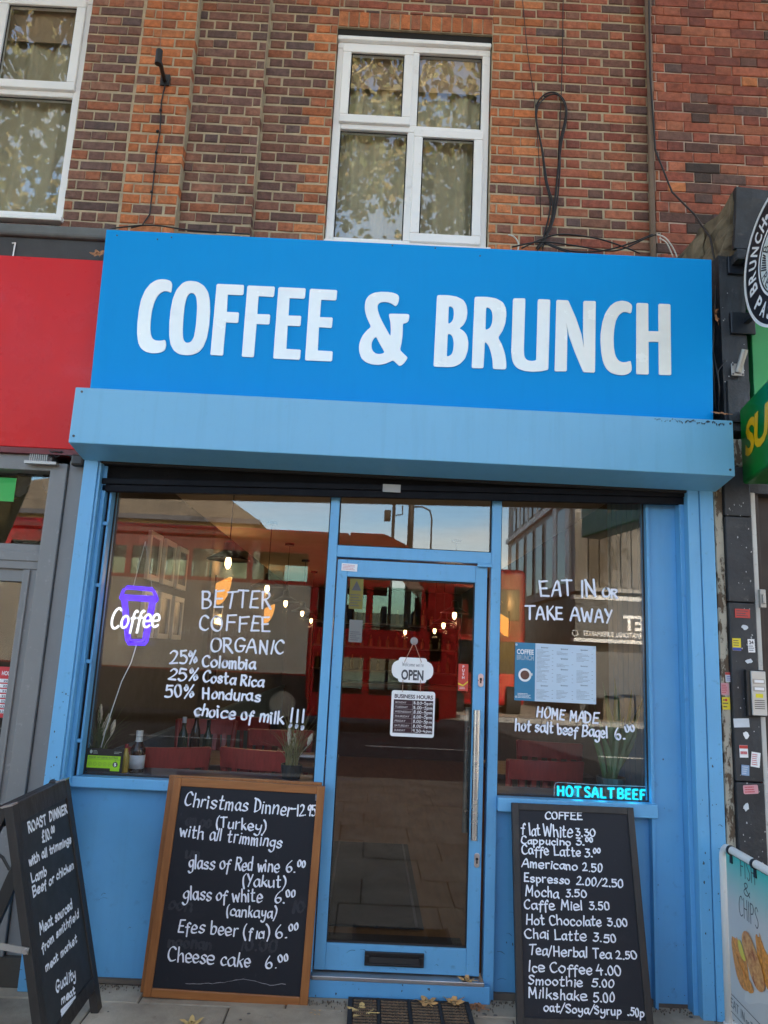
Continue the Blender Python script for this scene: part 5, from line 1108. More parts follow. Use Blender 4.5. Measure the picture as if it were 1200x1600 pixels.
leaf(P(1116, 490, -.13)-Vector((0, 0, .05)), .055, .8, lm_[2], 'large tan leaf caught upright behind the right end of the blue sign', tilt=(1.35, .9), curl=1.8, seed=23)
leaf(P(1127, 652, -.20), .05, .8, lm_[2], 'rust red leaf lying on the right end of the shutter box', tilt=(.5, 0), seed=24)

# ================================================================== WALL-MOUNTED BITS ON THE BRICK
lamp = thing('wall_bracket', 'black metal arm bracket with cable fixed to the orange brick pier', 'bracket', P(252, 120, YA))
m = MB(); a = P(258, 128, YA-.005); e = P(248, 90, YA-.22); m.tube([a, a+Vector((0, -.03, 0)), e+Vector((.01, .02, -.03)), e], .013, 10); m.build('arm', black, lamp, smooth=False)
m = MB(); m.tube([e+Vector((0, -.0, -.045)), e+Vector((0, 0, .05))], .02, 12); m.build('end_cap', black, lamp)
m = MB(); m.fbox(wallframe(YA-.002), a.x-.03, a.x+.03, a.z-.03, a.z+.05, 0, .012); m.build('base_plate', black, lamp, bev=.003)
m = MB(); m.tube([P(258, 132, YA-.012), P(252, 160, YA-.008), P(250, 205, YA-.010), P(244, 240, YA-.008), P(240, 280, YA-.010), P(234, 335, YA-.009), P(222, 352, YA-.02), P(205, 356, YA-.05)], .0045, 6)
for px, py in ((251, 172), (246, 205), (244, 238), (241, 268), (237, 300)): p = P(px, py, YA-.011); m.tube([p+Vector((0, 0, -.006)), p+Vector((0, 0, .006))], .009, 8)
tag(m.build('cable', black, smooth=True), 'knotted black cable running down from the wall bracket to the blue sign', 'cable')
m = MB(); m.tube([P(255, -5, YA-.012), P(250, 82, YA-.012)], .0018, 5); tag(m.build('wire', mat('pale_wire', (.35, .25, .2), .7), smooth=True), 'thin pale wire dropping onto the black wall bracket', 'wire')
m = MB(); Yc = YC-.012; W1 = [(845, 385), (852, 360), (860, 320), (852, 280), (846, 230), (838, 190), (838, 165), (848, 150), (862, 144), (876, 150), (884, 168), (882, 190), (874, 225), (872, 260), (868, 300), (864, 330), (858, 355), (848, 372), (838, 388)]
def sm3(px, Y, wob=.0): 
    pts = _cat([tuple(map(float, p)) for p in px], 5); return [P(x, y, Y-.006*math.sin(i*.35)) for i, (x, y) in enumerate(pts)]
m.tube(sm3(W1, Yc), .0052, 6); m.tube(sm3([(x+2.5+1.5*math.sin(i), y+3) for i, (x, y) in enumerate(W1)], Yc-.01), .0048, 6); m.tube(sm3([(842, 388), (858, 362), (866, 330), (871, 280), (877, 228), (885, 185), (881, 160), (868, 147), (850, 151)], Yc-.018), .0045, 6)
tag(m.build('cable_loop', black, smooth=True), 'looped hank of black cable hanging on the wall right of the middle window', 'cable')
m = MB(); m.tube([P(816, -5, YC-.006), P(824, 80, YC-.006), P(836, 160, YC-.006), P(843, 260, YC-.006), P(845, 345, YC-.01)], .0024, 5); m.tube([P(880, -5, YC-.006), P(879, 70, YC-.006), P(877, 150, YC-.01), P(872, 250, YC-.02)], .0030, 5)
tag(m.build('wire', black, smooth=True), 'pair of thin dark wires hanging down past the looped cable', 'wire')
m = MB(); g = random.Random(9)
for pts in ([(800, 386), (845, 378), (900, 384), (960, 392), (1010, 372), (1030, 365)], [(815, 388), (850, 372), (880, 366), (930, 372), (970, 384), (1000, 396)], [(846, 376), (890, 392), (940, 392), (985, 380), (1020, 366)], [(850, 380), (900, 398), (930, 398)], ):
    m.tube(sm3(pts, .22), .0048, 6)
tag(m.build('cable_run', black, smooth=True), 'loose black cables trailing along the sign top below the looped hank', 'cable')
m = MB(); m.tube(sm3([(150, 362), (190, 355), (240, 352), (300, 360), (390, 366)], .22), .0048, 6); tag(m.build('cable', black, smooth=True), 'single black cable lying along the sign top below the wall bracket', 'cable')
m = MB(); m.tube(sm3([(794, 367), (803, 370), (810, 380), (809, 392)], .35), .0048, 6); m.tube(sm3([(1026, 366), (1040, 372), (1052, 388), (1058, 402)], .2), .0042, 6); m.tube(sm3([(1030, 372), (1042, 380), (1052, 402)], .2), .0035, 6)
tag(m.build('white_cable', mat('white_cable', (.6, .58, .52), .5), smooth=True), 'short white cable ends poking out above the blue sign', 'cable')
# ================================================================== INSIDE THE CAFE
FZ = .09
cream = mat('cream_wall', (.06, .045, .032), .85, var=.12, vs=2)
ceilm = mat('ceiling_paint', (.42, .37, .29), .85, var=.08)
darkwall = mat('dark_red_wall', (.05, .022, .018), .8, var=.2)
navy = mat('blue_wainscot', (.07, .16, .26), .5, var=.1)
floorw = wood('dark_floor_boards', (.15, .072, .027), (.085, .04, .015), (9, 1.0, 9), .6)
floorw.node_tree.nodes['Principled BSDF'].inputs['Specular IOR Level'].default_value = .25
redwood = mat('red_stained_wood', (.34, .04, .03), .35, var=.25, vs=8, rv=.08, stretch=(6, 6, 1))
darkwood = mat('dark_table_wood', (.07, .035, .02), .35, var=.25, stretch=(1, 6, 6))
seatm = mat('dark_seat', (.03, .012, .012), .5)
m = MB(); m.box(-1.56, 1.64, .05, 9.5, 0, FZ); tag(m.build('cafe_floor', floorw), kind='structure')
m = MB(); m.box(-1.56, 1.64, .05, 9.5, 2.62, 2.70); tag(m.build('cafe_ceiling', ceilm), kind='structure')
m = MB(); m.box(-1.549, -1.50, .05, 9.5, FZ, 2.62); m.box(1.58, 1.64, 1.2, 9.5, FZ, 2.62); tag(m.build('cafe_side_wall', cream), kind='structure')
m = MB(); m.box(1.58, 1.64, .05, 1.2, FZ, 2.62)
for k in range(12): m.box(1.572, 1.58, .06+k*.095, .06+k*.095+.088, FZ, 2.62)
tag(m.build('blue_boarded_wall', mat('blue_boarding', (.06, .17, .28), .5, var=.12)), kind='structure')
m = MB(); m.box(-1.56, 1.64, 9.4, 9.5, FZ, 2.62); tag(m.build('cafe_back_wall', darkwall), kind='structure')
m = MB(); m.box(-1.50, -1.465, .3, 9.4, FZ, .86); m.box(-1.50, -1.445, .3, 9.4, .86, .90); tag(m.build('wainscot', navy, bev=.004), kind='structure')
m = MB(); m.box(-1.50, -.24, .055, .30, .84, .895); m.box(.645, 1.57, .055, .30, .83, .885); tag(m.build('window_board', mat('board_dark', (.05, .07, .10), .5)), kind='structure')
m = MB(); m.box(-1.5, -.24, .10, .12, FZ, .84); m.box(.645, 1.57, .10, .12, FZ, .83); tag(m.build('under_window_wall', navy), kind='structure')
# air-curtain casing over the door
ac = thing('air_curtain', 'pale casing over the inside of the door behind the transom glass', 'heater', (.2, .2, 2.4)); m = MB(); m.box(-.13, .45, .08, .25, 2.42, 2.60); m.build('casing', mat('casing', (.30, .28, .25), .5), ac, bev=.008)
m = MB(); m.box(-.10, -.02, .076, .08, 2.46, 2.52); m.build('badge', stick_dark, ac)
# floor mats
m = MB(); m.box(-.16, .54, .10, .44, FZ+.002, FZ+.012); tag(m.build('floor_mat', mat('dark_mat', (.02, .02, .021), .95, var=.25, bump=.5)), 'dark mat just inside the glazed door', 'mat')
rm = thing('runner_rug', 'long grey runner on the wooden floor beyond the door mat', 'rug', (.1, 1.3, FZ)); m = MB(); m.box(-.20, .36, .56, 2.3, FZ+.002, FZ+.012); m.build('pile', mat('grey_runner', (.022, .022, .023), .95, var=.2), rm)
m = MB(); m.box(-.17, -.155, .57, 2.29, FZ+.012, FZ+.014); m.box(.315, .33, .57, 2.29, FZ+.012, FZ+.014); m.build('stripe', mat('runner_stripe', (.09, .09, .095), .95), rm)
# pendant lamps (lit)
bulbm = emitter('lit_bulb', (1.0, .60, .22), 2.6)
shade = mat('dark_shade', (.025, .018, .014), .4, .4, var=.1)
proto = {}
def pendant(loc, label, power):
    x, y, z = loc; t = thing('pendant_lamp', label, 'lamp', loc, 'pendant lamps hanging in the cafe')
    if not proto:
        def loc_build(mb, nm, mm, par, smooth=False):
            o = mb.build(nm, mm, None, local=True, smooth=smooth); o.parent = par; o.location = (0, 0, 0); return o
        m = MB(); m.lathe([(.015, .16), (.03, .15), (.035, .10), (.06, .085), (.135, .045), (.137, .040), (.05, .078), (.03, .09)], (0, 0, 0), 24); proto['shade'] = loc_build(m, 'lamp_shade', shade, t, True)
        m = MB(); m.lathe([(.004, .075), (.013, .06), (.019, .03), (.020, .014), (.014, -.004), (.006, -.016)], (0, 0, 0), 14); proto['bulb'] = loc_build(m, 'bulb', bulbm, t, True)
    else:
        for k in ('shade', 'bulb'):
            c = proto[k].copy(); COL.objects.link(c); c.parent = t; c.location = (0, 0, 0)
    m = MB(); m.tube([(x, y, z+.15), (x, y, 2.60)], .0035, 6); m.build('cord', black, t)
    m = MB(); m.lathe([(.05, 2.595), (.05, 2.62)], (x, y, 0), 16); m.build('ceiling_rose', black, t)
    l = bpy.data.lights.new('pendant_glow', 'POINT'); l.energy = power; l.color = (1, .62, .30); l.shadow_soft_size = .04; lo = bpy.data.objects.new('pendant_glow', l); COL.objects.link(lo); lo.parent = t; lo.location = (0, 0, -.05)
names = ['nearest the window in the left row', 'second in the left row', 'third in the left row', 'fourth in the left row', 'last and smallest in the left row']
for (px, py, Y), nm in zip(((356, 885, .9), (417, 924, 2.7), (446, 946, 4.0), (472, 961, 5.4), (486, 972, 6.7)), names): pendant(P(px, py, Y), 'lit black pendant lamp, '+nm, .60)
for (px, py, Y), nm in zip(((710, 965, 3.2), (693, 980, 4.5), (679, 988, 5.8), (633, 990, 6.2)), ('nearest in the row seen through the door', 'second in the row seen through the door', 'third in the row seen through the door', 'alone to the left behind the hanging open sign')): pendant(P(px, py, Y), 'lit black pendant lamp, '+nm, .60)
# wall lights
scm = emitter('lit_wall_shade', (1.0, .40, .07), .17)
for k, (px, py, x, s, lab) in enumerate(((336, 922, -1.5, 1, 'nearest on the left wall'), (412, 958, -1.5, 1, 'second on the left wall'), (455, 976, -1.5, 1, 'third on the left wall'), (795, 975, 1.58, -1, 'on the right wall beyond the right pane'))):
    d = ray(px, py); t_ = x/d.x; p = CAM+d*t_
    t = thing('wall_light', 'lit quarter-round amber wall light '+lab, 'lamp', p, 'wall lights in the cafe')
    m = MB(); fr = Frame(p, (s, 0, 0), (0, 0, 1)); n = 7
    pts = [(.012, -.14)]+[(.012+.13*math.sin(R(90*j/n)), .13-.27*math.cos(R(90*j/n))) for j in range(n+1)]+[(.012, .06)]
    m.prism(fr, pts, -.05, .05); m.build('shade', scm, t)
    m = MB(); m.fbox(fr, 0, .012, -.15, .14, -.04, .04); m.build('back_plate', shade, t)
    l = bpy.data.lights.new('wall_glow', 'POINT'); l.energy = .55; l.color = (1, .55, .2); l.shadow_soft_size = .03; lo = bpy.data.objects.new('wall_glow', l); COL.objects.link(lo); lo.parent = t; lo.location = (s*.09, 0, .24)
# white frames on the left wall, standing in for mirrored sash windows
wfm = mat('white_frame', (.55, .54, .52), .5, var=.05); picm = mat('dark_frame_centre', (.035, .03, .03), .4, var=.4, vs=6)
k = 0
for r_, z in enumerate((2.10, 1.72)):
    for c, y in enumerate((1.25, 1.62, 1.99)):
        t = thing('sash_stand_in', '%s white frame standing in for a mirrored sash window, %s row, left cafe wall' % (('nearest', 'middle', 'farthest')[c], ('upper', 'lower')[r_]), 'picture', (-1.49, y, z), 'white frames standing in for mirrored windows')
        fr = Frame((-1.50, y, z), (0, -1, 0), (0, 0, 1)); fr = Frame((-1.50, y, z), (0, 1, 0), (0, 0, 1))
        m = MB(); 
        for a0, a1, b0, b1 in ((-.14, -.105, -.16, .16), (.105, .14, -.16, .16), (-.105, .105, .125, .16), (-.105, .105, -.16, -.125)): m.fbox(fr, a0, a1, b0, b1, 0, .022)
        m.build('frame', wfm, t); m = MB(); m.fbox(fr, -.105, .105, -.125, .125, 0, .008); m.build('picture', picm, t)
t = thing('wall_mirror', 'tall dark framed mirror between the wall lights on the left cafe wall', 'mirror', (-1.49, 3.4, 1.6)); fr = Frame((-1.50, 3.4, 1.55), (0, 1, 0), (0, 0, 1)); m = MB(); m.fbox(fr, -.22, .22, -.45, .45, 0, .03); m.build('frame', darkwood, t); m = MB(); m.fbox(fr, -.16, .16, -.39, .39, .03, .032); m.build('mirror_glass', mat('mirror', (.5, .45, .4), .08, 1.0, var=0, rv=0), t)
# tables and chairs
def chair_proto():
    t = thing('dining_chair', 'x', 'chair', (0, 0, 0), 'red wooden chairs in the cafe')
    def lb(mb, nm, mm=redwood, bev=.004):
        o = mb.build(nm, mm, None, local=True, bev=bev); o.parent = t; return o
    for sx in (-1, 1):
        m = MB(); m.bar((sx*.19, -.19, 0), (sx*.19, -.18, .44), .035, .035, (0, 1, 0)); lb(m, 'leg')
        m = MB(); m.tube([(sx*.18, .19, 0), (sx*.18, .185, .44), (sx*.195, .22, .70), (sx*.205, .265, .90)], .020, 8); lb(m, 'leg')
    m = MB(); m.box(-.21, .21, -.21, .21, .43, .465); lb(m, 'seat', seatm, .012)
    m = MB(); n = 8
    pts = [(-.21+.42*j/n, .265+.03*math.sin(math.pi*j/n)) for j in range(n+1)]
    for (a, b) in zip(pts[:-1], pts[1:]): m.hexa([(a[0], a[1]-.011, .80), (b[0], b[1]-.011, .80), (b[0], b[1]+.011, .80), (a[0], a[1]+.011, .80)], [(a[0], a[1], .905), (b[0], b[1], .905), (b[0], b[1]+.022, .905), (a[0], a[1]+.022, .905)])
    lb(m, 'top_rail', redwood, 0)
    for j in range(5):
        x = -.13+j*.065; m = MB(); m.bar((x, .21, .50), (x, .265, .81), .028, .012, (0, 1, 0)); lb(m, 'slat', redwood, 0)
    m = MB(); m.box(-.19, .19, .19, .215, .48, .52); lb(m, 'lower_rail', redwood)
    return t
ch0 = chair_proto()
CH = [((-1.13, .62), 200, 'red wooden slat-back chair right behind the left window, beside the sauce bottle'), ((-.52, .70), 168, 'red wooden slat-back chair behind the top of the oak chalkboard'), ((-1.12, 1.62), 10, 'red wooden slat-back chair facing the window beyond the bottle table'), ((-.62, 1.72), 190, 'red wooden slat-back chair by the table with white plates'),
 ((-.95, 2.55), 175, 'red wooden slat-back chair deep in the room left of the door'), ((.98, .80), 185, 'red wooden slat-back chair behind the right pane on the left'), ((1.30, 1.75), 170, 'red wooden slat-back chair deep behind the right pane')]
for i, ((x, y), a, lab) in enumerate(CH):
    o = ch0 if i == 0 else copy_tree(ch0); o.location = (x, y, FZ); o.rotation_euler = (0, 0, R(a)); o['label'] = lab
def table(x, y, w, d, lab):
    t = thing('table', lab, 'table', (x, y, FZ)); m = MB(); m.box(x-w/2, x+w/2, y-d/2, y+d/2, FZ+.72, FZ+.75); m.build('tabletop', darkwood, t, bev=.004)
    m = MB(); m.lathe([(.22, FZ), (.2, FZ+.02), (.03, FZ+.05), (.03, FZ+.70), (.1, FZ+.72)], (x, y, 0), 16); m.build('pedestal', black, t); return t
table(-1.05, 1.15, .62, .62, 'small dark cafe table with bottles behind the left window'); table(-.45, 1.22, .55, .62, 'small dark cafe table with white plates behind the left pane'); table(1.12, 1.3, .62, .6, 'small dark cafe table behind the right pane')
# bottles on the table, plates
glassd = mat('brown_bottle', (.035, .012, .006), .12, var=.1, rv=0); capw = mat('white_cap', (.62, .63, .63), .4); oil = mat('green_bottle', (.03, .04, .02), .12, var=.1, rv=0)
def bottle(loc, h, r, m1, m2, lab, cap=True, lbl=None):
    x, y, z = loc; t = thing('bottle', lab, 'bottle', loc)
    m = MB(); m.lathe([(r*.96, z), (r, z+.004), (r, z+h*.52), (r*.92, z+h*.58), (r*.45, z+h*.74), (r*.40, z+h*.86)], (x, y, 0), 20); m.build('glass_body', m1, t, smooth=True)
    m = MB(); m.lathe([(r*.46, z+h*.86), (r*.46, z+h)], (x, y, 0), 16); m.build('cap', m2, t)
    if lbl: 
        m = MB(); m.lathe([(r+.0008, z+h*.10), (r+.0008, z+h*.42)], (x, y, 0), 20); m.build('paper_label', lbl, t, smooth=True)
        m = MB(); m.lathe([(r*.47, z+h*.735), (r*.45, z+h*.85)], (x, y, 0), 16); m.build('neck_label', capw, t)
zt0 = FZ+.75
bottle((-1.12, 1.0, zt0), .25, .03, oil, capw, 'left white-capped dark bottle on the cafe table'); bottle((-1.05, 1.02, zt0), .29, .03, glassd, capw, 'tallest middle bottle on the cafe table'); bottle((-.97, 1.0, zt0), .24, .028, oil, black, 'right black-capped bottle on the cafe table')
pb = P(211.5, 1213, .15); bottle((pb.x, .15, .895), .20, .037, glassd, capw, 'brown sauce bottle with white cap on the left window board', lbl=mat('sauce_label', (.60, .63, .68), .5, var=.05))
pb = P(193, 1213, .13); bottle((pb.x, .13, .895), .135, .020, mat('mustard_body', (.50, .36, .06), .4), mat('red_cap', (.25, .01, .02), .4), 'small yellow bottle with dark red cap beside the hygiene notice')
for x, y, lab in ((-.52, 1.1, 'white plate on the cafe table, nearer one'), (-.36, 1.3, 'white plate on the cafe table, farther one')):
    m = MB(); m.lathe([(.04, zt0), (.06, zt0+.004), (.11, zt0+.018), (.112, zt0+.02)], (x, y, 0), 24); tag(m.build('plate', white, smooth=True), lab, 'plate')
# counter at the back
t = thing('counter', 'dark wooden service counter at the back of the cafe', 'counter', (.5, 7.2, FZ)); m = MB(); m.box(-.4, 1.57, 7.0, 7.6, FZ, 1.05); m.build('front', darkwall, t); m = MB(); m.box(-.45, 1.57, 6.95, 7.65, 1.05, 1.10); m.build('counter_top', darkwood, t)
t = thing('shelf_unit', 'tall dark shelf of bottles on the back wall of the cafe', 'shelf', (.2, 9.2, FZ)); m = MB()
for z in (1.2, 1.6, 2.0): m.box(-1.0, 1.5, 9.1, 9.4, z, z+.03)
m.box(-1.03, -1.0, 9.1, 9.4, FZ, 2.2); m.box(1.5, 1.53, 9.1, 9.4, FZ, 2.2); m.build('shelves', darkwood, t)
m = MB(); g = random.Random(2)
for z in (1.23, 1.63, 2.03):
    for k in range(16): h = g.uniform(.14, .27); m.lathe([(.035, z), (.035, z+h*.6), (.012, z+h*.75), (.012, z+h)], (-.9+k*.15, 9.22, 0), 8)
m.build('bottle_rows', mat('mixed_bottles', (.16, .12, .06), .2, var=.6, vs=3), t)
# person seated far inside is too dim to read in the photo and is left as dark space

# ================================================================== THINGS IN THE WINDOWS
# grasses
gbl = mat('grass_blade', (.12, .16, .05), .6, var=.4, vs=12); gdry = mat('dry_blade', (.30, .26, .11), .6, var=.3, vs=12); plm = mat('plume', (.78, .68, .54), .95, var=.25, vs=60, bump=1, bs=300)
potm = mat('dark_pot', (.03, .03, .03), .5)
def grass_plant(base, tips, plumes, lab, seed):
    x, y, z = base; g = random.Random(seed); t = thing('potted_grass', lab, 'plant', base)
    m = MB(); m.lathe([(.045, z), (.055, z+.07), (.05, z+.07), (.045, z+.06)], (x, y, 0), 16); m.build('pot', potm, t)
    m = MB()
    for k in range(tips):
        a = g.uniform(0, 2*math.pi); h = g.uniform(.16, .36); s = g.uniform(.06, .26); dx, dy = math.cos(a)*s, math.sin(a)*s*.45; b0 = Vector((x+g.uniform(-.03, .03), y+g.uniform(-.02, .02), z+.06)); w = g.uniform(.0022, .004)
        side = Vector((-math.sin(a), math.cos(a), 0)); prev = None; n = 7
        for j in range(n+1):
            u = j/n; p = b0+Vector((dx*u**1.7, max(dy*u**1.7, -.07), h*(u-.35*s/.26*u*u))); ww = w*(1-u*.95); q = (p-side*ww, p+side*ww)
            if prev: m.quad(prev[0], prev[1], q[1], q[0])
            prev = q
    m.build('blades', gbl if seed % 2 else gdry, t)
    m = MB()
    for px, py, L in plumes:
        p = P(px, py, y); b0 = Vector((x+(p.x-x)*.15, y, z+.06)); m.tube([b0, (b0*.4+p*.6)+Vector((0, 0, .01)), p], .0015, 5)
        n = 9; pts = [p+Vector(((p.x-x)*.25*j/n, 0, L*j/n)) for j in range(n+1)]; m.tube(pts, [.002+.0105*math.sin(math.pi*(j+.4)/(n+.8))*g.uniform(.8, 1.15) for j in range(n+1)], 7)
    m.build('plumes', plm, t, smooth=True)
b0 = P(150, 1208, .17); grass_plant((b0.x, .17, .895), 90, [(131, 1143, .10), (155, 1135, .11), (166, 1140, .08), (173, 1150, .08), (160, 1150, .07)], 'ornamental grass with pale plumes in the left corner of the left window', 3)
b0 = P(455, 1208, .17); grass_plant((b0.x, .17, .895), 90, [(452, 1165, .09), (459, 1168, .07), (481, 1165, .06)], 'ornamental grass with pale plumes at the right end of the left window', 4)
t = thing('potted_plant', 'tall green sword-leaved plant at the right end of the right window', 'plant', P(955, 1235, .2)); b0 = P(955, 1238, .2); b0.z = .885
m = MB(); m.lathe([(.06, .885), (.075, .97), (.068, .97), (.06, .95)], (b0.x, .2, 0), 18); m.build('pot', potm, t)
m = MB(); g = random.Random(6)
for px, py in ((940, 1066), (930, 1100), (988, 1078), (1004, 1092), (965, 1090), (950, 1105), (915, 1120), (975, 1120), (995, 1130), (935, 1140), (960, 1060)):
    tip = P(px, py, .2+g.uniform(-.05, .08)); st = Vector((b0.x+g.uniform(-.035, .035), .2+g.uniform(-.03, .03), .95)); n = 8; prev = None; w = g.uniform(.014, .022); tw = g.uniform(-.5, .5)
    for j in range(n+1):
        u = j/n; p = st.lerp(tip, u)+Vector((.02*math.sin(3*u+tw), .02*math.sin(2.3*u), 0)); ww = w*(.6+.8*u)*(1-u**3*.98); sd = Vector((math.cos(tw+u*.5), math.sin(tw+u*.5), 0)); q = (p-sd*ww, p+Vector((0, .006, 0)), p+sd*ww)
        if prev: m.quad(prev[0], prev[1], q[1], q[0]); m.quad(prev[1], prev[2], q[2], q[1])
        prev = q
m.build('leaves', mat('sword_leaf', (.045, .095, .022), .45, var=.45, vs=10), t)
# food hygiene notice
hf = wallframe(.0075); a = hf.px(138, 1167); c = hf.px(192, 1208); x0, x1, z1, z0 = a[0], c[0]-.006, a[1]-.004, c[1]+.002
t = thing('hygiene_notice', 'black and lime green food hygiene rating notice showing 5 in the left window', 'notice', hf.p((x0+x1)/2, z0, 0))
lime = mat('lime_print', (.28, .55, .01), .45, var=.03)
m = MB(); m.fbox(hf, x0, x1, z0, z1, 0, .002); m.build('card', mat('black_card', (.008, .008, .009), .4), t)
w, h = x1-x0, z1-z0
m = MB(); m.fbox(hf, x0+.02*w, x1-.07*w, z0+.16*h, z0+.69*h, .002, .0026); m.fbox(hf, x0+.67*w, x1-.075*w, z0+.05*h, z0+.16*h, .002, .0026); m.build('green_field', lime, t)
m = MB(); put_text(m, hf, 'FOOD HYGIENE RATING', x0+.06*w, z0+.575*h, .80*w, .075*h, .0032, .012); m.fbox(hf, x0+.02*w, x1-.07*w, z0+.53*h, z0+.54*h, .0027, .003)
for k in range(5):
    cx = x0+(.10+k*.137)*w; m.ring(hf, cx, z0+.33*h, .042*w, .047*w, .0027, .003, 20); put_text(m, hf, str(k), cx, z0+.30*h, None, .055*h, .0032, .0, center=True)
m.disc(hf, x0+.80*w, z0+.33*h, .073*w, .0027, .0031, 24); m.prism(hf, [(x0+.785*w, z0+.51*h), (x0+.80*w, z0+.48*h), (x0+.815*w, z0+.51*h)], .0027, .003); m.build('print', stick_dark, t)
m = MB(); put_text(m, hf, '5', x0+.80*w, z0+.265*h, None, .13*h, .0034, .04, center=True); m.build('score', white, t)
m = MB(); m.disc(hf, x0+.10*w, z0+.85*h, .035*w, .002, .0026, 14, ry=.05*w); print_lines(m, hf, x0+.16*w, x0+.30*w, z0+.76*h, z0+.92*h, 3, .0026); print_lines(m, hf, x0+.74*w, x0+.96*w, z0+.78*h, z0+.90*h, 2, .0026); m.build('small_print', mat('grey_print', (.35, .42, .38), .5), t)
# menu poster
A_, B_, C_ = P(806.5, 1003.5, .009), P(932.5, 1010, .009), P(803.5, 1094, .009); mf = Frame(C_, B_-A_, A_-C_); mw = (B_-A_).length; mh = (A_-C_).length
t = thing('menu_poster', 'landscape menu poster with blue cover panel taped to the shop window', 'poster', mf.p(mw/2, 0, 0))
m = MB(); m.fbox(mf, 0, mw, 0, mh, 0, .0008); m.build('sheet', mat('menu_paper', (.50, .62, .74), .5, var=.03), t)
m = MB(); m.fbox(mf, 0, mw*.25, 0, mh, .0008, .0011); m.build('cover_panel', mat('menu_blue', (.03, .20, .36), .45, var=.12, vs=6), t)
m = MB(); put_text(m, mf, 'COFFEE', mw*.022, mh*.80, mw*.208, mh*.085, .0014, .03); m.build('cover_title', white, t)
m = MB(); put_text(m, mf, 'BRUNCH', mw*.022, mh*.70, mw*.208, mh*.085, .0014, .03); m.build('cover_title', mat('faded_title', (.33, .42, .50), .5), t)
m = MB(); m.disc(mf, mw*.125, mh*.44, mw*.080, .0011, .0013, 28); m.fbox(mf, mw*.19, mw*.218, mh*.435, mh*.475, .0011, .0013); m.build('cup_print', white, t)
m = MB(); m.disc(mf, mw*.125, mh*.44, mw*.055, .0013, .0015, 24); m.build('coffee_print', mat('coffee_print', (.13, .055, .035), .5, var=.4, vs=40), t)
m = MB(); print_lines(m, mf, mw*.04, mw*.215, mh*.04, mh*.13, 4, .0014); m.build('cover_print', white, t)
m = MB(); g = random.Random(17); gi = mat('menu_ink', (.14, .18, .23), .5)
for c, secs in enumerate((((.93, .32), (.24, .03)), ((.91, .82), (.70, .60), (.52, .33), (.24, .05)), ((.90, .72), (.60, .34), (.27, .05)))):
    xa = mw*(.27+c*.245); xb = xa+mw*.205
    for top, bot in secs:
        zz = mh*(top-.045); i = 0
        while zz > mh*bot:
            L_ = (xb-xa)*(g.uniform(.25, .5) if i % 3 == 0 else g.uniform(.5, .8)); x = xa
            while x < xa+L_: d = g.uniform(.002, .007); m.fbox(mf, x, min(x+d, xa+L_), zz, zz+mh*.006, .0008, .0011); x += d+.0012
            if i % 3 == 0: m.fbox(mf, xb-.008, xb-.001, zz, zz+mh*.006, .0008, .0011)
            zz -= mh*.022; i += 1
m.build('menu_print', gi, t)
m = MB()
for c, secs in enumerate((((.93, 'w'), (.27, 'w')), ((.92, 'w'), (.75, 'w'), (.565, 'o'), (.29, 'w')), ((.92, 'w'), (.64, 'w'), (.31, 'w')))):
    for zz, _ in secs:
        xx = mw*(.32+c*.245); pts = [(xx+mw*.09*j/22, mh*zz+.0035*math.sin(j*2.1)*(1.5 if j in (0, 1, 2, 12) else 1)) for j in range(23)]; ribbon(m, mf, pts, .0016, .0012)
m.build('menu_heading', gi, t)
m = MB()
for a_, b_ in ((.015, .96), (.98, .975), (.98, .06), (.02, .06)): m.disc(mf, mw*a_, mh*b_, .006, .0012, .002, 12)
m.build('tape_dot', mat('tape_dot', (.45, .55, .62), .3), t)
# OPEN + business hours sign, hung on the door by a suction cup (inside the glass)
df = wallframe(.0035)
t = thing('open_sign', 'white hanging sign reading Welcome we are OPEN with business hours plate on the door', 'sign', df.p(.2, 1.3, 0))
def dpx(x, y): return df.px(x, y)
cx, cy = dpx(644.5, 1047); e1 = dpx(677, 1050)[0]-dpx(612, 1045)[0]; hw = e1/2; hh = (dpx(644, 1028)[1]-dpx(644, 1067)[1])/2
pts = []
for sx, sy in ((1, 1), (-1, 1), (-1, -1), (1, -1)):
    seg = [(hw, .0), (hw*.985, hh*.28), (hw*.90, hh*.55), (hw*.76, hh*.70), (hw*.68, hh*.74), (hw*.67, hh*.86), (hw*.62, hh*.97), (hw*.55, hh)]
    if sx*sy < 0: seg = seg[::-1]
    pts += [(cx+sx*a, cy+sy*b_) for a, b_ in seg if not (b_ == 0 and (sx, sy) in ((1, -1), (-1, 1)))]
m = MB(); m.prism(df, pts, 0, .004); m.build('open_plate', white, t)
m = MB(); put_text(m, df, 'OPEN', cx-.055, cy-.046, .110, .047, .0048, .035); m.build('open_word', stick_dark, t)
m = MB()
st_, wd_ = hand("Welcome we're", None); 
for s_ in st_: ribbon(m, df, [(cx-.052+x/wd_*.106, cy+.018+y*.0019) for x, y in s_], .0016, .0048, contrast=.2)
m.build('script_line', mat('grey_script', (.25, .26, .28), .5), t)
a = dpx(611, 1078); c = dpx(678, 1153); x0, x1 = a[0]+.004, c[0]-.001; z1, z0 = a[1], c[1]; rr_ = .012; pts = []
for sx, sy, a0 in ((x1-rr_, z1-rr_, 0), (x0+rr_, z1-rr_, 90), (x0+rr_, z0+rr_, 180), (x1-rr_, z0+rr_, 270)): pts += [(sx+rr_*math.cos(R(a0+22.5*j)), sy+rr_*math.sin(R(a0+22.5*j))) for j in range(5)]
w, h = x1-x0, z1-z0
m = MB(); m.prism(df, pts, 0, .004); m.build('hours_plate', white, t)
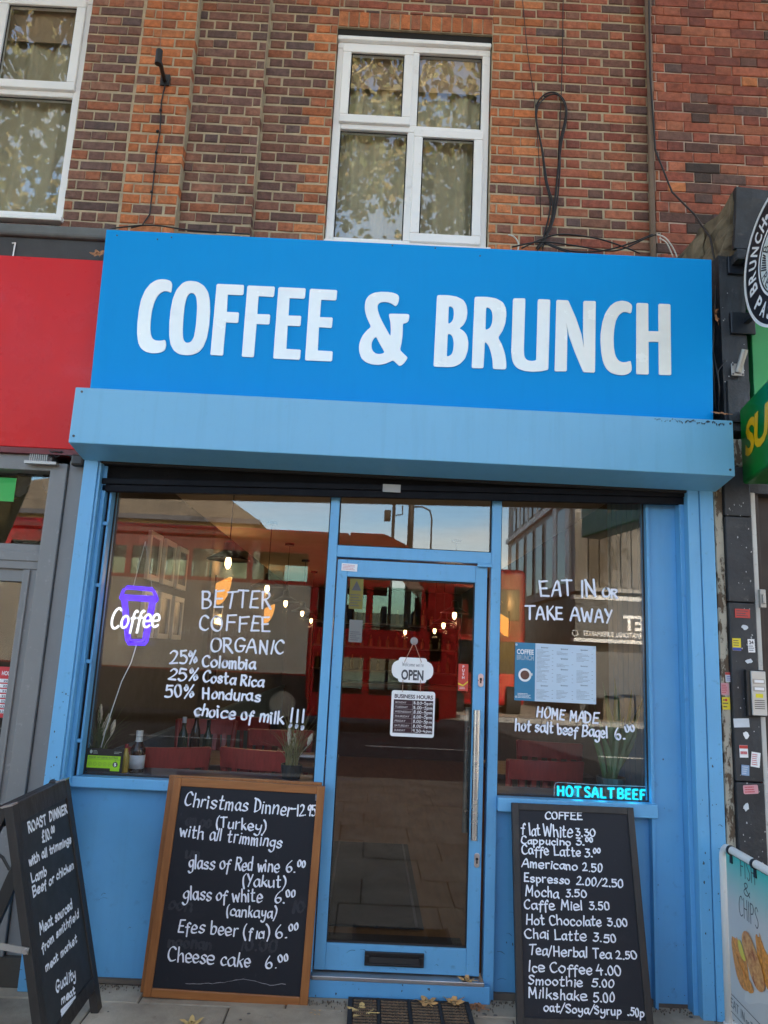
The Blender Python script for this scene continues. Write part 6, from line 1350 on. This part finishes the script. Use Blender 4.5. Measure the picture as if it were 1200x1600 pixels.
m = MB(); m.fbox(df, x0+.055*w, x1-.04*w, z0+.075*h, z0+.80*h, .004, .0045); put_text(m, df, 'BUSINESS HOURS', x0+.07*w, z0+.835*h, .88*w, .085*h, .0048, .025); m.build('hours_field', mat('dark_maroon_print', (.030, .006, .012), .4), t)
m = MB(); days = ('MONDAY', 'TUESDAY', 'WEDNESDAY', 'THURSDAY', 'FRIDAY', 'SATURDAY', 'SUNDAY'); rh = .725*h/7.2
for k, d in enumerate(days):
    zz = z0+.80*h-rh*(k+.80); put_text(m, df, d, x0+.09*w, zz, .052*w*len(d)*.82, rh*.42, .0052, .02, .15); m.fbox(df, x0+.06*w, x1-.05*w, zz-rh*.24, zz-rh*.21, .0046, .0049)
m.fbox(df, x0+.485*w, x0+.49*w, z0+.10*h, z0+.79*h, .0046, .0049); m.build('days', mat('pale_print', (.45, .43, .43), .5), t)
m = MB()
for k, s in enumerate(['8.00-5pm']*6+['9.30-4pm']):
    st_, wd_ = hand(s, rnd, .3); zz = z0+.80*h-rh*(k+.86)
    for q in st_: ribbon(m, df, [(x0+.51*w+x/wd_*.44*w, zz+y*rh*.058) for x, y in q], .0022, .0052, contrast=.2)
m.build('hours_lettering', white, t)
m = MB(); top = dpx(647, 1003)
for px, py in ((632, 1034), (658.5, 1035)): m.tube([df.p(top[0], top[1], .006), df.p(*dpx(px, py), .006)], .0016, 5)
for px in (629.5, 657): m.tube([df.p(*dpx(px, 1062), .006), df.p(*dpx(px-.5, 1081), .006)], .0016, 5)
m.build('string', mat('string', (.40, .27, .20), .8), t)
m = MB(); m.disc(df, top[0], top[1]+.004, .019, .0, .004, 20); m.disc(df, top[0], top[1], .006, .004, .014, 12); m.build('suction_cup', mat('clear_rubber', (.30, .30, .30), .15), t)
# PUSH sticker
a = df.px(716, 1037); c = df.px(731.5, 1080); x0, x1, z1, z0 = a[0]+.002, c[0]-.002, a[1], c[1]
t = thing('push_sticker', 'red vertical PUSH sticker on the right of the door glass', 'sticker', df.p(x0, z0, 0)); w, h = x1-x0, z1-z0
m = MB(); m.fbox(df, x0, x1, z0, z1, 0, .001); m.build('film', mat('push_red', (.55, .06, .04), .45, var=.05), t)
m = MB()
for k, s in enumerate('PUSH'): put_text(m, df, s, x0+w/2, z1-h*(.15+.135*k), None, h*.10, .0015, .02, center=True)
print_lines(m, df, x0+.15*w, x1-.15*w, z0+.06*h, z0+.16*h, 2, .0015); m.build('lettering', white, t)
m = MB(); m.prism(df, [(x0, z0+h*.30), (x0+w*.5, z0+h*.22), (x1, z0+h*.38), (x1, z0+h*.32), (x0+w*.5, z0+h*.17), (x0, z0+h*.24)], .001, .0014); m.build('yellow_swoosh', yel, t)
# notices high on the door glass, their dimness put into the sheet colours
for px0, py0, px1, py1, col, lab in ((546, 903, 566, 952, (.16, .13, .01), 'dim yellow warning notice with black triangle at the top left of the door glass'), (545, 968, 565, 1004, (.17, .17, .16), 'dim pale notice below the yellow warning on the door glass')):
    a = df.px(px0, py0); c = df.px(px1, py1); x0, x1, z1, z0 = a[0]+.004, c[0], a[1], c[1]; t = thing('notice', lab, 'notice', df.p(x0, z0, 0)); m = MB(); m.fbox(df, x0, x1, z0, z1, 0, .001); m.build('sheet', mat('n_%d' % px0, col, .5), t)
    m = MB(); w, h = x1-x0, z1-z0
    if py0 < 950: m.prism(df, [(x0+.15*w, z0+.60*h), (x0+.85*w, z0+.60*h), (x0+.5*w, z0+.92*h)], .001, .0014); m.fbox(df, x0, x1, z0+.56*h, z1, .0002, .0008)
    print_lines(m, df, x0+.1*w, x1-.1*w, z0+.06*h, z0+.5*h, 5, .0014); m.build('print', stick_dark, t)
# white rectangular notice on the door head rail
hd = wallframe(-.0135); fr, w, h = stickers_sheet('s', hd, 534, 880, 558, 893, white, tilt=-.03); t = thing('door_notice', 'small white notice printed in red on the top left of the door frame', 'sticker', fr.o)
m = MB(); m.fbox(fr, -w, w, -h, h, 0, .0012); m.build('paper', white, t); m = MB(); print_lines(m, fr, -w*.85, w*.85, -h*.75, h*.75, 4, .0017, .7); m.build('print', pink, t)
# neon signs
nv = emitter('violet_tube', (.045, .0, 1.0), .42); nw = emitter('white_tube', (.86, .92, 1.0), .30); nc = emitter('cyan_tube', (.0, .60, .95), .32)
acr = glass('clear_acrylic', .03, (.97, .98, .99))
NF = wallframe(.050)
t = thing('neon_sign', 'violet neon takeaway cup with white Coffee script hanging in the left window', 'neon sign', P(216, 1005, .05))
def npx(L): return [NF.p(*NF.px(x, y), .0) for x, y in L]
m = MB(); rad = .0078
for L in ([(197, 918), (239, 922)], [(194, 920), (190, 930)], [(239, 922), (244, 932)], [(189, 931), (245, 934)], [(189, 935), (245, 939)], [(189, 931), (189, 936)], [(245, 933), (245, 939)], [(192, 937), (198, 1000), (201, 1006), (226, 1006.5), (229, 1003), (241, 940)], [(197, 938), (202, 998), (205, 1001), (223, 1001), (225, 998), (236, 940)], [(197, 921), (199, 917), (238, 920)]):
    m.tube(npx(L), rad, 8)
m.build('cup_tube', nv, t, smooth=True)
m = MB(); NS = wallframe(.036)
write(m, NS, 'Coffee', (171, 982), (248, 979), 31, 3, tube=.0058, rg=None, slant=.18, gap=.1); m.build('script_tube', nw, t, smooth=True)
m = MB(); m.fbox(NF, *sorted((NF.px(188, 960)[0], NF.px(246, 960)[0])), NF.px(215, 1009)[1], NF.px(215, 916)[1], -.012, -.007); m.build('backing', acr, t)
m = MB(); hk = npx([(227, 846)])[0]; m.tube([hk]+npx([(208, 918)]), .0012, 5); m.tube([hk]+npx([(238, 920)]), .0012, 5); m.build('hanging_wire', mat('hang_wire', (.5, .5, .5), .4), t)
m = MB(); m.tube([p for p in npx([(214, 1005), (205, 1035), (190, 1065), (178, 1100), (165, 1140), (158, 1168)])], .0028, 6); m.build('power_lead', mat('white_lead', (.75, .76, .78), .5), t, smooth=True)
m = MB(); q = NF.px(227, 845); m.fbox(NF, q[0]-.022, q[0]+.022, q[1]-.02, q[1]+.02, .028, .031); tag(m.build('adhesive_hook', acr), 'clear square adhesive hook holding the coffee neon', 'hook')
HF = wallframe(.040)
t = thing('neon_sign', 'cyan neon sign reading HOT SALT BEEF at the foot of the right window', 'neon sign', P(938, 1250, .04))
m = MB()
for s, a, b_ in (('HOT', (870, 1243), (908, 1245)), ('SALT', (912, 1245), (960, 1247.5)), ('BEEF', (964, 1247.5), (1009, 1250))): write(m, HF, s, a, b_, 15.5, 3, tube=.0056, rg=None, c=.004, gap=1.0)
m.build('letter_tube', nc, t, smooth=True)
a = HF.px(866, 1222); c = HF.px(1012, 1252); b1 = HF.px(1012, 1229); b0 = HF.px(866, 1247)
m = MB(); m.prism(HF, [(a[0], b0[1]-.008), (c[0], c[1]-.008), (c[0], b1[1]), (a[0]+.02, a[1]), (a[0], a[1]-.02)], -.006, -.001); m.build('backing', acr, t)
m = MB(); m.tube([HF.p(*q) for q in ((a[0], b0[1]-.008), (a[0], a[1]-.02), (a[0]+.006, a[1]-.005), (a[0]+.02, a[1]), (a[0]+.2, a[1]-.004), (c[0]-.01, b1[1]), (c[0], b1[1]-.01), (c[0], c[1]-.008))], .0014, 5); m.build('edge_line', mat('edge_line', (.6, .65, .75), .3), t)
for x in (900, 935, 985):
    p = P(x, 1238, .055); l = bpy.data.lights.new('neon_glow', 'POINT'); l.energy = .05; l.color = (.0, .6, 1.0); l.shadow_soft_size = .03; lo = bpy.data.objects.new('neon_glow', l); COL.objects.link(lo); lo.parent = t; lo.location = Vector((p.x, -.002 if False else .03, p.z))-WL[t.name]
# ================================================================== THE STREET BEHIND THE CAMERA (seen mirrored in the glass)
busred = mat('bus_red', (.42, .010, .012), .25, var=.06, rv=.04, coat=.3); busglass = glass('bus_window_glass', .04, (.62, .74, .70)); tyre = mat('tyre', (.015, .015, .015), .8); admat = mat('bus_advert', (.58, .54, .48), .5, var=.05)
def bus(x0, x1, Yn, label, zb=-.12, xs=-1.3):
    """double decker standing along x, near side at Yn, hollow with real windows; x1 is the raked front, xs where the side advert ends"""
    t = thing('double_decker_bus', label, 'bus', ((x0+x1)/2, Yn-1.25, zb)); fr = Frame((0, Yn, zb), (1, 0, 0), (0, 0, 1)); Yf = Yn-2.5
    wins = []; m = MB()
    xa = [x0+.3+1.3*k for k in range(int((xs-x0-.3)/1.3))]; xb = [xs+.14+1.17*k for k in range(3)]
    for ys, yo in ((Yn-.06, Yn), (Yf, Yf+.06)):
        m.box(x0, xs, ys, yo, zb+.3, zb+3.06); m.box(x0, xs, ys, yo, zb+3.66, zb+3.9)
        for x in [x0-.12]+[q+1.18 for q in xa]: m.box(max(x, x0), min(x+.12, xs), ys, yo, zb+3.06, zb+3.66)
        m.box(xa[-1]+1.3, xs, ys, yo, zb+3.06, zb+3.66)
        m.box(xs, x1-.35, ys, yo, zb+.3, zb+.78); m.box(xs, x1-.35, ys, yo, zb+1.52, zb+2.12); m.box(xs, x1-1.5, ys, yo, zb+3.02, zb+3.9)
        for x in [xs]+[q+1.03 for q in xb]: m.box(x, x+.14, ys, yo, zb+.78, zb+1.52); m.box(x, x+.14, ys, yo, zb+2.12, zb+3.02)
    m.prism(fr, [(x1-.6, .3), (x1, .4), (x1, 2.2), (x1-.25, 3.22), (x1-1.2, 3.97), (x1-1.65, 4.17), (x1-2.4, 4.17), (x1-2.4, 3.9), (x1-1.6, 3.86), (x1-.75, 3.02), (x1-.6, 2.1)], 0, 2.5)
    m.box(x0-.08, x0, Yf, Yn, zb+.3, zb+3.9); m.build('body', busred, t)
    m = MB(); m.box(x0, x1-2.4, Yf, Yn, zb+3.88, zb+4.17); m.build('roof', busred, t, bev=.10, seg=4)
    m = MB(); m.box(x0, x1-.6, Yf+.07, Yn-.07, zb+.45, zb+.5); m.box(x0, x1-.6, Yf+.07, Yn-.07, zb+1.9, zb+1.98)
    for k in range(14): m.box(x0+.6+k*.75, x0+.72+k*.75, Yf+.1, Yf+1.0, zb+1.98, zb+2.62); m.box(x0+.6+k*.75, x0+.72+k*.75, Yn-1.0, Yn-.1, zb+1.98, zb+2.62)
    m.build('deck', mat('bus_interior', (.03, .035, .06), .8), t)
    for q in xa: w = MB(); w.box(q, q+1.18, Yn-.04, Yn-.03, zb+3.06, zb+3.66); w.build('window', busglass, t)
    for q in xb:
        for z0, z1 in ((.78, 1.52), (2.12, 3.02)): w = MB(); w.box(q, q+1.03, Yn-.04, Yn-.03, zb+z0, zb+z1); w.build('window', busglass, t)
    for xx in (x0+2.2, xs-.45):
        w = MB(); wf_ = Frame((xx, Yn+.01, zb+.5), (-1, 0, 0), (0, 0, 1)); w.disc(wf_, 0, 0, .5, -.3, .0, 28); wh = w.build('wheel', tyre, t); w = MB(); w.disc(wf_, 0, 0, .27, 0, .02, 20); w.build('rim', galv, wh)
    w = MB(); w.box(x0+.2, xs-.02, Yn, Yn+.02, zb+1.13, zb+2.98); a_ = w.build('advert', admat, t)
    w = MB(); put_text(w, Frame((0, Yn+.021, 0), (-1, 0, 0), (0, 0, 1)), "BUT YOU DON'T HAVE", -VPT(421, 991, -Yn).x, VPT(360, 994, -Yn).z, abs(VPT(421, 985, -Yn).x-VPT(258, 985, -Yn).x), .16, .002, .02); w.build('advert_lettering', mat('advert_white', (.80, .79, .77), .5), a_)
    w = MB(); w.box(x0, xs, Yn, Yn+.015, zb+.3, zb+1.1); w.build('skirt', mat('bus_skirt', (.02, .02, .022), .4), t)
    return t
bus(-9.4, 1.85, -12.0, 'red double decker bus with grey side advert mirrored in the shop glass')
t2 = thing('double_decker_bus', 'red double decker bus end-on mirrored in the right pane', 'bus', (3.2, -18.5, -.12))
m = MB(); m.box(2.15, 4.45, -27, -17.6, .2, 4.1); m.build('body', busred, t2, bev=.18, seg=4)
for z0, z1 in ((1.1, 2.0), (2.6, 3.5)): m = MB(); m.box(2.35, 4.25, -17.6, -17.58, z0, z1); m.build('windscreen', mat('dark_window', (.02, .022, .025), .1, var=0, rv=0), t2, bev=.05)
for x in (2.5, 4.1): m = MB(); m.disc(Frame((x, -17.9, .38), (0, 1, 0), (0, 0, 1)), 0, 0, .48, -.2, .2, 24); m.build('wheel', tyre, t2)
# cream rendered building with slate hip roof
dkwin = mat('dark_window', (.02, .022, .025), .1, var=0, rv=0)
cr = mat('cream_render', (.62, .54, .38), .8, var=.08); slr = mat('slate_roof', (.17, .135, .095), .8, var=.35, vs=3, bump=.6, bs=8)
t = thing('cream_building', 'cream rendered building with brown hipped slate roof mirrored in the left pane', 'building', (-9.5, -24, 0))
e1 = VPT(391, 818, 22); xr = e1.x; ze = VPT(300, 812, 22).z; xl = -17.0
m = MB(); m.box(xl, xr, -33, -22, 0, ze); m.build('wall', cr, t)
m = MB(); zr_ = VPT(300, 772, 25.5).z; m.add([(xl-.4, -21.6, ze), (xr+.4, -21.6, ze), (xr+.4, -33.4, ze), (xl-.4, -33.4, ze), (xl+4, -26.0, zr_+.6), (xr-2.6, -26.0, zr_+.6)], [(0, 1, 5, 4), (1, 2, 5), (2, 3, 4, 5), (3, 0, 4), (0, 3, 2, 1)]); m.build('roof', slr, t)
m = MB(); m.box(xl-.4, xr+.4, -21.62, -21.5, ze-.12, ze+.05); m.build('gutter', stick_dark, t)
m = MB(); m.box(xl, xr+.12, -21.9, -21.75, ze-.45, ze-.3); m.build('cornice', cr, t)
for k in range(6):
    m = MB(); xx = xl+1.2+k*1.9; m.box(xx, xx+.95, -22.0, -21.95, 2.9, 4.6); w = m.build('window', dkwin, t); m = MB(); m.box(xx-.06, xx, -21.98, -21.9, 2.85, 4.65); m.box(xx+.95, xx+1.01, -21.98, -21.9, 2.85, 4.65); m.box(xx, xx+.95, -21.98, -21.9, 3.7, 3.78); m.box(xx, xx+.95, -21.98, -21.9, 4.6, 4.65); m.box(xx+.44, xx+.5, -21.98, -21.9, 2.9, 4.6); m.build('sash', upvc, w)
# modern block with supermarket
dkwin = mat('dark_window', (.02, .022, .025), .1, var=0, rv=0)
gb = mat('grey_cladding', (.26, .25, .24), .6, var=.08); ribm2 = mat('ribbed_cladding', (.10, .085, .07), .5, var=.1); wpan = mat('white_panel', (.62, .63, .64), .5, var=.03)
c0 = VPT(899, 900, 18.0); xc = c0.x
t = thing('modern_block', 'grey modern block with dark supermarket fascia mirrored in the right pane', 'building', (xc+6, -24, 0))
m = MB(); m.box(xc, xc+22, -29, -18.0, 3.6, 8.6); m.build('upper_wall', gb, t)
m = MB(); m.box(xc+.2, xc+22, -28.8, -18.2, 0, 3.6); m.build('ground_floor', mat('shop_dark', (.05, .05, .05), .5), t)
m = MB()
for k in range(40): m.box(xc+.4+k*.32, xc+.4+k*.32+.26, -18.0, -17.93, 3.75, 8.4)
m.build('ribbed_panel', ribm2, t)
m = MB()
for k in range(6): m.box(xc-.05, xc, -19.9-k*1.6, -18.9-k*1.6, 3.9, 6.3)
for k in range(12): m.box(xc-.05, xc, -18.75-k*.8, -18.3-k*.8, 6.9, 7.8)
m.build('window', dkwin, t)
m = MB()
for k in range(2): m.box(xc-.07, xc, -18.9-k*1.6, -18.4-k*1.6, 3.9, 6.6)
for k in range(6): m.box(xc-.07, xc, -18.3-k*1.6, -18.1-k*1.6, 6.8, 7.9)
m.build('white_pilaster', wpan, t)
m = MB(); m.box(xc-.12, xc, -29, -18, 6.55, 6.75); m.box(xc-.1, xc+22, -29.1, -17.9, 8.6, 8.8); m.build('string_course', wpan, t)
za, zb_ = VPT(950, 938, 17.7).z, VPT(950, 999, 17.7).z
m = MB(); m.box(xc-.1, xc+20, -17.9, -17.65, zb_, za); fa = m.build('fascia', mat('fascia_charcoal', (.03, .032, .035), .5), t)
m = MB(); m.box(xc-.15, xc+20, -17.95, -17.6, za, za+.12); m.box(xc-.15, xc+20, -17.95, -17.6, zb_-.1, zb_); m.build('fascia_trim', wpan, fa)
FK = Frame((0, -17.64, 0), (-1, 0, 0), (0, 0, 1)); m = MB()
a = VPT(974, 985, 17.64); hK = VPT(990, 960, 17.64).z-VPT(990, 983, 17.64).z
wM = hK*5.0; put_text(m, FK, 'MARKET', -a.x-wM, VPT(990, 985, 17.64).z, wM, hK, .01, .03)
a = VPT(911, 989, 17.64); b_ = VPT(1007, 996, 17.64); wS = (b_.x-a.x)*1.12; put_text(m, FK, 'INTERNATIONAL SUPERMARKET', -a.x-wS, VPT(950, 995, 17.64).z, wS, (VPT(950, 986, 17.64).z-VPT(950, 994, 17.64).z), .01, .02)
q = VPT(899, 989, 17.64); m.ring(FK, -q.x, q.z, .07, .09, .0, .01, 20); m.build('fascia_lettering', white, fa)
m = MB()
for k in range(30): m.box(xc+.5+k*.45, xc+.9+k*.45, -18.2, -17.0, .0, .55+.15*((k*7) % 5)/5)
m.build('produce_stall', mat('produce', (.09, .07, .045), .8, var=.8, vs=1.5), t)
# low terrace filling the side street
t = thing('far_terrace', 'low far terrace of houses mirrored at the end of the side street', 'building', (0, -52, 0)); m = MB(); m.box(-8, 12, -60, -52, 0, 3.4); m.build('wall', mat('far_brick', (.2, .12, .09), .9), t); m = MB(); m.add([(-8.3, -51.7, 3.4), (12.3, -51.7, 3.4), (12.3, -60.3, 3.4), (-8.3, -60.3, 3.4), (-8.3, -56, 4.6), (12.3, -56, 4.6)], [(0, 1, 5, 4), (2, 3, 4, 5), (1, 2, 5), (3, 0, 4), (0, 3, 2, 1)]); m.build('roof', slr, t)
# lamp column, camera pole
colm = mat('lamp_column', (.035, .03, .028), .5, .3, var=.1)
t = thing('street_lamp', 'thick dark lamp column mirrored in the transom light', 'street lamp', (VPT(641, 840, 16.8).x, -16.8, 0)); p = VPT(641, 840, 16.8); zt2 = VPT(645, 792, 16.8).z
m = MB(); m.tube([(p.x, -16.8, 0), (p.x, -16.8, zt2), (p.x, -16.8, zt2+.25)], [.10, .085, .11], 14); m.build('column', colm, t, smooth=True)
q = VPT(673, 860, 16.8); m = MB(); m.tube([(p.x, -16.8, zt2), (p.x+.32, -16.8, zt2+.02), (q.x-.06, -16.8, zt2-.08), (q.x, -16.8, zt2-.3), (q.x, -16.8, 0)], .025, 8); m.build('side_pipe', colm, t, smooth=True)
t = thing('camera_pole', 'thin dark pole with box camera mirrored in the transom light', 'pole', (VPT(614, 830, 16.2).x, -16.2, 0)); p = VPT(614, 830, 16.2); m = MB(); m.tube([(p.x, -16.2, 0), (p.x, -16.2, VPT(614, 786, 16.2).z)], .045, 10); m.tube([(p.x, -16.2, VPT(614, 805, 16.2).z), (VPT(629, 803, 16.2).x, -16.2, VPT(614, 803, 16.2).z), (VPT(629, 790, 16.2).x, -16.2, VPT(629, 790, 16.2).z)], .02, 8); m.build('pole', colm, t, smooth=True)
m = MB(); a = VPT(600, 813, 16.2); c = VPT(611, 798, 16.2); m.box(a.x, c.x, -16.35, -16.05, a.z, c.z); m.build('camera_box', colm, t, bev=.02)
# plane trees on the near kerb
bark = mat('plane_bark', (.30, .26, .14), .85, var=.45, vs=3, dirt=.7, dirtcol=(.11, .10, .06), ds=4, bump=.5)
lfm = bpy.data.materials.new('plane_leaf'); lfm.use_nodes = True; nt = lfm.node_tree; b = nt.nodes['Principled BSDF']; gi_ = nt.nodes.new('ShaderNodeNewGeometry'); cr_ = nt.nodes.new('ShaderNodeValToRGB'); nt.links.new(gi_.outputs['Random Per Island'], cr_.inputs[0])
el = cr_.color_ramp.elements; el[0].color = (.06, .08, .02, 1); el[1].color = (.24, .17, .06, 1); x_ = el.new(.45); x_.color = (.12, .12, .03, 1); x_ = el.new(.75); x_.color = (.19, .14, .045, 1)
nt.links.new(cr_.outputs[0], b.inputs['Base Color']); b.inputs['Roughness'].default_value = .6; b.inputs['Transmission Weight'].default_value = 0
def tree(x, y, h, seed, lab, nleaf):
    g = random.Random(seed); t = thing('plane_tree', lab, 'tree', (x, y, 0)); m = MB(); tips = []
    def limb(p, d, L, r, lev):
        n = 5; pts = [p]; q = p.copy(); dd = d.copy()
        for k in range(n):
            dd = (dd+Vector((g.uniform(-.16, .16), g.uniform(-.16, .16), g.uniform(-.02, .12)))).normalized(); q = q+dd*(L/n); pts.append(q.copy())
            if lev >= 2: tips.append((q.copy(), dd.copy()))
        m.tube(pts, [max(r*(1-.45*k/n), .006) for k in range(n+1)], 8 if lev < 2 else 5)
        if lev < 3:
            for k in range(5 if lev == 0 else 4):
                a = g.uniform(0, 2*math.pi); s = g.uniform(.6, 1.0); e = (dd*g.uniform(.45, .9)+Vector((math.cos(a)*s, math.sin(a)*s, g.uniform(.0, .35)))).normalized(); st = pts[-1] if k < 2 else pts[g.choice((2, 3, 4))] if lev else pts[g.choice((3, 4, 5))]
                limb(st, e, L*g.uniform(.58, .8), r*.5, lev+1)
    limb(Vector((x, y, 0)), Vector((g.uniform(-.03, .03), g.uniform(-.02, .05), 1)).normalized(), h, .24, 0)
    m.build('trunk', bark, t, smooth=True)
    m = MB()
    for k in range(nleaf):
        p, d = g.choice(tips); p = p+Vector((g.gauss(0, .42), g.gauss(0, .42), g.gauss(-.08, .34))); s = g.uniform(.035, .075); a = Vector((g.gauss(0, 1), g.gauss(0, 1), g.gauss(0, .7))).normalized(); b2 = a.orthogonal().normalized(); q = g.uniform(0, 6.28); u = b2*math.cos(q)+a.cross(b2)*math.sin(q); v = a.cross(u)
        m.add([p-u*s, p-u*s*.2+v*s*.9, p+u*s*.8+v*s*.5, p+u*s, p+u*s*.7-v*s*.6, p-u*s*.3-v*s*.85], [(0, 1, 2, 3, 4, 5)])
    m.build('crown', lfm, t)
tree(-5.0, -5.05, 5.6, 5, 'autumn plane tree mirrored in the upper left window', 22000)
tree(3.75, -5.2, 5.6, 11, 'autumn plane tree mirrored in the middle upper window', 22000)
